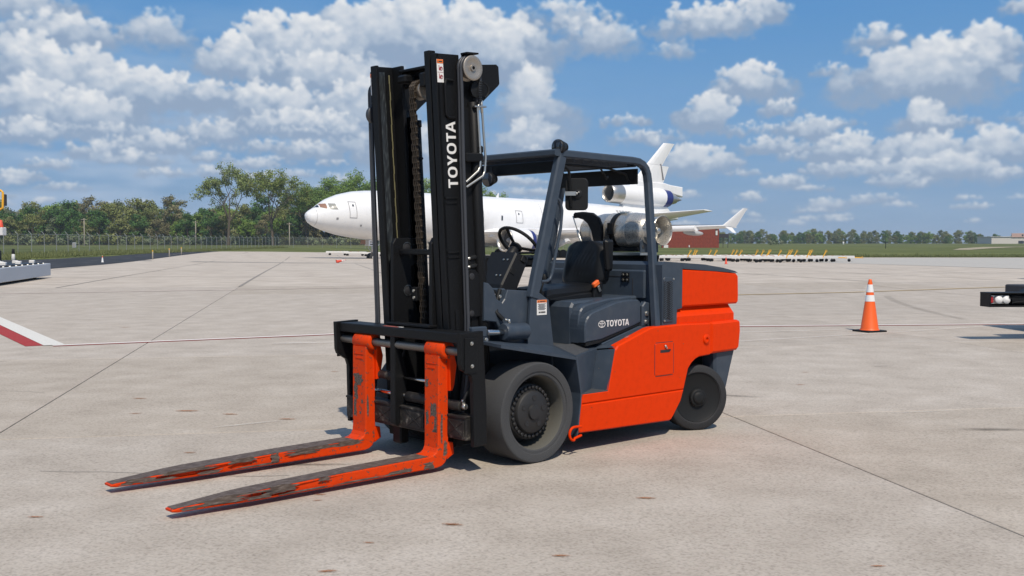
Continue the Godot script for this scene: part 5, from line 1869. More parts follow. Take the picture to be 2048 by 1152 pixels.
func forklift() -> void:
	var t := thing("forklift", "large orange and grey forklift with black mast and worn orange forks", "forklift", Vector3(-0.3152, 0.0, -8.024), deg_to_rad(-47.3))
	var b: MB
	var lean := lean_of()
	var o: MeshInstance3D
	# ---------------------------------------------------------------- chassis
	for s in [1, -1]:
		b = MB.new()
		b.ext([Vector2(-0.443, 0.37), Vector2(-1.635, 0.37), Vector2(-1.65, 0.416), Vector2(-1.69, 0.53), Vector2(-1.735, 0.575), Vector2(-1.787, 0.604), Vector2(-1.833, 0.619), Vector2(-1.985, 0.626), Vector2(-1.985, 0.889), Vector2(-1.60, 0.898), Vector2(-1.254, 0.893), Vector2(-1.20, 0.885), Vector2(-0.835, 0.775), Vector2(-0.805, 0.745), Vector2(-0.724, 0.446), Vector2(-0.447, 0.446)], 0, 0.66 * s, 0.74 * s, 0.010)
		var shear := Transform3D(Basis(Vector3(1, 0, 0), Vector3(0.16 * s, 1, 0), Vector3(0, 0, 1)), Vector3(-0.16 * 0.3685 * s, 0, 0))
		b.xf = shear
		b.ext([Vector2(-0.413, 0.152), Vector2(-1.505, 0.126), Vector2(-1.525, 0.135), Vector2(-1.545, 0.16), Vector2(-1.615, 0.277), Vector2(-1.635, 0.368), Vector2(-0.443, 0.368)], 0, 0.66 * s, 0.74 * s, 0.010)
		o = part("side_panel", b, M.orange_paint, t)
		if s == 1:
			# fuel door with its lock and finger slot
			b = MB.new()
			var dz := -1.38
			var dy := 0.635
			b.ext([Vector2(dz - 0.10, dy - 0.128), Vector2(dz + 0.10, dy - 0.128), Vector2(dz + 0.112, dy - 0.116), Vector2(dz + 0.112, dy + 0.116), Vector2(dz + 0.10, dy + 0.128), Vector2(dz - 0.10, dy + 0.128), Vector2(dz - 0.112, dy + 0.116), Vector2(dz - 0.112, dy - 0.116)], 0, 0.735, 0.7445, 0.003)
			part("access_door", b, M.orange_paint, o)
			b = MB.new()
			for e in [[Vector3(0.7405, dy, dz - 0.1155), Vector3(0.003, 0.24, 0.005)], [Vector3(0.7405, dy, dz + 0.1155), Vector3(0.003, 0.24, 0.005)], [Vector3(0.7405, dy - 0.1315, dz), Vector3(0.003, 0.005, 0.21)], [Vector3(0.7405, dy + 0.1315, dz), Vector3(0.003, 0.005, 0.21)]]:
				b.box(e[0], e[1], 0.0)
			part("door_gap", b, M.ink, o)
			b = MB.new()
			b.box(Vector3(0.744, 0.697, dz - 0.005), Vector3(0.005, 0.022, 0.115), 0.0)
			b.box(Vector3(0.744, 0.703, dz - 0.06), Vector3(0.005, 0.012, 0.03), 0.0)
			part("finger_slot", b, M.inlet_dark, o)
			b = MB.new()
			b.cyl(Vector3(0.742, 0.735, dz - 0.005), Vector3(0.758, 0.735, dz - 0.005), 0.011, 12)
			b.box(Vector3(0.752, 0.722, dz - 0.02), Vector3(0.006, 0.014, 0.012), 0.002)
			part("lock", b, M.zinc, o)
			var rc := RandomNumberGenerator.new()
			rc.seed = 77
			for c in [[0.62, -0.62], [0.335, -0.55], [0.20, -0.74], [0.86, -1.30], [0.47, -1.58], [0.16, -1.20], [0.74, -1.62], [0.58, -0.80]]:
				var cx: float = 0.7404 if c[0] > 0.37 else 0.7404 - (0.3685 - c[0]) * 0.16
				part("paint_chip", scrape(rc, Vector3(cx, c[0], c[1]), Vector3(0, 0, 1), Vector3.UP, rc.randf_range(0.003, 0.008), rc.randf_range(0.002, 0.005)), M.worn_steel, o)
			b = MB.new()
			b.lathe([Vector2(0.040, 0.0), Vector2(0.040, 0.010), Vector2(0.036, 0.014), Vector2(0.018, 0.014), Vector2(0.015, -0.004), Vector2(0.0, -0.004)], Vector3(0.739, 0.758, -1.92), Vector3.RIGHT, 20)
			part("tie_down_boss", b, M.orange_paint, o)
	for s in [1, -1]:
		b = MB.new()
		b.ext([Vector2(-0.384, 0.715), Vector2(-0.436, 0.45), Vector2(-0.430, 0.38), Vector2(-0.396, 0.14), Vector2(-0.408, 0.14), Vector2(-0.444, 0.38), Vector2(-0.450, 0.45), Vector2(-0.402, 0.715)], 0, 0.44 * s, 0.735 * s, 0.003)
		part("wheel_guard", b, M.grey_paint, t)
	b = MB.new()
	b.box(Vector3(0, 0.42, -0.62), Vector3(0.96, 0.56, 0.40), 0.02)
	b.box(Vector3(0, 0.42, -1.21), Vector3(1.16, 0.56, 0.74), 0.02)
	b.box(Vector3(0, 0.40, -1.9), Vector3(0.72, 0.42, 0.8), 0.02)
	part("underframe", b, M.dark_trim, t)
	# step well under the floor's edge, on both sides
	for s in [1, -1]:
		b = MB.new()
		b.quad(Vector3(0.733 * s, 0.44, -0.450), Vector3(0.60 * s, 0.44, -0.690), Vector3(0.60 * s, 0.735, -0.752), Vector3(0.733 * s, 0.712, -0.386), Vector3(s, 0, -0.3))
		b.quad(Vector3(0.736 * s, 0.44, -0.726), Vector3(0.59 * s, 0.44, -0.686), Vector3(0.59 * s, 0.735, -0.748), Vector3(0.736 * s, 0.754, -0.806), Vector3(0.3 * s, 0, 1))
		var sp := part("step_riser", b, M.grey_paint, t)
		b = MB.new()
		b.ext([Vector2(0.736 * s, -0.448), Vector2(0.736 * s, -0.727), Vector2(0.60 * s, -0.69)], 1, 0.422, 0.449, 0.002)
		part("step_tread", b, M.grip_tread, sp)
		b = MB.new()
		var lipt := [Vector3(0.735 * s, 0.724, -0.383), Vector3(0.668 * s, 0.737, -0.567), Vector3(0.601 * s, 0.748, -0.752), Vector3(0.47 * s, 0.774, -0.82), Vector3(0.47 * s, 0.790, -0.383)]
		var dn := Vector3(0, -0.024, 0)
		b.quad(lipt[0], lipt[1], lipt[4].lerp(lipt[3], 0.5), lipt[4], Vector3.UP)
		b.quad(lipt[1], lipt[2], lipt[3], lipt[4].lerp(lipt[3], 0.5), Vector3.UP)
		b.quad(lipt[0] + dn, lipt[1] + dn, lipt[4].lerp(lipt[3], 0.5) + dn, lipt[4] + dn, Vector3.DOWN)
		b.quad(lipt[1] + dn, lipt[2] + dn, lipt[3] + dn, lipt[4].lerp(lipt[3], 0.5) + dn, Vector3.DOWN)
		b.quad(lipt[0], lipt[1], lipt[1] + dn, lipt[0] + dn, Vector3(s, 0, 0))
		b.quad(lipt[1], lipt[2], lipt[2] + dn, lipt[1] + dn, Vector3(s, 0, 0))
		b.quad(Vector3(0.601 * s, 0.748, -0.750), Vector3(0.737 * s, 0.764, -0.806), Vector3(0.66 * s, 0.775, -0.83), Vector3(0.47 * s, 0.776, -0.82), Vector3.UP)
		var lip := part("floor_edge", b, M.grey_paint, t)
		b = MB.new()
		var up := Vector3(0, 0.003, 0)
		b.quad(lipt[0] + up + Vector3(-0.02 * s, 0.002, -0.02), lipt[1] + up + Vector3(-0.02 * s, 0.002, 0), lipt[4].lerp(lipt[3], 0.5) + up, lipt[4] + up + Vector3(0, 0, -0.02), Vector3.UP)
		b.quad(lipt[1] + up + Vector3(-0.02 * s, 0.002, 0), lipt[1].lerp(lipt[2], 0.45) + up + Vector3(-0.02 * s, 0.002, 0), lipt[4].lerp(lipt[3], 0.72) + up, lipt[4].lerp(lipt[3], 0.5) + up, Vector3.UP)
		part("grip_strip", b, M.grip_tread, lip)
	# deck over the wheels and beside the seat box
	b = MB.new()
	for s in [1, -1]:
		var p := [Vector3(0.735 * s, 0.856, 0.35), Vector3(0.735 * s, 0.722, -0.385), Vector3(0.46 * s, 0.792, -0.385), Vector3(0.44 * s, 0.875, 0.35)]
		b.quad(p[0], p[1], p[2], p[3], Vector3.UP)
		var d := Vector3(0, -0.022, 0)
		b.quad(p[0] + d, p[1] + d, p[2] + d, p[3] + d, Vector3.DOWN)
		b.quad(p[0], p[1], p[1] + d, p[0] + d, Vector3(s, 0, 0))
		b.quad(p[0], p[3], p[3] + d, p[0] + d, Vector3(0, 0, 1))
	part("front_fender", b, M.grey_paint, t)
	b = MB.new()
	b.ext([Vector2(-0.38, 0.60), Vector2(-0.38, 0.755), Vector2(-0.62, 0.770), Vector2(-0.83, 0.776), Vector2(-0.83, 0.60)], 0, -0.49, 0.49, 0.004)
	b.ext([Vector2(-0.812, 0.60), Vector2(-0.812, 0.784), Vector2(-1.24, 0.893), Vector2(-1.62, 0.895), Vector2(-1.62, 0.60)], 0, -0.60, 0.60, 0.006)
	b.ext([Vector2(-0.815, 0.60), Vector2(-0.815, 0.770), Vector2(-1.24, 0.888), Vector2(-1.62, 0.893), Vector2(-1.62, 0.60)], 0, 0.58, 0.672, 0.004)
	b.ext([Vector2(-0.815, 0.60), Vector2(-0.815, 0.770), Vector2(-1.24, 0.888), Vector2(-1.62, 0.893), Vector2(-1.62, 0.60)], 0, -0.58, -0.672, 0.004)
	part("deck", b, M.grey_paint, t)
	b = MB.new()
	b.ext([Vector2(-0.21, 0.792), Vector2(-0.40, 0.772), Vector2(-0.735, 0.782), Vector2(-0.735, 0.770), Vector2(-0.40, 0.755), Vector2(-0.21, 0.78)], 0, -0.48, 0.485, 0.003)
	part("floor_mat", b, M.grip_tread, t)
	b = MB.new()
	for k in 2:
		b.quad(Vector3(0.665, 0.822 + 0.012 * k, -0.985 - 0.055 * k), Vector3(0.69, 0.822 + 0.012 * k, -0.985 - 0.055 * k), Vector3(0.69, 0.841 + 0.012 * k, -1.06 - 0.055 * k), Vector3(0.665, 0.841 + 0.012 * k, -1.06 - 0.055 * k), Vector3.UP)
	part("red_scrape", b, M.worn_red, t)
	b = MB.new()
	b.tube([Vector3(0.745, 0.145, -0.43), Vector3(0.745, 0.13, -0.36)] + arc(Vector3(0.745, 0.165, -0.355), Vector3(0, -1, 0), Vector3(0, 0, 1), 0.048, 0.0, PI, 10) + [Vector3(0.745, 0.213, -0.38), Vector3(0.745, 0.21, -0.43)], 0.010, 8)
	part("tie_down_hook", b, M.orange_paint, t)
	# ---------------------------------------------------------------- counterweight
	b = MB.new()
	b.ext([Vector2(-1.995, 0.889), Vector2(-2.02, 0.893), Vector2(-2.36, 0.898), Vector2(-2.40, 0.885), Vector2(-2.405, 0.80), Vector2(-2.385, 0.66), Vector2(-2.36, 0.640), Vector2(-1.995, 0.632)], 0, -0.742, 0.742, 0.018)
	var cw := part("counterweight", b, M.orange_paint, t)
	b = MB.new()
	b.ext([Vector2(-0.705, 0.88), Vector2(-0.705, 0.955), Vector2(-0.635, 1.04), Vector2(0.635, 1.04), Vector2(0.705, 0.955), Vector2(0.705, 0.88)], 2, -2.36, -1.595, 0.012)
	part("grip_groove", b, M.orange_paint, cw)
	b = MB.new()
	b.ext([Vector2(-1.662, 1.032), Vector2(-1.662, 1.338), Vector2(-2.10, 1.318), Vector2(-2.395, 1.292), Vector2(-2.422, 1.27), Vector2(-2.428, 1.10), Vector2(-2.425, 1.045), Vector2(-2.405, 1.032)], 0, -0.70, 0.70, 0.014)
	part("upper_block", b, M.orange_paint, cw)
	b = MB.new()
	b.ext([Vector2(-1.402, 0.895), Vector2(-1.402, 1.375), Vector2(-1.44, 1.402), Vector2(-1.62, 1.392), Vector2(-1.95, 1.372), Vector2(-2.20, 1.342), Vector2(-2.37, 1.312), Vector2(-2.415, 1.296), Vector2(-2.39, 1.296), Vector2(-1.659, 1.342), Vector2(-1.655, 1.024), Vector2(-1.592, 1.016), Vector2(-1.585, 0.895)], 0, -0.697, 0.697, 0.016)
	var hood := part("rear_cover", b, M.grey_paint, t)
	# grille: a frame, a dark recess, slanted mesh bars
	b = MB.new()
	b.ext([Vector2(-1.410, 0.93), Vector2(-1.412, 1.262), Vector2(-1.425, 1.278), Vector2(-1.535, 1.272), Vector2(-1.548, 1.255), Vector2(-1.545, 0.935), Vector2(-1.53, 0.92), Vector2(-1.418, 0.918)], 0, 0.69, 0.704, 0.003)
	var gf := part("grille_frame", b, M.grey_paint, hood)
	b = MB.new()
	b.ext([Vector2(-1.413, 0.955), Vector2(-1.416, 1.245), Vector2(-1.525, 1.245), Vector2(-1.525, 0.935), Vector2(-1.46, 0.945)], 0, 0.70, 0.7065, 0.0)
	part("grille_recess", b, M.inlet_dark, hood)
	for k in 17:
		b = MB.new()
		var y := 0.955 + 0.0175 * k
		b.bar([Vector3(0.709, y - 0.010, -1.415), Vector3(0.709, y + 0.010, -1.452), Vector3(0.709, y - 0.010, -1.489), Vector3(0.709, y + 0.010, -1.524)], Vector3.RIGHT, 0.006, 0.0045, 0.001)
		part("grille_bar", b, M.grey_paint, hood)
	bolt(hood, Vector3(0.704, 1.262, -1.537), Vector3.RIGHT, 0.007)
	bolt(hood, Vector3(0.704, 0.932, -1.425), Vector3.RIGHT, 0.007)
	b = MB.new()
	for s in [1, -1]:
		b.ext([Vector2(-2.10, 0.645), Vector2(-2.39, 0.655), Vector2(-2.33, 0.50), Vector2(-2.27, 0.33), Vector2(-2.22, 0.22), Vector2(-2.13, 0.22), Vector2(-2.10, 0.35)], 0, 0.55 * s, 0.70 * s, 0.02)
	b.box(Vector3(0, 0.42, -2.26), Vector3(1.2, 0.42, 0.14), 0.03)
	part("rear_leg", b, M.grey_paint, t)
	# ---------------------------------------------------------------- wheels
	for s in [1, -1]:
		b = MB.new()
		var ctr := Vector3(0.74 * s, 0.355, 0)
		var ax := Vector3(s, 0, 0)
		b.lathe([Vector2(0.258, -0.30), Vector2(0.340, -0.305), Vector2(0.354, -0.294), Vector2(0.355, -0.286), Vector2(0.3555, -0.150), Vector2(0.355, -0.014), Vector2(0.352, -0.006), Vector2(0.345, -0.001), Vector2(0.300, 0.0), Vector2(0.292, -0.003), Vector2(0.289, -0.009), Vector2(0.270, -0.011), Vector2(0.262, -0.018)], ctr, ax, 80, 0.0, TAU, 0.9)
		var wh := part("front_wheel", b, M.tyre, t)
		b = MB.new()
		b.lathe([Vector2(0.262, -0.018), Vector2(0.256, -0.030), Vector2(0.255, -0.10), Vector2(0.250, -0.30)], ctr, ax, 56)
		part("rim_barrel", b, M.dusty_rim, wh)
		b = MB.new()
		b.lathe([Vector2(0.250, -0.24), Vector2(0.205, -0.235), Vector2(0.200, -0.10), Vector2(0.192, -0.088), Vector2(0.155, -0.085), Vector2(0.150, -0.060), Vector2(0.143, -0.052), Vector2(0.055, -0.050), Vector2(0.050, -0.034), Vector2(0.030, -0.030), Vector2(0.0, -0.032)], ctr, ax, 48)
		part("hub", b, M.hub_black, wh)
		if s == 1:
			for k in 30:
				b = MB.new()
				var a := TAU * k / 30
				var q := ctr + Vector3(-0.088, sin(a) * 0.175, cos(a) * 0.175)
				b.cyl(q, q + Vector3(0.018, 0, 0), 0.0135, 8)
				part("hub_bolt", b, M.hub_black, wh)
			for k in 5:
				b = MB.new()
				var a := TAU * k / 5 + 0.4
				var q := ctr + Vector3(-0.0515, sin(a) * 0.10, cos(a) * 0.10)
				b.lathe([Vector2(0.020, 0.0), Vector2(0.020, 0.004), Vector2(0.010, 0.006), Vector2(0.0, 0.002)], q, ax, 14)
				part("hub_plug", b, M.hub_black, wh)
	for s in [1, -1]:
		b = MB.new()
		var steer := Basis(Vector3.UP, deg_to_rad(-25.0))
		var kp := Vector3(0.60 * s, 0.272, -1.925)
		b.xf = Transform3D(steer, kp)
		b.lathe([Vector2(0.19, -0.19), Vector2(0.262, -0.19), Vector2(0.272, -0.175), Vector2(0.272, -0.020), Vector2(0.268, -0.004), Vector2(0.258, 0.004), Vector2(0.214, 0.006), Vector2(0.209, -0.002), Vector2(0.205, -0.004)], Vector3(0.095, 0, 0) * s, Vector3(s, 0, 0), 56)
		var rw := part("rear_wheel", b, M.tyre_dark, t)
		b = MB.new()
		b.xf = Transform3D(steer, kp)
		b.lathe([Vector2(0.208, -0.010), Vector2(0.202, -0.004), Vector2(0.195, -0.010), Vector2(0.075, -0.012), Vector2(0.072, 0.010), Vector2(0.066, 0.016), Vector2(0.052, 0.016), Vector2(0.048, 0.026), Vector2(0.030, 0.032), Vector2(0.0, 0.033)], Vector3(0.095, 0, 0) * s, Vector3(s, 0, 0), 44)
		part("wheel_disc", b, M.rubber, rw)
	# ---------------------------------------------------------------- cab front
	for s in [1, -1]:
		b = MB.new()
		b.ext([Vector2(0.255, 1.272), Vector2(0.215, 1.265), Vector2(0.165, 1.222), Vector2(0.135, 1.150), Vector2(0.085, 1.122), Vector2(0.060, 1.150), Vector2(0.032, 1.214), Vector2(-0.19, 1.199), Vector2(-0.178, 0.785), Vector2(0.05, 0.79), Vector2(0.09, 0.90), Vector2(0.14, 0.985), Vector2(0.255, 1.0)], 0, 0.405 * s, 0.455 * s, 0.006)
		part("cowl_side", b, M.grey_paint, t)
	b = MB.new()
	b.box(Vector3(0, 1.0, 0.02), Vector3(0.80, 0.44, 0.05), 0.01)
	b.box(Vector3(0, 0.80, 0.0), Vector3(0.88, 0.05, 0.40), 0.01)
	part("bulkhead", b, M.grey_paint, t)
	bolt(t, Vector3(0.455, 1.168, 0.108), Vector3.RIGHT, 0.009)
	# guard posts with their broad feet
	for s in [1, -1]:
		b = MB.new()
		b.ext([Vector2(-0.128, 0.80), Vector2(-0.165, 1.185), Vector2(-0.245, 1.185), Vector2(-0.342, 1.128), Vector2(-0.400, 0.755), Vector2(-0.30, 0.755)], 0, 0.462 * s, 0.500 * s, 0.008)
		b.bar([Vector3(0.475 * s, 1.15, -0.190), Vector3(0.475 * s, 1.30, -0.230), Vector3(0.475 * s, 2.12, -0.462), Vector3(0.475 * s, 2.19, -0.482)], Vector3(s, 0, 0), 0.066, 0.085, 0.012)
		var gp := part("front_post", b, M.grey_paint, t)
		if s == 1:
			sticker(t, 0.502, -0.213, -0.313, 1.022, 1.132, 1)
			word("NO RIDERS", t, Vector3(0.5055, 1.042, -0.263), Basis(Vector3(0, 0, -1), Vector3(0, 1, 0), Vector3(1, 0, 0)), 0.0105, 0.9, M.ink)
		b = MB.new()
		b.bar([Vector3(0.672 * s, 0.88, -1.358), Vector3(0.637 * s, 1.10, -1.380), Vector3(0.592 * s, 1.40, -1.410), Vector3(0.49 * s, 2.03, -1.470), Vector3(0.484 * s, 2.10, -1.463), Vector3(0.48 * s, 2.145, -1.446), Vector3(0.477 * s, 2.178, -1.412), Vector3(0.475 * s, 2.197, -1.36), Vector3(0.473 * s, 2.204, -1.28), Vector3(0.47 * s, 2.212, -0.70), Vector3(0.47 * s, 2.215, -0.44)], Vector3(s, 0, 0), 0.062, 0.058, 0.010)
		part("rear_post", b, M.grey_paint, t)
		b = MB.new()
		b.ext([Vector2(-1.272, 0.89), Vector2(-1.272, 1.05), Vector2(-1.31, 1.085), Vector2(-1.375, 1.07), Vector2(-1.385, 0.88)], 0, 0.555 * s, 0.606 * s, 0.008)
		var fb := part("post_bracket", b, M.grey_paint, t)
		bolt(fb, Vector3(0.606 * s, 0.990, -1.322), Vector3(s, 0, 0), 0.017)
		bolt(fb, Vector3(0.606 * s, 0.924, -1.316), Vector3(s, 0, 0), 0.017)
	# overhead guard: front beam, slats, rear plate
	b = MB.new()
	b.bar([Vector3(-0.505, 2.218, -0.43), Vector3(0.505, 2.218, -0.43)], Vector3(0, 0, 1), 0.075, 0.050, 0.010)
	part("guard_front_beam", b, M.grey_paint, t)
	b = MB.new()
	b.box(Vector3(0, 2.125, -0.50), Vector3(0.92, 0.09, 0.05), 0.008)
	part("guard_inner_beam", b, M.black_paint, t)
	for k in 8:
		b = MB.new()
		b.box(Vector3(0, 2.185, -0.56 - 0.10 * k), Vector3(0.88, 0.055, 0.012), 0.003, Basis(Vector3.RIGHT, 0.5))
		part("guard_slat", b, M.grey_paint, t)
	b = MB.new()
	b.box(Vector3(0, 2.085, -1.40), Vector3(0.88, 0.125, 0.015), 0.004)
	b.box(Vector3(0, 2.18, -1.36), Vector3(0.88, 0.04, 0.06), 0.006)
	part("guard_rear_plate", b, M.black_paint, t)
	b = MB.new()
	b.tube([Vector3(0.42, 2.14, -0.50), Vector3(0.41, 2.14, -0.80), Vector3(0.40, 2.135, -1.10), Vector3(0.40, 2.10, -1.30), Vector3(0.36, 2.05, -1.38)], 0.009, 8)
	b.tube([Vector3(0.40, 2.135, -1.0), Vector3(0.36, 2.10, -1.08), Vector3(0.34, 2.06, -1.14), Vector3(0.30, 2.08, -1.2)], 0.008, 8)
	part("wiring", b, M.rubber, t)
	# work lamps
	for w in [[Vector3(0.47, 2.262, -0.47), Vector3(0.1, -0.05, 1)], [Vector3(-0.24, 2.05, -0.40), Vector3(0.15, -0.1, 1)]]:
		b = MB.new()
		b.lathe([Vector2(0.0, -0.075), Vector2(0.032, -0.072), Vector2(0.040, -0.05), Vector2(0.050, -0.02), Vector2(0.058, 0.0), Vector2(0.058, 0.016), Vector2(0.052, 0.022)], w[0], w[1], 22)
		var lp := part("work_lamp", b, M.plastic, t)
		for k in 5:
			b = MB.new()
			b.lathe([Vector2(0.0, 0.0), Vector2(0.048 - 0.004 * k, 0.0), Vector2(0.051 - 0.004 * k, 0.003), Vector2(0.048 - 0.004 * k, 0.006), Vector2(0.0, 0.006)], w[0] + (w[1] as Vector3).normalized() * (-0.022 - 0.013 * k), w[1], 18)
			part("cooling_fin", b, M.plastic, lp)
		b = MB.new()
		b.lathe([Vector2(0.052, 0.021), Vector2(0.04, 0.026), Vector2(0.0, 0.028)], w[0], w[1], 22)
		part("lens", b, M.dark_glass, lp)
		b = MB.new()
		b.box(w[0] + Vector3(0.0, 0.055 if w[0].y < 2.1 else -0.055, -0.03), Vector3(0.03, 0.09, 0.012), 0.003)
		part("lamp_bracket", b, M.plastic, lp)
	# near mirror, seen from behind, on a bent arm
	b = MB.new()
	var mb := Basis(Vector3.UP, deg_to_rad(38.0))
	var mc := Vector3(0.505, 1.915, -0.625)
	b.xf = Transform3D(mb, mc)
	var mo := []
	for q in [[-0.054, -0.089, PI], [0.054, -0.089, PI * 1.5], [0.054, 0.089, 0.0], [-0.054, 0.089, PI * 0.5]]:
		for k in 5:
			var a: float = q[2] + PI * 0.5 * k / 4.0
			mo.append(Vector2(q[0] + cos(a) * 0.032, q[1] + sin(a) * 0.032))
	b.ext(mo, 2, -0.012, 0.014, 0.008)
	var mir := part("mirror", b, M.rubber, t)
	b = MB.new()
	b.xf = Transform3D(mb, mc)
	b.lathe([Vector2(0.036, 0.013), Vector2(0.034, 0.020), Vector2(0.015, 0.026), Vector2(0.0, 0.027)], Vector3(0.01, 0.0, 0), Vector3(0, 0, 1), 20)
	part("mirror_boss", b, M.plastic, mir)
	b = MB.new()
	b.xf = Transform3D(mb, mc)
	b.box(Vector3(-0.042, 0.004, 0.035), Vector3(0.085, 0.032, 0.010), 0.002)
	b.cyl(Vector3(0.005, 0.004, 0.03), Vector3(0.005, 0.004, 0.05), 0.009, 10)
	b.cyl(Vector3(0.020, 0.014, 0.025), Vector3(0.020, 0.014, 0.04), 0.006, 8)
	part("mirror_clamp", b, M.zinc, mir)
	b = MB.new()
	b.tube([Vector3(0.44, 2.105, -0.43), Vector3(0.48, 2.112, -0.46), Vector3(0.485, 2.115, -0.52)] + [Vector3(0.485, 2.10, -0.552), Vector3(0.485, 2.07, -0.566), Vector3(0.485, 1.82, -0.585)], 0.011, 10)
	part("mirror_arm", b, M.black_paint, mir)
	# grab handle on the post
	b = MB.new()
	b.tube([Vector3(0.50, 1.88, -0.42), Vector3(0.50, 1.86, -0.452), Vector3(0.50, 1.79, -0.474), Vector3(0.50, 1.66, -0.46), Vector3(0.50, 1.32, -0.368), Vector3(0.50, 1.285, -0.35), Vector3(0.50, 1.268, -0.32), Vector3(0.50, 1.266, -0.26)], 0.012, 10)
	part("grab_handle", b, M.grey_paint, t)
	# dash and steering
	b = MB.new()
	b.ext([Vector2(-0.385, 1.478), Vector2(-0.23, 1.235), Vector2(-0.21, 1.16), Vector2(-0.38, 1.16), Vector2(-0.40, 1.20), Vector2(-0.52, 1.425), Vector2(-0.50, 1.445)], 0, -0.20, 0.10, 0.012)
	var dash := part("dash", b, M.plastic, t)
	for k in 4:
		var f := 0.25 if k < 2 else 0.74
		bolt(dash, Vector3(0.0 + 0.045 * (k % 2), lerpf(1.478, 1.235, f) + 0.004, lerpf(-0.385, -0.23, f) + 0.004), Vector3(0, 0.54, 0.84), 0.006)
	b = MB.new()
	b.box(Vector3(0.101, 1.335, -0.345), Vector3(0.008, 0.05, 0.05), 0.003, Basis(Vector3.RIGHT, -0.5))
	b.box(Vector3(0.101, 1.425, -0.455), Vector3(0.02, 0.055, 0.05), 0.005, Basis(Vector3.RIGHT, -0.5))
	part("switch_panel", b, M.rubber, dash)
	b = MB.new()
	b.lathe([Vector2(0.0, 0.0), Vector2(0.045, 0.0), Vector2(0.05, 0.03), Vector2(0.04, 0.10), Vector2(0.03, 0.12), Vector2(0, 0.12)], Vector3(-0.07, 1.42, -0.46), Vector3(0, 0.80, -0.6), 18)
	part("steering_column", b, M.plastic, t)
	b = MB.new()
	var sc := Vector3(-0.08, 1.545, -0.575)
	var sd := Vector3(0.0, 0.72, -0.69)
	b.ring(sc, sd, 0.178, 0.0135, 40, 10)
	var sw := part("steering_wheel", b, M.rubber, t)
	b = MB.new()
	b.lathe([Vector2(0.0, -0.03), Vector2(0.05, -0.03), Vector2(0.052, 0.0), Vector2(0.035, 0.012), Vector2(0.0, 0.014)], sc - sd.normalized() * 0.03, sd, 20)
	part("wheel_centre", b, M.rubber, sw)
	for k in 3:
		b = MB.new()
		var u := sd.cross(Vector3.RIGHT).normalized()
		var a := TAU * k / 3 + 0.5
		var e := Vector3.RIGHT * cos(a) + u * sin(a)
		b.bar([sc - sd.normalized() * 0.035 + e * 0.03, sc - sd.normalized() * 0.02 + e * 0.10, sc + e * 0.174], sd, 0.012, 0.030, 0.003)
		part("spoke", b, M.rubber, sw)
	b = MB.new()
	b.cyl(Vector3(0.0, 1.47, -0.44), Vector3(0.19, 1.475, -0.46), 0.008, 8)
	b.sphere(Vector3(0.20, 1.475, -0.46), Vector3(0.025, 0.012, 0.012), 10, 6)
	part("direction_lever", b, M.rubber, t)
	for k in 3:
		b = MB.new()
		b.cyl(Vector3(0.22 + 0.035 * k, 1.13, -0.44), Vector3(0.25 + 0.035 * k, 1.26, -0.46), 0.007, 8)
		b.sphere(Vector3(0.252 + 0.035 * k, 1.285, -0.464), Vector3(0.018, 0.032, 0.018), 10, 7)
		part("hydraulic_lever", b, M.rubber, t)
	b = MB.new()
	b.box(Vector3(-0.33, 1.40, -0.70), Vector3(0.10, 0.10, 0.70), 0.02)
	b.box(Vector3(-0.33, 1.20, -0.60), Vector3(0.12, 0.35, 0.30), 0.02)
	part("far_console", b, M.plastic, t)
	b = MB.new()
	b.box(Vector3(0.24, 1.09, -0.42), Vector3(0.16, 0.10, 0.16), 0.02)
	part("lever_box", b, M.grey_paint, t)
	# ---------------------------------------------------------------- seat box
	b = MB.new()
	b.ext([Vector2(-0.62, 0.78), Vector2(-0.615, 1.06), Vector2(-0.64, 1.098), Vector2(-0.70, 1.105), Vector2(-1.39, 1.125), Vector2(-1.39, 0.78)], 0, -0.47, 0.455, 0.016)
	var sb := part("seat_box", b, M.grey_paint, t)
	b = MB.new()
	b.ext([Vector2(-0.622, 0.800), Vector2(-0.618, 0.90), Vector2(-0.620, 0.93), Vector2(-0.627, 0.956), Vector2(-0.640, 0.980), Vector2(-0.659, 1.000), Vector2(-0.685, 1.016), Vector2(-0.72, 1.030), Vector2(-0.98, 1.095), Vector2(-1.06, 1.102), Vector2(-1.225, 1.104), Vector2(-1.255, 1.085), Vector2(-1.262, 0.925), Vector2(-1.20, 0.905), Vector2(-0.80, 0.812)], 0, 0.43, 0.602, 0.009)
	part("side_cover", b, M.grey_paint, sb)
	b = MB.new()
	b.ext([Vector2(-0.622, 0.795), Vector2(-0.618, 0.93), Vector2(-0.619, 0.97), Vector2(-0.625, 1.005), Vector2(-0.638, 1.035), Vector2(-0.658, 1.058), Vector2(-0.685, 1.074), Vector2(-0.72, 1.085), Vector2(-0.95, 1.118), Vector2(-1.225, 1.13), Vector2(-1.24, 0.80)], 0, 0.40, 0.535, 0.010)
	part("inner_cover", b, M.grey_paint, sb)
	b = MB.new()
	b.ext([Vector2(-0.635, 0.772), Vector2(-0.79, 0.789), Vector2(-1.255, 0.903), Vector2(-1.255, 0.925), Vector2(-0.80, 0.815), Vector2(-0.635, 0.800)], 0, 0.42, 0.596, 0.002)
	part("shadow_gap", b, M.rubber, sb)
	word("TOYOTA", sb, Vector3(0.6035, 0.932, -0.983), Basis(Vector3(0, 0, -1), Vector3(0, 1, 0), Vector3(1, 0, 0)), 0.048, 1.02, M.white_sticker)
	b = MB.new()
	oval(b, 0.6045, 0.932, -0.802, 0.027, 0.040, 0.0055)
	oval(b, 0.6045, 0.944, -0.802, 0.0125, 0.031, 0.0045)
	oval(b, 0.6047, 0.932, -0.802, 0.025, 0.013, 0.0042)
	part("emblem", b, M.white_sticker, sb)
	# cover behind the seat, with its latch
	b = MB.new()
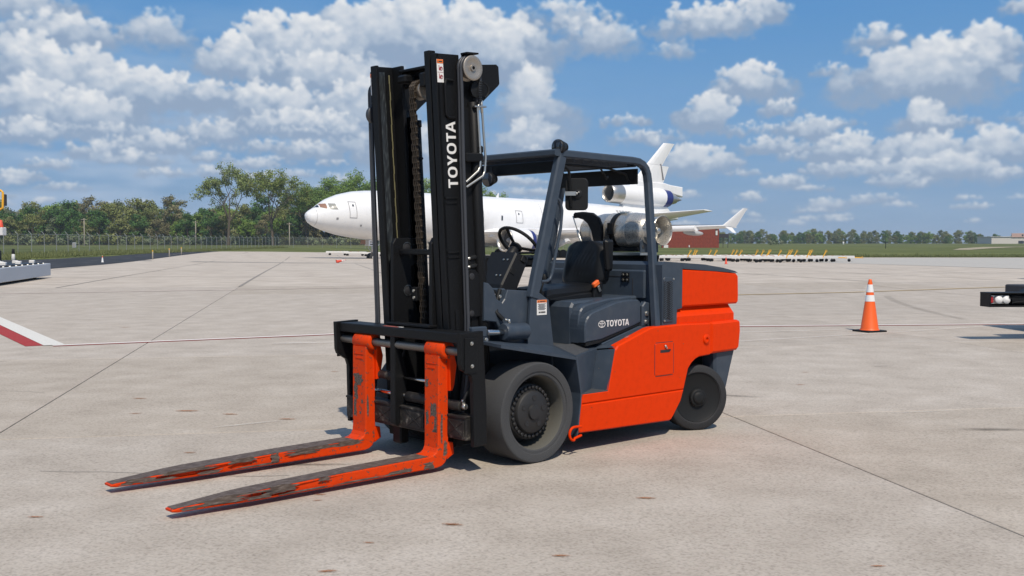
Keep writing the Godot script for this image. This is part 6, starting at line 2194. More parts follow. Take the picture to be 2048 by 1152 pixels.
	b.box(Vector3(0.0, 1.215, -1.49), Vector3(1.07, 0.235, 0.22), 0.012)
	var ec := part("engine_cover", b, M.grey_paint, t)
	b = MB.new()
	b.box(Vector3(0.12, 1.277, -1.3785), Vector3(0.36, 0.004, 0.003), 0.0)
	b.box(Vector3(0.41, 1.19, -1.3785), Vector3(0.004, 0.15, 0.003), 0.0)
	part("panel_gap", b, M.ink, ec)
	for k in 2:
		b = MB.new()
		b.box(Vector3(0.338, 1.292 - 0.042 * k, -1.374), Vector3(0.078, 0.036, 0.012), 0.004)
		var hp := part("latch_plate", b, M.black_paint, ec)
		for j in [-1, 1]:
			bolt(hp, Vector3(0.338 + 0.021 * j, 1.292 - 0.042 * k, -1.368), Vector3(0, 0, 1), 0.008)
	# seat
	b = MB.new()
	var cush := []
	for i in 11:
		var row := []
		for j in 11:
			var u := lerpf(-1, 1, i / 10.0)
			var v := j / 10.0
			var edge := pow(absf(u), 4.0)
			var y := 1.200 - 0.028 * (1.0 - pow(absf(u) - 0.15, 2.0)) * 0.6 + 0.012 * (1.0 - edge) - (0.055 * pow(maxf(0.0, 1.0 - v * 6.0), 2.0)) + 0.03 * v - 0.05 * edge * absf(u)
			row.append(Vector3(0.02 + u * 0.245, y, -0.515 - 0.60 * v + 0.03 * edge * (1.0 if v < 0.5 else 0.0)))
		cush.append(row)
	for i in 10:
		for j in 10:
			b.quad(cush[i][j], cush[i + 1][j], cush[i + 1][j + 1], cush[i][j + 1], Vector3.UP)
	for i in 10:
		for e in [0, 10]:
			var p: Vector3 = cush[i][e]
			var q: Vector3 = cush[i + 1][e]
			b.quad(p, q, Vector3(q.x, 1.10, q.z), Vector3(p.x, 1.10, p.z), Vector3(0, 0, 1 if e == 0 else -1))
			p = cush[e][i]
			q = cush[e][i + 1]
			b.quad(p, q, Vector3(q.x, 1.10, q.z), Vector3(p.x, 1.10, p.z), Vector3(1 if e else -1, 0, 0))
	var seat := part("seat_cushion", b, M.vinyl, t)
	b = MB.new()
	b.ext([Vector2(-0.56, 1.115), Vector2(-0.72, 1.09), Vector2(-1.14, 1.09), Vector2(-1.16, 1.16), Vector2(-0.90, 1.15)], 0, -0.24, 0.275, 0.01)
	part("seat_pan", b, M.plastic, seat)
	b = MB.new()
	# backrest: bulged, waisted, grooved
	var sx := 24
	var sy := 20
	var G := []
	for j in sy + 1:
		var row := []
		var v := float(j) / sy
		var y := lerpf(1.215, 1.565, v)
		var hw := 0.235 - 0.030 * pow(v, 2.5) - 0.09 * pow(maxf(0.0, v - 0.82) / 0.18, 2.0) - 0.03 * pow(maxf(0.0, 0.15 - v) / 0.15, 2.0)
		for i in sx + 1:
			var u := lerpf(-1, 1, float(i) / sx)
			var bulge := 0.052 * (1.0 - pow(absf(u), 3.0)) * (0.75 + 0.25 * sin(v * PI))
			var side := 0.014 * exp(-pow((absf(u) - 0.78) * 6.0, 2.0))
			var gr := 0.0
			var vv := 0.20 + absf(u) * 0.9
			if v > 0.18 and v < 0.82:
				gr = 0.006 * (0.5 + 0.5 * cos((absf(u) * 5.5 + maxf(0.0, v - 0.5) * -5.0) * TAU)) * smooth(0.18, 0.28, v) * smooth(0.82, 0.7, v) * smooth(0.62, 0.5, absf(u) - maxf(0.0, v - 0.45) * 0.6)
			row.append(Vector3(0.025 + u * hw, y, -1.185 - (y - 1.2) * 0.20 + bulge + side - gr))
		G.append(row)
	var NG := []
	for j in sy + 1:
		var row := []
		for i in sx + 1:
			var du: Vector3 = G[j][mini(i + 1, sx)] - G[j][maxi(i - 1, 0)]
			var dv: Vector3 = G[mini(j + 1, sy)][i] - G[maxi(j - 1, 0)][i]
			row.append(du.cross(dv).normalized())
		NG.append(row)
	for j in sy:
		for i in sx:
			b.tri(G[j][i], G[j][i + 1], G[j + 1][i + 1], NG[j][i], NG[j][i + 1], NG[j + 1][i + 1])
			b.tri(G[j][i], G[j + 1][i + 1], G[j + 1][i], NG[j][i], NG[j + 1][i + 1], NG[j + 1][i])
	# its shell
	for j in sy:
		for e in [0, sx]:
			var p: Vector3 = G[j][e]
			var q: Vector3 = G[j + 1][e]
			b.quad(p, q, q + Vector3(0, 0, -0.065), p + Vector3(0, 0, -0.065), Vector3(1 if e else -1, 0, 0))
	for i in sx:
		for e in [0, sy]:
			var p: Vector3 = G[e][i]
			var q: Vector3 = G[e][i + 1]
			b.quad(p, q, Vector3(q.x, q.y, G[e][0].z - 0.065), Vector3(p.x, p.y, G[e][0].z - 0.065), Vector3(0, 1 if e else -1, 0))
	var hb := []
	for j in sy + 1:
		hb.append(Vector2(G[j][sx].x, G[j][sx].y))
	for j in range(sy, -1, -1):
		hb.append(Vector2(G[j][0].x, G[j][0].y))
	b.quad(Vector3(0.22, 1.22, -1.255), Vector3(-0.17, 1.22, -1.255), Vector3(-0.15, 1.56, -1.325), Vector3(0.20, 1.56, -1.325), Vector3(0, 0, -1))
	part("seat_backrest", b, M.vinyl, t)
	b = MB.new()
	var ao := []
	for q in [[-1.228, 1.345, PI], [-1.205, 1.345, PI * 1.5], [-1.180, 1.555, 0.0], [-1.235, 1.555, PI * 0.5]]:
		for k in 5:
			var a: float = q[2] + PI * 0.5 * k / 4.0
			ao.append(Vector2(q[0] + cos(a) * 0.022, q[1] + sin(a) * 0.022))
	b.ext(ao, 0, 0.268, 0.325, 0.018)
	part("armrest", b, M.vinyl, t)
	b = MB.new()
	b.box(Vector3(0.285, 1.17, -1.09), Vector3(0.035, 0.14, 0.10), 0.01)
	var bs := part("belt_anchor", b, M.plastic, t)
	b = MB.new()
	b.box(Vector3(0.305, 1.225, -1.055), Vector3(0.032, 0.040, 0.070), 0.008, Basis(Vector3.RIGHT, 0.5))
	part("buckle_cover", b, M.buckle_orange, bs)
	b = MB.new()
	b.box(Vector3(0.315, 1.185, -1.085), Vector3(0.010, 0.050, 0.024), 0.002, Basis(Vector3.RIGHT, 0.5))
	part("buckle_tongue", b, M.zinc, bs)
	# ---------------------------------------------------------------- gas tank on the rear
	b = MB.new()
	var tc := Vector3(0, 1.652, -1.75)
	b.lathe([Vector2(0.0, -0.34), Vector2(0.06, -0.338), Vector2(0.11, -0.318), Vector2(0.142, -0.275), Vector2(0.153, -0.22), Vector2(0.153, -0.125), Vector2(0.156, -0.12), Vector2(0.156, -0.11), Vector2(0.153, -0.105), Vector2(0.153, 0.115), Vector2(0.156, 0.12), Vector2(0.156, 0.13), Vector2(0.153, 0.135), Vector2(0.150, 0.20), Vector2(0.135, 0.255), Vector2(0.105, 0.295), Vector2(0.06, 0.318), Vector2(0.0, 0.322)], tc, Vector3.RIGHT, 48)
	var tank := part("gas_tank", b, M.tank_steel, t)
	for e in [-1, 1]:
		b = MB.new()
		var x0: float = 0.29 * e
		b.lathe([Vector2(0.112, 0.0), Vector2(0.118, 0.11), Vector2(0.126, 0.125), Vector2(0.122, 0.130), Vector2(0.112, 0.115), Vector2(0.106, 0.0)], tc + Vector3(x0, 0, 0), Vector3(e, 0, 0), 40, 0.5, TAU - 0.2)
		part("tank_collar", b, M.tank_steel, tank)
	b = MB.new()
	b.cyl(tc + Vector3(0.32, 0.0, 0), tc + Vector3(0.38, 0.0, 0), 0.025, 12)
	b.cyl(tc + Vector3(0.35, 0.03, 0), tc + Vector3(0.35, -0.05, 0.02), 0.014, 10)
	part("tank_valve", b, M.zinc, tank)
	b = MB.new()
	b.lathe([Vector2(0.155, -0.028), Vector2(0.159, -0.027), Vector2(0.159, 0.027), Vector2(0.155, 0.028)], tc + Vector3(-0.02, 0, 0), Vector3.RIGHT, 40)
	var strap := part("tank_strap", b, M.black_paint, tank)
	b = MB.new()
	b.box(tc + Vector3(-0.02, 0.02, 0.166), Vector3(0.062, 0.10, 0.018), 0.005)
	part("strap_latch", b, M.black_paint, tank)
	b = MB.new()
	b.box(tc + Vector3(0.02, 0.155, 0.03), Vector3(0.07, 0.02, 0.05), 0.005)
	part("gauge_cap", b, M.zinc, tank)
	b = MB.new()
	for e in [-1, 1]:
		b.box(Vector3(0.0, 1.497, -1.75 + 0.10 * e), Vector3(0.50, 0.03, 0.03), 0.004)
	b.box(Vector3(0.0, 1.482, -1.75), Vector3(0.44, 0.012, 0.26), 0.003)
	part("tank_cradle", b, M.black_paint, t)
	b = MB.new()
	b.ext([Vector2(-1.635, 1.47), Vector2(-1.865, 1.47), Vector2(-1.865, 1.565), Vector2(-1.845, 1.60), Vector2(-1.81, 1.605), Vector2(-1.75, 1.55), Vector2(-1.69, 1.605), Vector2(-1.655, 1.60), Vector2(-1.635, 1.565)], 0, 0.262, 0.276, 0.003)
	var ck := part("cradle_cheek", b, M.grey_paint, t)
	b = MB.new()
	for e in [-1, 1]:
		b.cyl(Vector3(0.275, 1.515, -1.75 + 0.085 * e), Vector3(0.2785, 1.515, -1.75 + 0.085 * e), 0.015, 12)
	part("cheek_hole", b, M.ink, ck)
	b = MB.new()
	b.box(Vector3(0.10, 1.458, -1.70), Vector3(0.42, 0.026, 0.22), 0.003)
	part("swivel_plate", b, M.zinc, t)
	b = MB.new()
	b.ext([Vector2(-0.12, 1.445), Vector2(0.32, 1.445), Vector2(0.32, 1.33), Vector2(0.20, 1.33), Vector2(0.185, 1.345), Vector2(0.10, 1.345), Vector2(0.075, 1.40), Vector2(0.0, 1.40), Vector2(-0.03, 1.33), Vector2(-0.09, 1.33), Vector2(-0.085, 1.39), Vector2(-0.12, 1.42)], 2, -1.70, -1.66, 0.004)
	b.ext([Vector2(-0.12, 1.445), Vector2(0.32, 1.445), Vector2(0.30, 1.35), Vector2(-0.10, 1.35)], 2, -1.83, -1.80, 0.004)
	part("swivel_stand", b, M.black_paint, t)
	b = MB.new()
	b.ext([Vector2(-0.09, 1.45), Vector2(-0.075, 1.62), Vector2(-0.08, 1.70), Vector2(-0.115, 1.765), Vector2(-0.19, 1.808), Vector2(-0.30, 1.82), Vector2(-0.395, 1.815), Vector2(-0.41, 1.80), Vector2(-0.408, 1.765), Vector2(-0.36, 1.768), Vector2(-0.29, 1.750), Vector2(-0.24, 1.715), Vector2(-0.20, 1.655), Vector2(-0.17, 1.56), Vector2(-0.17, 1.45)], 2, -1.57, -1.53, 0.008)
	var arm := part("swing_arm", b, M.black_paint, t)
	b = MB.new()
	b.cyl(Vector3(-0.40, 1.785, -1.52), Vector3(-0.345, 1.66, -1.52), 0.005, 8)
	b.cyl(Vector3(-0.345, 1.66, -1.52), Vector3(-0.27, 1.50, -1.52), 0.011, 10)
	part("gas_strut", b, M.zinc, arm)
	# ---------------------------------------------------------------- mast
	for s in [1, -1]:
		b = MB.new()
		b.xf = lean
		if s == 1:
			b.box(Vector3(0.388, 1.485, 0.432), Vector3(0.024, 2.71, 0.205), 0.004)
			b.box(Vector3(0.370, 1.485, 0.522), Vector3(0.060, 2.712, 0.026), 0.004)
			b.box(Vector3(0.340, 1.485, 0.345), Vector3(0.072, 2.708, 0.026), 0.004)
		else:
			b.box(Vector3(-0.349, 1.485, 0.432), Vector3(0.024, 2.71, 0.205), 0.004)
			b.box(Vector3(-0.325, 1.485, 0.522), Vector3(0.072, 2.712, 0.026), 0.004)
			b.box(Vector3(-0.290, 1.485, 0.345), Vector3(0.140, 2.708, 0.026), 0.004)
		part("inner_rail", b, M.black_paint, t)
		b = MB.new()
		b.xf = lean
		var ox := 0.392 if s == 1 else -0.353
		b.box(Vector3(ox, 1.30, 0.27), Vector3(0.024, 2.36, 0.12), 0.004)
		b.box(Vector3(ox - 0.05 * s, 1.30, 0.222), Vector3(0.11, 2.358, 0.022), 0.004)
		part("outer_rail", b, M.black_paint, t)
		b = MB.new()
		b.xf = lean
		b.cyl(Vector3(0.40 * s, 0.30, 0.225), Vector3(0.40 * s, 2.52, 0.225), 0.043, 20)
		var lc := part("lift_cylinder", b, M.black_paint, t)
	b = MB.new()
	b.xf = lean
	b.cyl(Vector3(-0.165, 0.30, 0.29), Vector3(-0.165, 2.40, 0.29), 0.034, 18)
	b.cyl(Vector3(-0.165, 2.39, 0.29), Vector3(-0.165, 2.44, 0.29), 0.040, 18)
	b.cyl(Vector3(-0.165, 2.16, 0.29), Vector3(-0.11, 2.16, 0.29), 0.010, 8)
	part("centre_lift_cylinder", b, M.black_paint, t)
	# second strip of the near rail, with a groove between
	b = MB.new()
	b.xf = lean
	b.box(Vector3(0.292, 1.50, 0.50), Vector3(0.058, 2.74, 0.060), 0.005)
	part("rail_strip", b, M.black_paint, t)
	# grease in the far channel
	b = MB.new()
	b.xf = lean
	b.box(Vector3(-0.3355, 1.95, 0.455), Vector3(0.003, 1.70, 0.052), 0.0)
	part("greasy_track", b, M.greasy_black, t)
	b = MB.new()
	b.xf = lean
	for k in 26:
		var y := 1.25 + 0.06 * k
		b.box(Vector3(-0.3350, y, 0.388 + 0.002 * sin(k * 2.1)), Vector3(0.004, 0.062, 0.005 + 0.003 * absf(sin(k * 1.7))), 0.0)
	part("grease_streak", b, M.grease, t)
	# cross ties
	b = MB.new()
	b.xf = lean
	b.box(Vector3(0.02, 2.74, 0.285), Vector3(0.76, 0.12, 0.05), 0.008)
	b.box(Vector3(0.02, 2.795, 0.33), Vector3(0.50, 0.02, 0.10), 0.006)
	b.box(Vector3(0.02, 0.30, 0.27), Vector3(0.78, 0.28, 0.12), 0.01)
	b.box(Vector3(0.02, 0.62, 0.215), Vector3(0.76, 0.12, 0.03), 0.008)
	b.box(Vector3(0.10, 2.70, 0.36), Vector3(0.06, 0.10, 0.14), 0.008)
	b.box(Vector3(-0.14, 2.73, 0.37), Vector3(0.10, 0.06, 0.12), 0.02)
	part("cross_tie", b, M.black_paint, t)
	b = MB.new()
	b.xf = lean
	b.ext([Vector2(-0.23, 1.505), Vector2(0.26, 1.505), Vector2(0.26, 1.455), Vector2(0.20, 1.455), Vector2(0.18, 1.465), Vector2(-0.18, 1.465), Vector2(-0.23, 1.455)], 2, 0.40, 0.48, 0.008)
	part("carriage_tie", b, M.black_paint, t)
	# chain round a wheel at the top
	b = MB.new()
	b.xf = lean
	b.lathe([Vector2(0.0, 0.0), Vector2(0.030, 0.0), Vector2(0.034, 0.005), Vector2(0.052, 0.008), Vector2(0.066, 0.008), Vector2(0.068, 0.014), Vector2(0.060, 0.020), Vector2(0.052, 0.022), Vector2(0.052, 0.07), Vector2(0.068, 0.078), Vector2(0.068, 0.086), Vector2(0, 0.086)], Vector3(0.075, 2.635, 0.365), Vector3(-1, 0, 0), 32)
	part("chain_wheel", b, M.pulley_steel, t)
	b = MB.new()
	b.xf = lean
	var links := []
	for k in 40:
		links.append([Vector3(0, 0.985 + 0.0415 * k, 0.430), Vector3(0, 1, 0)])
	for k in 8:
		var a := -0.05 + k * (PI - 0.2) / 8.0
		links.append([Vector3(0, 2.635 + sin(a) * 0.062, 0.365 + cos(a) * 0.062), Vector3(0, cos(a), -sin(a))])
	for k in links.size():
		var c: Vector3 = links[k][0]
		var d: Vector3 = links[k][1]
		var bas := Basis(Vector3.RIGHT, d, Vector3.RIGHT.cross(d))
		for j in 6:
			if (j + k) % 2 == 0:
				b.box(c + Vector3(-0.036 + 0.0105 * j, 0, 0), Vector3(0.0075, 0.052, 0.026), 0.006, bas)
		b.cyl(c + d * 0.0208 + Vector3(-0.044, 0, 0), c + d * 0.0208 + Vector3(0.024, 0, 0), 0.0085, 8)
	part("lift_chain", b, M.chain_steel, t)
	b = MB.new()
	b.xf = lean
	b.box(Vector3(-0.055, 1.18, 0.448), Vector3(0.062, 0.10, 0.05), 0.006)
	var anc := part("chain_anchor", b, M.black_paint, t)
	for k in 2:
		b = MB.new()
		b.xf = lean
		b.lathe([Vector2(0.012, 0), Vector2(0.010, 0.008), Vector2(0, 0.009)], Vector3(-0.055, 1.155 + 0.05 * k, 0.473), Vector3(0, 0, 1), 10)
		part("bolt", b, M.zinc, anc)
	# carriage cheeks with lightening holes
	for s in [1, -1]:
		b = MB.new()
		var x: float = 0.235 if s == 1 else -0.215
		b.ext([Vector2(0.565, 0.28), Vector2(0.565, 1.545), Vector2(0.54, 1.585), Vector2(0.34, 1.585), Vector2(0.34, 1.40), Vector2(0.40, 1.38), Vector2(0.40, 1.20), Vector2(0.30, 0.95), Vector2(0.30, 0.28)], 0, x - 0.018, x + 0.018, 0.004)
		var cp := part("carriage_cheek", b, M.black_paint, t)
		if s == -1:
			for h in [[1.515, 0.44], [1.20, 0.432]]:
				b = MB.new()
				b.cyl(Vector3(x + 0.0175, h[0], h[1]), Vector3(x + 0.0195, h[0], h[1]), 0.036, 20)
				part("cheek_hole", b, M.inlet_dark, cp)
				b = MB.new()
				b.lathe([Vector2(0.036, 0.0), Vector2(0.042, 0.004), Vector2(0.036, 0.006)], Vector3(x + 0.018, h[0], h[1]), Vector3.RIGHT, 20)
				part("hole_rim", b, M.greasy_black, cp)
	# hose sheaves and hoses on both sides
	for s in [1, -1]:
		var x: float = 0.455 if s == 1 else -0.425
		b = MB.new()
		b.xf = lean
		var pc := Vector3(0.477, 2.745, 0.272) if s == 1 else Vector3(-0.478, 2.665, 0.384)
		b.lathe([Vector2(0.012, 0.006), Vector2(0.022, 0.006), Vector2(0.024, -0.004), Vector2(0.050, -0.004), Vector2(0.064, 0.003), Vector2(0.080, 0.004), Vector2(0.086, 0.0), Vector2(0.086, -0.008), Vector2(0.070, -0.016), Vector2(0.070, -0.060), Vector2(0.086, -0.068), Vector2(0.086, -0.074), Vector2(0.0, -0.076)], pc, Vector3(s, 0, 0), 40)
		var sh := part("hose_sheave", b, M.pulley_steel, t)
		b = MB.new()
		b.xf = lean
		b.lathe([Vector2(0.014, -0.012), Vector2(0.0, -0.010)], pc, Vector3(s, 0, 0), 16)
		part("axle_hole", b, M.inlet_dark, sh)
		for k in 2:
			b = MB.new()
			b.xf = lean
			var hx: float = (x + (-0.008 - 0.026 * k)) if s == 1 else -0.482 + 0.026 * k
			var hz := 0.0 if s == 1 else 0.112
			var pts := [Vector3(hx, 0.30, 0.50 + hz), Vector3(hx, 0.70, 0.42 + hz), Vector3(hx, 1.0, 0.395 + hz), Vector3(hx, 1.5, 0.385 + hz), Vector3(hx, 2.2, 0.37 + hz), Vector3(hx, 2.6, 0.358 + hz)]
			pts += arc(Vector3(hx, 2.745 - hz * 0.8, 0.272 + hz), Vector3(0, 0, 1), Vector3(0, 1, 0), 0.084, 0.0, PI, 12)
			pts += [Vector3(hx, 2.64, 0.19 + hz), Vector3(hx, 2.48, 0.20 + hz)]
			b.tube(pts, 0.0125, 10)
			part("hose", b, M.hose, t)
		b = MB.new()
		b.xf = lean
		b.box(pc + Vector3(-0.03 * s, 0.10, 0.0), Vector3(0.07, 0.012, 0.11), 0.004)
		b.box(pc + Vector3(-0.06 * s, 0.03, 0.0), Vector3(0.012, 0.15, 0.10), 0.004)
		part("sheave_guard", b, M.black_paint, t)
		b = MB.new()
		b.xf = lean
		b.ext([Vector2(0.30, 2.775), Vector2(-0.025, 2.795), Vector2(-0.045, 2.78), Vector2(-0.048, 2.66), Vector2(-0.036, 2.645), Vector2(0.115, 2.53), Vector2(0.20, 2.45), Vector2(0.30, 2.45)], 0, 0.375 * s, 0.392 * s, 0.004)
		part("mast_gusset", b, M.black_paint, t)
	b = MB.new()
	b.xf = lean
	b.lathe([Vector2(0.0, 0.0), Vector2(0.06, 0.0), Vector2(0.068, 0.006), Vector2(0.068, 0.035), Vector2(0.06, 0.04), Vector2(0.0, 0.04)], Vector3(-0.435, 2.50, 0.452), Vector3(-1, 0, 0), 24)
	part("guide_roller", b, M.hose, t)
	b = MB.new()
	b.xf = lean
	b.lathe([Vector2(0.0, 0.0), Vector2(0.045, 0.0), Vector2(0.052, 0.008), Vector2(0.052, 0.03), Vector2(0.0, 0.034)], Vector3(0.41, 2.60, 0.215), Vector3(1, 0, 0), 22)
	part("hose_reel", b, M.rubber, t)
	b = MB.new()
	b.xf = lean
	for k in 9:
		b.ring(Vector3(0.455, 2.655 - 0.016 * k, 0.185 + 0.002 * k), Vector3(0, 1, 0), 0.010, 0.004, 12, 6)
	b.tube(arc(Vector3(0.45, 2.60, 0.165), Vector3(0, 1, 0), Vector3(0, 0, -1), 0.05, 0.2, PI - 0.2, 10), 0.006, 8)
	part("spring_sleeve", b, M.rubber, t)
	b = MB.new()
	b.xf = lean
	b.box(Vector3(0.45, 2.485, 0.205), Vector3(0.03, 0.012, 0.11), 0.003)
	b.cyl(Vector3(0.45, 2.44, 0.185), Vector3(0.45, 2.53, 0.185), 0.010, 10)
	b.cyl(Vector3(0.45, 2.46, 0.215), Vector3(0.45, 2.50, 0.215), 0.010, 10)
	part("hose_fitting", b, M.zinc, t)
	for k in 2:
		b = MB.new()
		b.xf = lean
		var dz := -0.042 * k
		b.tube([Vector3(0.45, 2.48, 0.225 + dz), Vector3(0.45, 2.30, 0.220 + dz), Vector3(0.45, 2.13, 0.218 + dz * 1.15), Vector3(0.45, 2.07 - 0.03 * k, 0.225 + dz), Vector3(0.45, 2.04 - 0.035 * k, 0.245 + dz), Vector3(0.45, 1.965 - 0.035 * k, 0.36)], 0.0085, 10)
		part("steel_pipe", b, M.zinc, t)
	b = MB.new()
	b.xf = lean
	b.box(Vector3(0.43, 2.135, 0.275), Vector3(0.06, 0.062, 0.16), 0.008)
	b.box(Vector3(0.43, 2.19, 0.21), Vector3(0.05, 0.05, 0.05), 0.008)
	part("pipe_clamp", b, M.black_paint, t)
	b = MB.new()
	b.xf = lean
	b.tube([Vector3(0.408, 2.66, 0.40), Vector3(0.412, 2.665, 0.465), Vector3(0.412, 2.62, 0.475), Vector3(0.412, 2.43, 0.475), Vector3(0.412, 2.41, 0.46), Vector3(0.408, 2.405, 0.40)], 0.010, 8)
	part("pipe_loop", b, M.black_paint, t)
	for y in [1.86, 1.485]:
		b = MB.new()
		b.xf = lean
		b.box(Vector3(0.404, y, 0.462), Vector3(0.010, 0.014, 0.10), 0.003)
		b.box(Vector3(0.404, y - 0.035, 0.462), Vector3(0.008, 0.012, 0.095), 0.003)
		part("hose_strap", b, M.black_paint, t)
	b = MB.new()
	b.xf = lean
	b.box(Vector3(0.404, 0.83, 0.455), Vector3(0.008, 0.50, 0.035), 0.003)
	part("hose_guide", b, M.black_paint, t)
	word("TOYOTA", t, lean * Vector3(0.4015, 2.155, 0.432), lean.basis * Basis(Vector3(0, 1, 0), Vector3(0, 0, 1), Vector3(1, 0, 0)), 0.082, 1.04, M.white_sticker)
	sticker(t, 0.4008, 0.475, 0.530, 2.645, 2.800, 0, lean)
	b = MB.new()
	b.xf = lean
	b.box(Vector3(-0.392, 2.70, 0.485), Vector3(0.066, 0.22, 0.02), 0.003)
	part("sticker_plate", b, M.black_paint, t)
	sticker(t, 0.4962, 0.367, 0.420, 2.640, 2.795, 0, lean * Transform3D(Basis(Vector3.UP, -PI / 2), Vector3.ZERO))
	# bracket beside the tilt cylinder, with a label
	for s in [1, -1]:
		b = MB.new()
		b.ext([Vector2(0.40, 1.365), Vector2(0.312, 1.360), Vector2(0.191, 1.267), Vector2(0.104, 1.191), Vector2(0.115, 1.033), Vector2(0.36, 1.026), Vector2(0.40, 1.05)], 0, 0.385 * s, 0.425 * s, 0.006)
		var br := part("tilt_bracket", b, M.black_paint, t)
		if s == 1:
			sticker(t, 0.4265, 0.128, 0.163, 1.085, 1.185, 2)
			b = MB.new()
			b.cyl(Vector3(0.4245, 1.315, 0.345), Vector3(0.4275, 1.315, 0.345), 0.024, 16)
			b.cyl(Vector3(0.4245, 1.055, 0.345), Vector3(0.4275, 1.055, 0.345), 0.022, 16)
			part("bracket_hole", b, M.inlet_dark, br)
	b = MB.new()
	b.box(Vector3(0.30, 0.80, 0.20), Vector3(0.20, 0.50, 0.10), 0.01)
	b.box(Vector3(-0.30, 0.80, 0.20), Vector3(0.20, 0.50, 0.10), 0.01)
	b.box(Vector3(0.0, 0.36, 0.06), Vector3(0.84, 0.30, 0.30), 0.03)
	part("axle_housing", b, M.dark_trim, t)
	for s in [1, -1]:
		b = MB.new()
		var tc2 := Vector3(0.50 * s, 0.915, 0.0)
		b.lathe([Vector2(0.0, -0.10), Vector2(0.058, -0.10), Vector2(0.060, -0.095), Vector2(0.060, 0.075), Vector2(0.064, 0.078), Vector2(0.064, 0.105), Vector2(0.056, 0.118), Vector2(0.030, 0.120), Vector2(0.0, 0.120)], tc2, Vector3(0, 0.02, 1), 28)
		var tl := part("tilt_cylinder", b, M.grey_paint, t)
		b = MB.new()
		b.cyl(tc2 + Vector3(0, 0.0, 0.11), tc2 + Vector3(0, 0.008, 0.27), 0.021, 16)
		part("tilt_rod", b, M.chrome, tl)
		b = MB.new()
		b.box(tc2 + Vector3(-0.03 * s, 0.012, 0.33), Vector3(0.05, 0.075, 0.14), 0.008)
		b.box(tc2 + Vector3(-0.03 * s, -0.03, 0.27), Vector3(0.04, 0.05, 0.06), 0.008)
		var cl := part("tilt_clevis", b, M.grey_paint, tl)
		bolt(t, tc2 + Vector3(0.0, -0.01, 0.345), Vector3(s, 0, 0), 0.011)
		bolt(t, tc2 + Vector3(-0.005 * s, -0.045, 0.275), Vector3(s, 0, 0), 0.012)
		b = MB.new()
		b.cyl(tc2 + Vector3(0, 0.055, 0.06), tc2 + Vector3(0, 0.09, 0.062), 0.012, 8)
		b.cyl(tc2 + Vector3(0, 0.085, 0.062), tc2 + Vector3(0, 0.088, 0.10), 0.009, 8)
		part("hose_fitting", b, M.zinc, tl)
		b = MB.new()
		b.tube([tc2 + Vector3(-0.02 * s, 0.09, 0.10), tc2 + Vector3(-0.05 * s, 0.14, 0.14), tc2 + Vector3(-0.09 * s, 0.22, 0.10), tc2 + Vector3(-0.10 * s, 0.30, 0.06)], 0.016, 8)
		part("hose", b, M.rubber, t)
		b = MB.new()
		b.tube([tc2 + Vector3(-0.07 * s, 0.10, 0.06), tc2 + Vector3(-0.09 * s, 0.18, 0.05), tc2 + Vector3(-0.10 * s, 0.26, 0.02)], 0.016, 8)
		part("hose", b, M.rubber, t)
	# hydraulic hoses looping from the mast to the cowl
	for k in 3:
		b = MB.new()
		var z := 0.02 * k
		b.tube([Vector3(0.40, 1.44 - 0.06 * k, 0.345), Vector3(0.40, 1.452 - 0.06 * k, 0.28), Vector3(0.38, 1.44 - 0.06 * k, 0.19 + z), Vector3(0.33, 1.36 - 0.05 * k, 0.14 + z), Vector3(0.31, 1.22, 0.15 + z), Vector3(0.31, 1.05, 0.18 + z)], 0.018, 10)
		part("hose", b, M.rubber, t)
		b = MB.new()
		b.cyl(Vector3(0.40, 1.438 - 0.06 * k, 0.365), Vector3(0.40, 1.448 - 0.06 * k, 0.30), 0.012, 8)
		part("hose_fitting", b, M.zinc, t)
	# ---------------------------------------------------------------- carriage frame
	for s in [1, -1]:
		b = MB.new()
		b.ext([Vector2(0.725, 0.955), Vector2(0.52, 0.962), Vector2(0.49, 0.45), Vector2(0.485, 0.195), Vector2(0.60, 0.188), Vector2(0.610, 0.62), Vector2(0.625, 0.665), Vector2(0.705, 0.715), Vector2(0.718, 0.75)], 0, 0.708 * s, 0.748 * s, 0.005)
		var ep := part("carriage_end_plate", b, M.black_paint, t)
		b = MB.new()
		b.box(Vector3(0.7515 * s, 0.805, 0.635), Vector3(0.010, 0.235, 0.105), 0.004)
		var pl := part("cover_plate", b, M.black_paint, ep)
		bolt(pl, Vector3(0.757 * s, 0.885, 0.632), Vector3(s, 0, 0), 0.010)
		bolt(pl, Vector3(0.757 * s, 0.735, 0.628), Vector3(s, 0, 0), 0.010)
	b = MB.new()
	b.box(Vector3(0, 0.9165, 0.605), Vector3(1.40, 0.067, 0.185), 0.006)
	var tb := part("carriage_top_beam", b, M.black_paint, t)
	b = MB.new()
	b.box(Vector3(-0.10, 0.951, 0.655), Vector3(0.17, 0.003, 0.03), 0.0)
	part("worn_label", b, M.worn_red, tb)
	b = MB.new()
	b.box(Vector3(-0.02, 0.951, 0.645), Vector3(0.08, 0.003, 0.02), 0.0)
	part("worn_label", b, M.white_sticker, tb)
	b = MB.new()
	b.box(Vector3(0.02, 0.965, 0.56), Vector3(0.50, 0.02, 0.10), 0.005)
	part("carriage_shelf", b, M.black_paint, t)
	b = MB.new()
	var prof := [Vector2(0.0, 0.0)]
	for k in 142:
		prof.append(Vector2(0.030 if k % 2 == 0 else 0.027, 0.010 * k))
	prof.append(Vector2(0.0, 1.42))
	b.lathe(prof, Vector3(-0.71, 0.826, 0.655), Vector3.RIGHT, 22)
	part("fork_shaft", b, M.shaft_steel, t)
	b = MB.new()
	b.ext([Vector2(0.685, 0.905), Vector2(0.685, 0.26), Vector2(0.66, 0.245), Vector2(0.58, 0.30), Vector2(0.58, 0.62), Vector2(0.60, 0.72), Vector2(0.635, 0.78), Vector2(0.64, 0.905)], 0, -0.080, -0.022, 0.005)
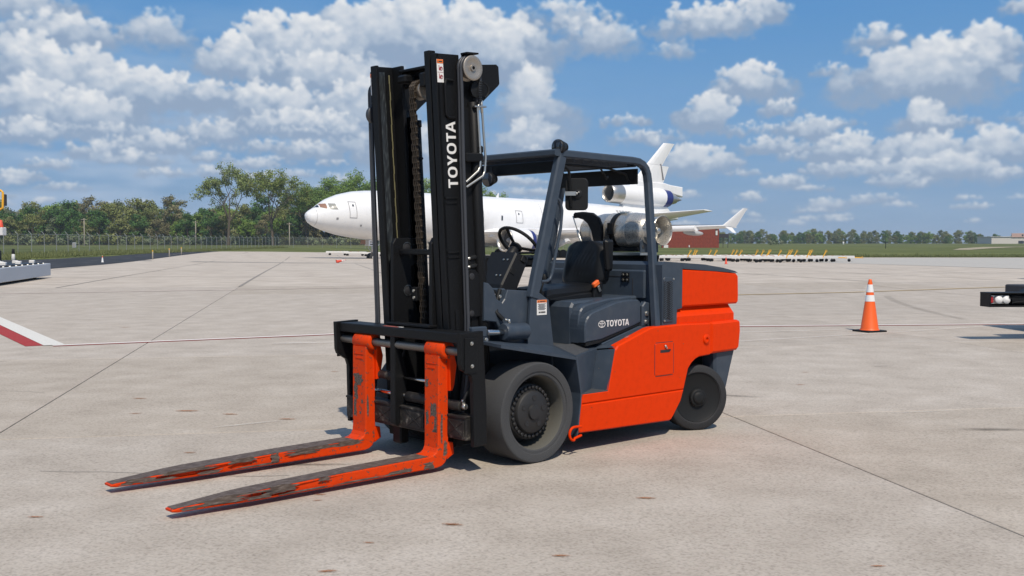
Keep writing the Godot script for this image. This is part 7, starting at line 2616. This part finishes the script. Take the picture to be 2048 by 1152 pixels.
	part("centre_post", b, M.black_paint, t)
	b = MB.new()
	b.box(Vector3(0, 0.305, 0.60), Vector3(1.41, 0.150, 0.075), 0.006)
	b.box(Vector3(0, 0.384, 0.585), Vector3(1.41, 0.016, 0.12), 0.004)
	var lb := part("carriage_lower_bar", b, M.dirty_steel, t)
	for e in [[0.60, 0.17], [0.15, 0.2], [-0.22, 0.2]]:
		b = MB.new()
		b.box(Vector3(e[0], 0.305, 0.6395), Vector3(e[1], 0.11, 0.008), 0.003)
		b.bar([Vector3(e[0] - e[1] * 0.4, 0.26, 0.645), Vector3(e[0] + e[1] * 0.4, 0.35, 0.645)], Vector3(0, 0, 1), 0.004, 0.008, 0.001)
		b.bar([Vector3(e[0] - e[1] * 0.4, 0.35, 0.6452), Vector3(e[0] + e[1] * 0.4, 0.26, 0.6452)], Vector3(0, 0, 1), 0.004, 0.008, 0.001)
		part("wear_pad", b, M.dirty_steel, lb)
	b = MB.new()
	b.box(Vector3(-0.12, 0.17, 0.56), Vector3(0.10, 0.14, 0.08), 0.01)
	b.box(Vector3(0.30, 0.17, 0.56), Vector3(0.10, 0.14, 0.08), 0.01)
	part("lower_bracket", b, M.black_paint, t)
	# fork positioner rams
	b = MB.new()
	b.cyl(Vector3(-0.44, 0.585, 0.60), Vector3(-0.06, 0.585, 0.60), 0.032, 20)
	b.cyl(Vector3(-0.22, 0.585, 0.60), Vector3(-0.20, 0.585, 0.60), 0.036, 20)
	part("positioner_ram", b, M.dirty_steel, t)
	b = MB.new()
	b.cyl(Vector3(-0.06, 0.585, 0.60), Vector3(0.46, 0.585, 0.60), 0.014, 14)
	b.cyl(Vector3(-0.44, 0.462, 0.60), Vector3(0.04, 0.456, 0.60), 0.015, 14)
	part("ram_rod", b, M.chrome, t)
	b = MB.new()
	b.cyl(Vector3(0.02, 0.456, 0.60), Vector3(0.62, 0.45, 0.60), 0.036, 20)
	part("positioner_ram", b, M.dirty_steel, t)
	for h in [[0.010, [Vector3(0.64, 0.48, 0.61), Vector3(0.66, 0.53, 0.60), Vector3(0.65, 0.60, 0.56), Vector3(0.60, 0.68, 0.52)]], [0.012, [Vector3(-0.13, 0.80, 0.50), Vector3(-0.16, 0.66, 0.53), Vector3(-0.14, 0.52, 0.55), Vector3(-0.12, 0.42, 0.55)]], [0.012, [Vector3(-0.30, 0.84, 0.48), Vector3(-0.31, 0.70, 0.50), Vector3(-0.30, 0.56, 0.52)]]]:
		b = MB.new()
		b.tube(h[1], h[0], 8)
		part("hose", b, M.rubber, t)
	b = MB.new()
	b.cyl(Vector3(0.63, 0.45, 0.60), Vector3(0.66, 0.45, 0.60), 0.02, 10)
	b.cyl(Vector3(0.64, 0.45, 0.60), Vector3(0.64, 0.50, 0.61), 0.012, 8)
	part("hose_fitting", b, M.zinc, t)
	# ---------------------------------------------------------------- forks
	for f in [[0.357, 0.512, "fork with long chips along its outer blade"], [-0.505, -0.335, "fork with a bare patch on its shank"]]:
		b = MB.new()
		b.ext([Vector2(0.632, 0.79), Vector2(0.630, 0.16), Vector2(0.636, 0.10), Vector2(0.655, 0.062), Vector2(0.688, 0.040), Vector2(0.730, 0.033), Vector2(1.40, 0.032), Vector2(2.10, 0.034), Vector2(2.56, 0.038), Vector2(2.593, 0.044), Vector2(2.595, 0.056), Vector2(2.56, 0.062), Vector2(2.15, 0.088), Vector2(1.40, 0.108), Vector2(0.80, 0.116), Vector2(0.762, 0.122), Vector2(0.736, 0.138), Vector2(0.722, 0.165), Vector2(0.718, 0.21), Vector2(0.714, 0.79)], 0, f[0], f[1], 0.006)
		var xc: float = (f[0] + f[1]) / 2
		for i in b.v.size():
			if b.v[i].z > 2.12:
				b.v[i].x = xc + (b.v[i].x - xc) * lerpf(1.0, 0.52, (b.v[i].z - 2.12) / 0.52)
		var fk := part("fork", b, M.worn_orange, t)
		# bare running face
		b = MB.new()
		var hw: float = (f[1] - f[0]) / 2 - 0.006
		var prev := []
		for k in 15:
			var z := lerpf(0.80, 2.580, k / 14.0)
			var y := lerpf(0.116, 0.108, (z - 0.8) / 0.6) if z < 1.4 else lerpf(0.108, 0.088, (z - 1.4) / 0.75) if z < 2.15 else lerpf(0.088, 0.0617, (z - 2.15) / 0.40)
			var h := hw * (1.0 if z < 2.12 else lerpf(1.0, 0.52, (z - 2.12) / 0.52))
			var row := [Vector3(xc - h, y + 0.0025, z), Vector3(xc + h, y + 0.0025, z)]
			if k > 0:
				b.quad(prev[0], prev[1], row[1], row[0], Vector3.UP)
			prev = row
		b.quad(prev[0], prev[1], prev[1] + Vector3(0, -0.003, 0.002), prev[0] + Vector3(0, -0.003, 0.002), Vector3(0, 0, 1))
		part("bare_blade_face", b, M.worn_steel, fk)
		# barrel over the shaft
		b = MB.new()
		b.lathe([Vector2(0.033, -0.006), Vector2(0.054, -0.006), Vector2(0.060, 0.002), Vector2(0.060, f[1] - f[0] + 0.032), Vector2(0.054, f[1] - f[0] + 0.040), Vector2(0.033, f[1] - f[0] + 0.040)], Vector3(f[0] - 0.006, 0.826, 0.655), Vector3.RIGHT, 32)
		part("fork_barrel", b, M.worn_orange, fk)
		b = MB.new()
		b.ext([Vector2(0.60, 0.80), Vector2(0.64, 0.80), Vector2(0.64, 0.55), Vector2(0.615, 0.55), Vector2(0.600, 0.585), Vector2(0.578, 0.72)], 0, f[0] + 0.006, f[1] + 0.030, 0.006)
		b.ext([Vector2(0.632, 0.20), Vector2(0.585, 0.19), Vector2(0.575, 0.11), Vector2(0.632, 0.08)], 0, f[0] + 0.004, f[1] - 0.004, 0.006)
		part("fork_hook", b, M.orange_paint, fk)
		b = MB.new()
		b.box(Vector3(xc, 0.735, 0.7165), Vector3((f[1] - f[0]) * 0.72, 0.004, 0.004), 0.001)
		b.box(Vector3(xc, 0.705, 0.7165), Vector3((f[1] - f[0]) * 0.5, 0.010, 0.004), 0.001)
		part("stamped_rib", b, M.orange_paint, fk)
		# paint scraped to the steel in torn patches: on the shank's front, on the outer side, at the heel
		var rp := RandomNumberGenerator.new()
		rp.seed = 61 if f[0] > 0.0 else 67
		var side_x: float = f[1]
		var fronts := [[0.30, 0.42, 0.035, 0.05], [0.42, 0.22, 0.025, 0.07], [-0.40, 0.19, 0.04, 0.03], [-0.62, 0.36, 0.018, 0.05], [0.62, 0.30, 0.02, 0.09], [-0.66, 0.60, 0.018, 0.03], [0.1, 0.165, 0.06, 0.018]] if f[0] > 0.0 else [[-0.10, 0.545, 0.062, 0.045], [-0.50, 0.46, 0.028, 0.06], [-0.62, 0.33, 0.022, 0.07], [0.2, 0.30, 0.014, 0.012], [0.45, 0.20, 0.03, 0.03], [-0.1, 0.165, 0.06, 0.02], [0.5, 0.385, 0.014, 0.016]]
		for p in fronts:
			part("bare_patch", scrape(rp, Vector3(xc + p[0] * hw, p[1], 0.7168 - 0.0 * p[1]), Vector3.RIGHT, Vector3.UP, p[2], p[3]), M.worn_steel, fk)
		var sides := [[2.30, 0.066, 0.17, 0.016], [1.92, 0.080, 0.13, 0.024], [2.45, 0.056, 0.09, 0.008], [1.62, 0.094, 0.05, 0.012], [1.05, 0.052, 0.11, 0.012], [0.80, 0.060, 0.05, 0.025], [0.69, 0.30, 0.010, 0.10], [0.66, 0.16, 0.018, 0.05], [2.08, 0.052, 0.09, 0.010], [1.35, 0.046, 0.20, 0.006], [1.75, 0.046, 0.18, 0.006], [2.15, 0.086, 0.22, 0.006], [2.50, 0.050, 0.05, 0.008]] if f[0] > 0.0 else [[2.42, 0.066, 0.10, 0.010], [2.10, 0.083, 0.20, 0.012], [1.72, 0.095, 0.10, 0.017], [1.47, 0.076, 0.035, 0.034], [1.15, 0.104, 0.24, 0.012], [0.86, 0.105, 0.12, 0.020], [1.95, 0.052, 0.10, 0.012], [0.70, 0.36, 0.010, 0.09], [1.60, 0.046, 0.20, 0.006], [2.30, 0.050, 0.16, 0.008], [2.50, 0.050, 0.05, 0.008], [1.25, 0.085, 0.14, 0.012]]
		for p in sides:
			var wd: float = lerpf(1.0, 0.52, clampf((p[0] - 2.12) / 0.52, 0, 1))
			part("bare_patch", scrape(rp, Vector3(xc + (side_x - xc) * wd + 0.0006, p[1], p[0]), Vector3(0 if p[0] < 2.12 else -0.075, 0, 1).normalized(), Vector3.UP, p[2], p[3]), M.worn_steel, fk)

# a thin torn-edged patch on a face spanned by u and v
func scrape(r: RandomNumberGenerator, at_: Vector3, u: Vector3, v: Vector3, ru: float, rv: float) -> MB:
	var b := MB.new()
	var n := u.cross(v).normalized()
	if n.x < -0.5 or n.z < -0.5:
		n = -n
	var rim := []
	var cnt := 22
	for k in cnt:
		var a := TAU * k / cnt
		var q := r.randf_range(0.55, 1.15)
		var c := clampf(cos(a) * 1.3, -1.0, 1.0)
		var s := clampf(sin(a) * 1.3, -1.0, 1.0)
		rim.append(at_ + u * c * ru * q + v * s * rv * lerpf(q, 1.0, 0.3) + n * 0.0008)
	for k in cnt:
		b.ftri(at_ + n * 0.0008, rim[k], rim[(k + 1) % cnt], n)
	return b
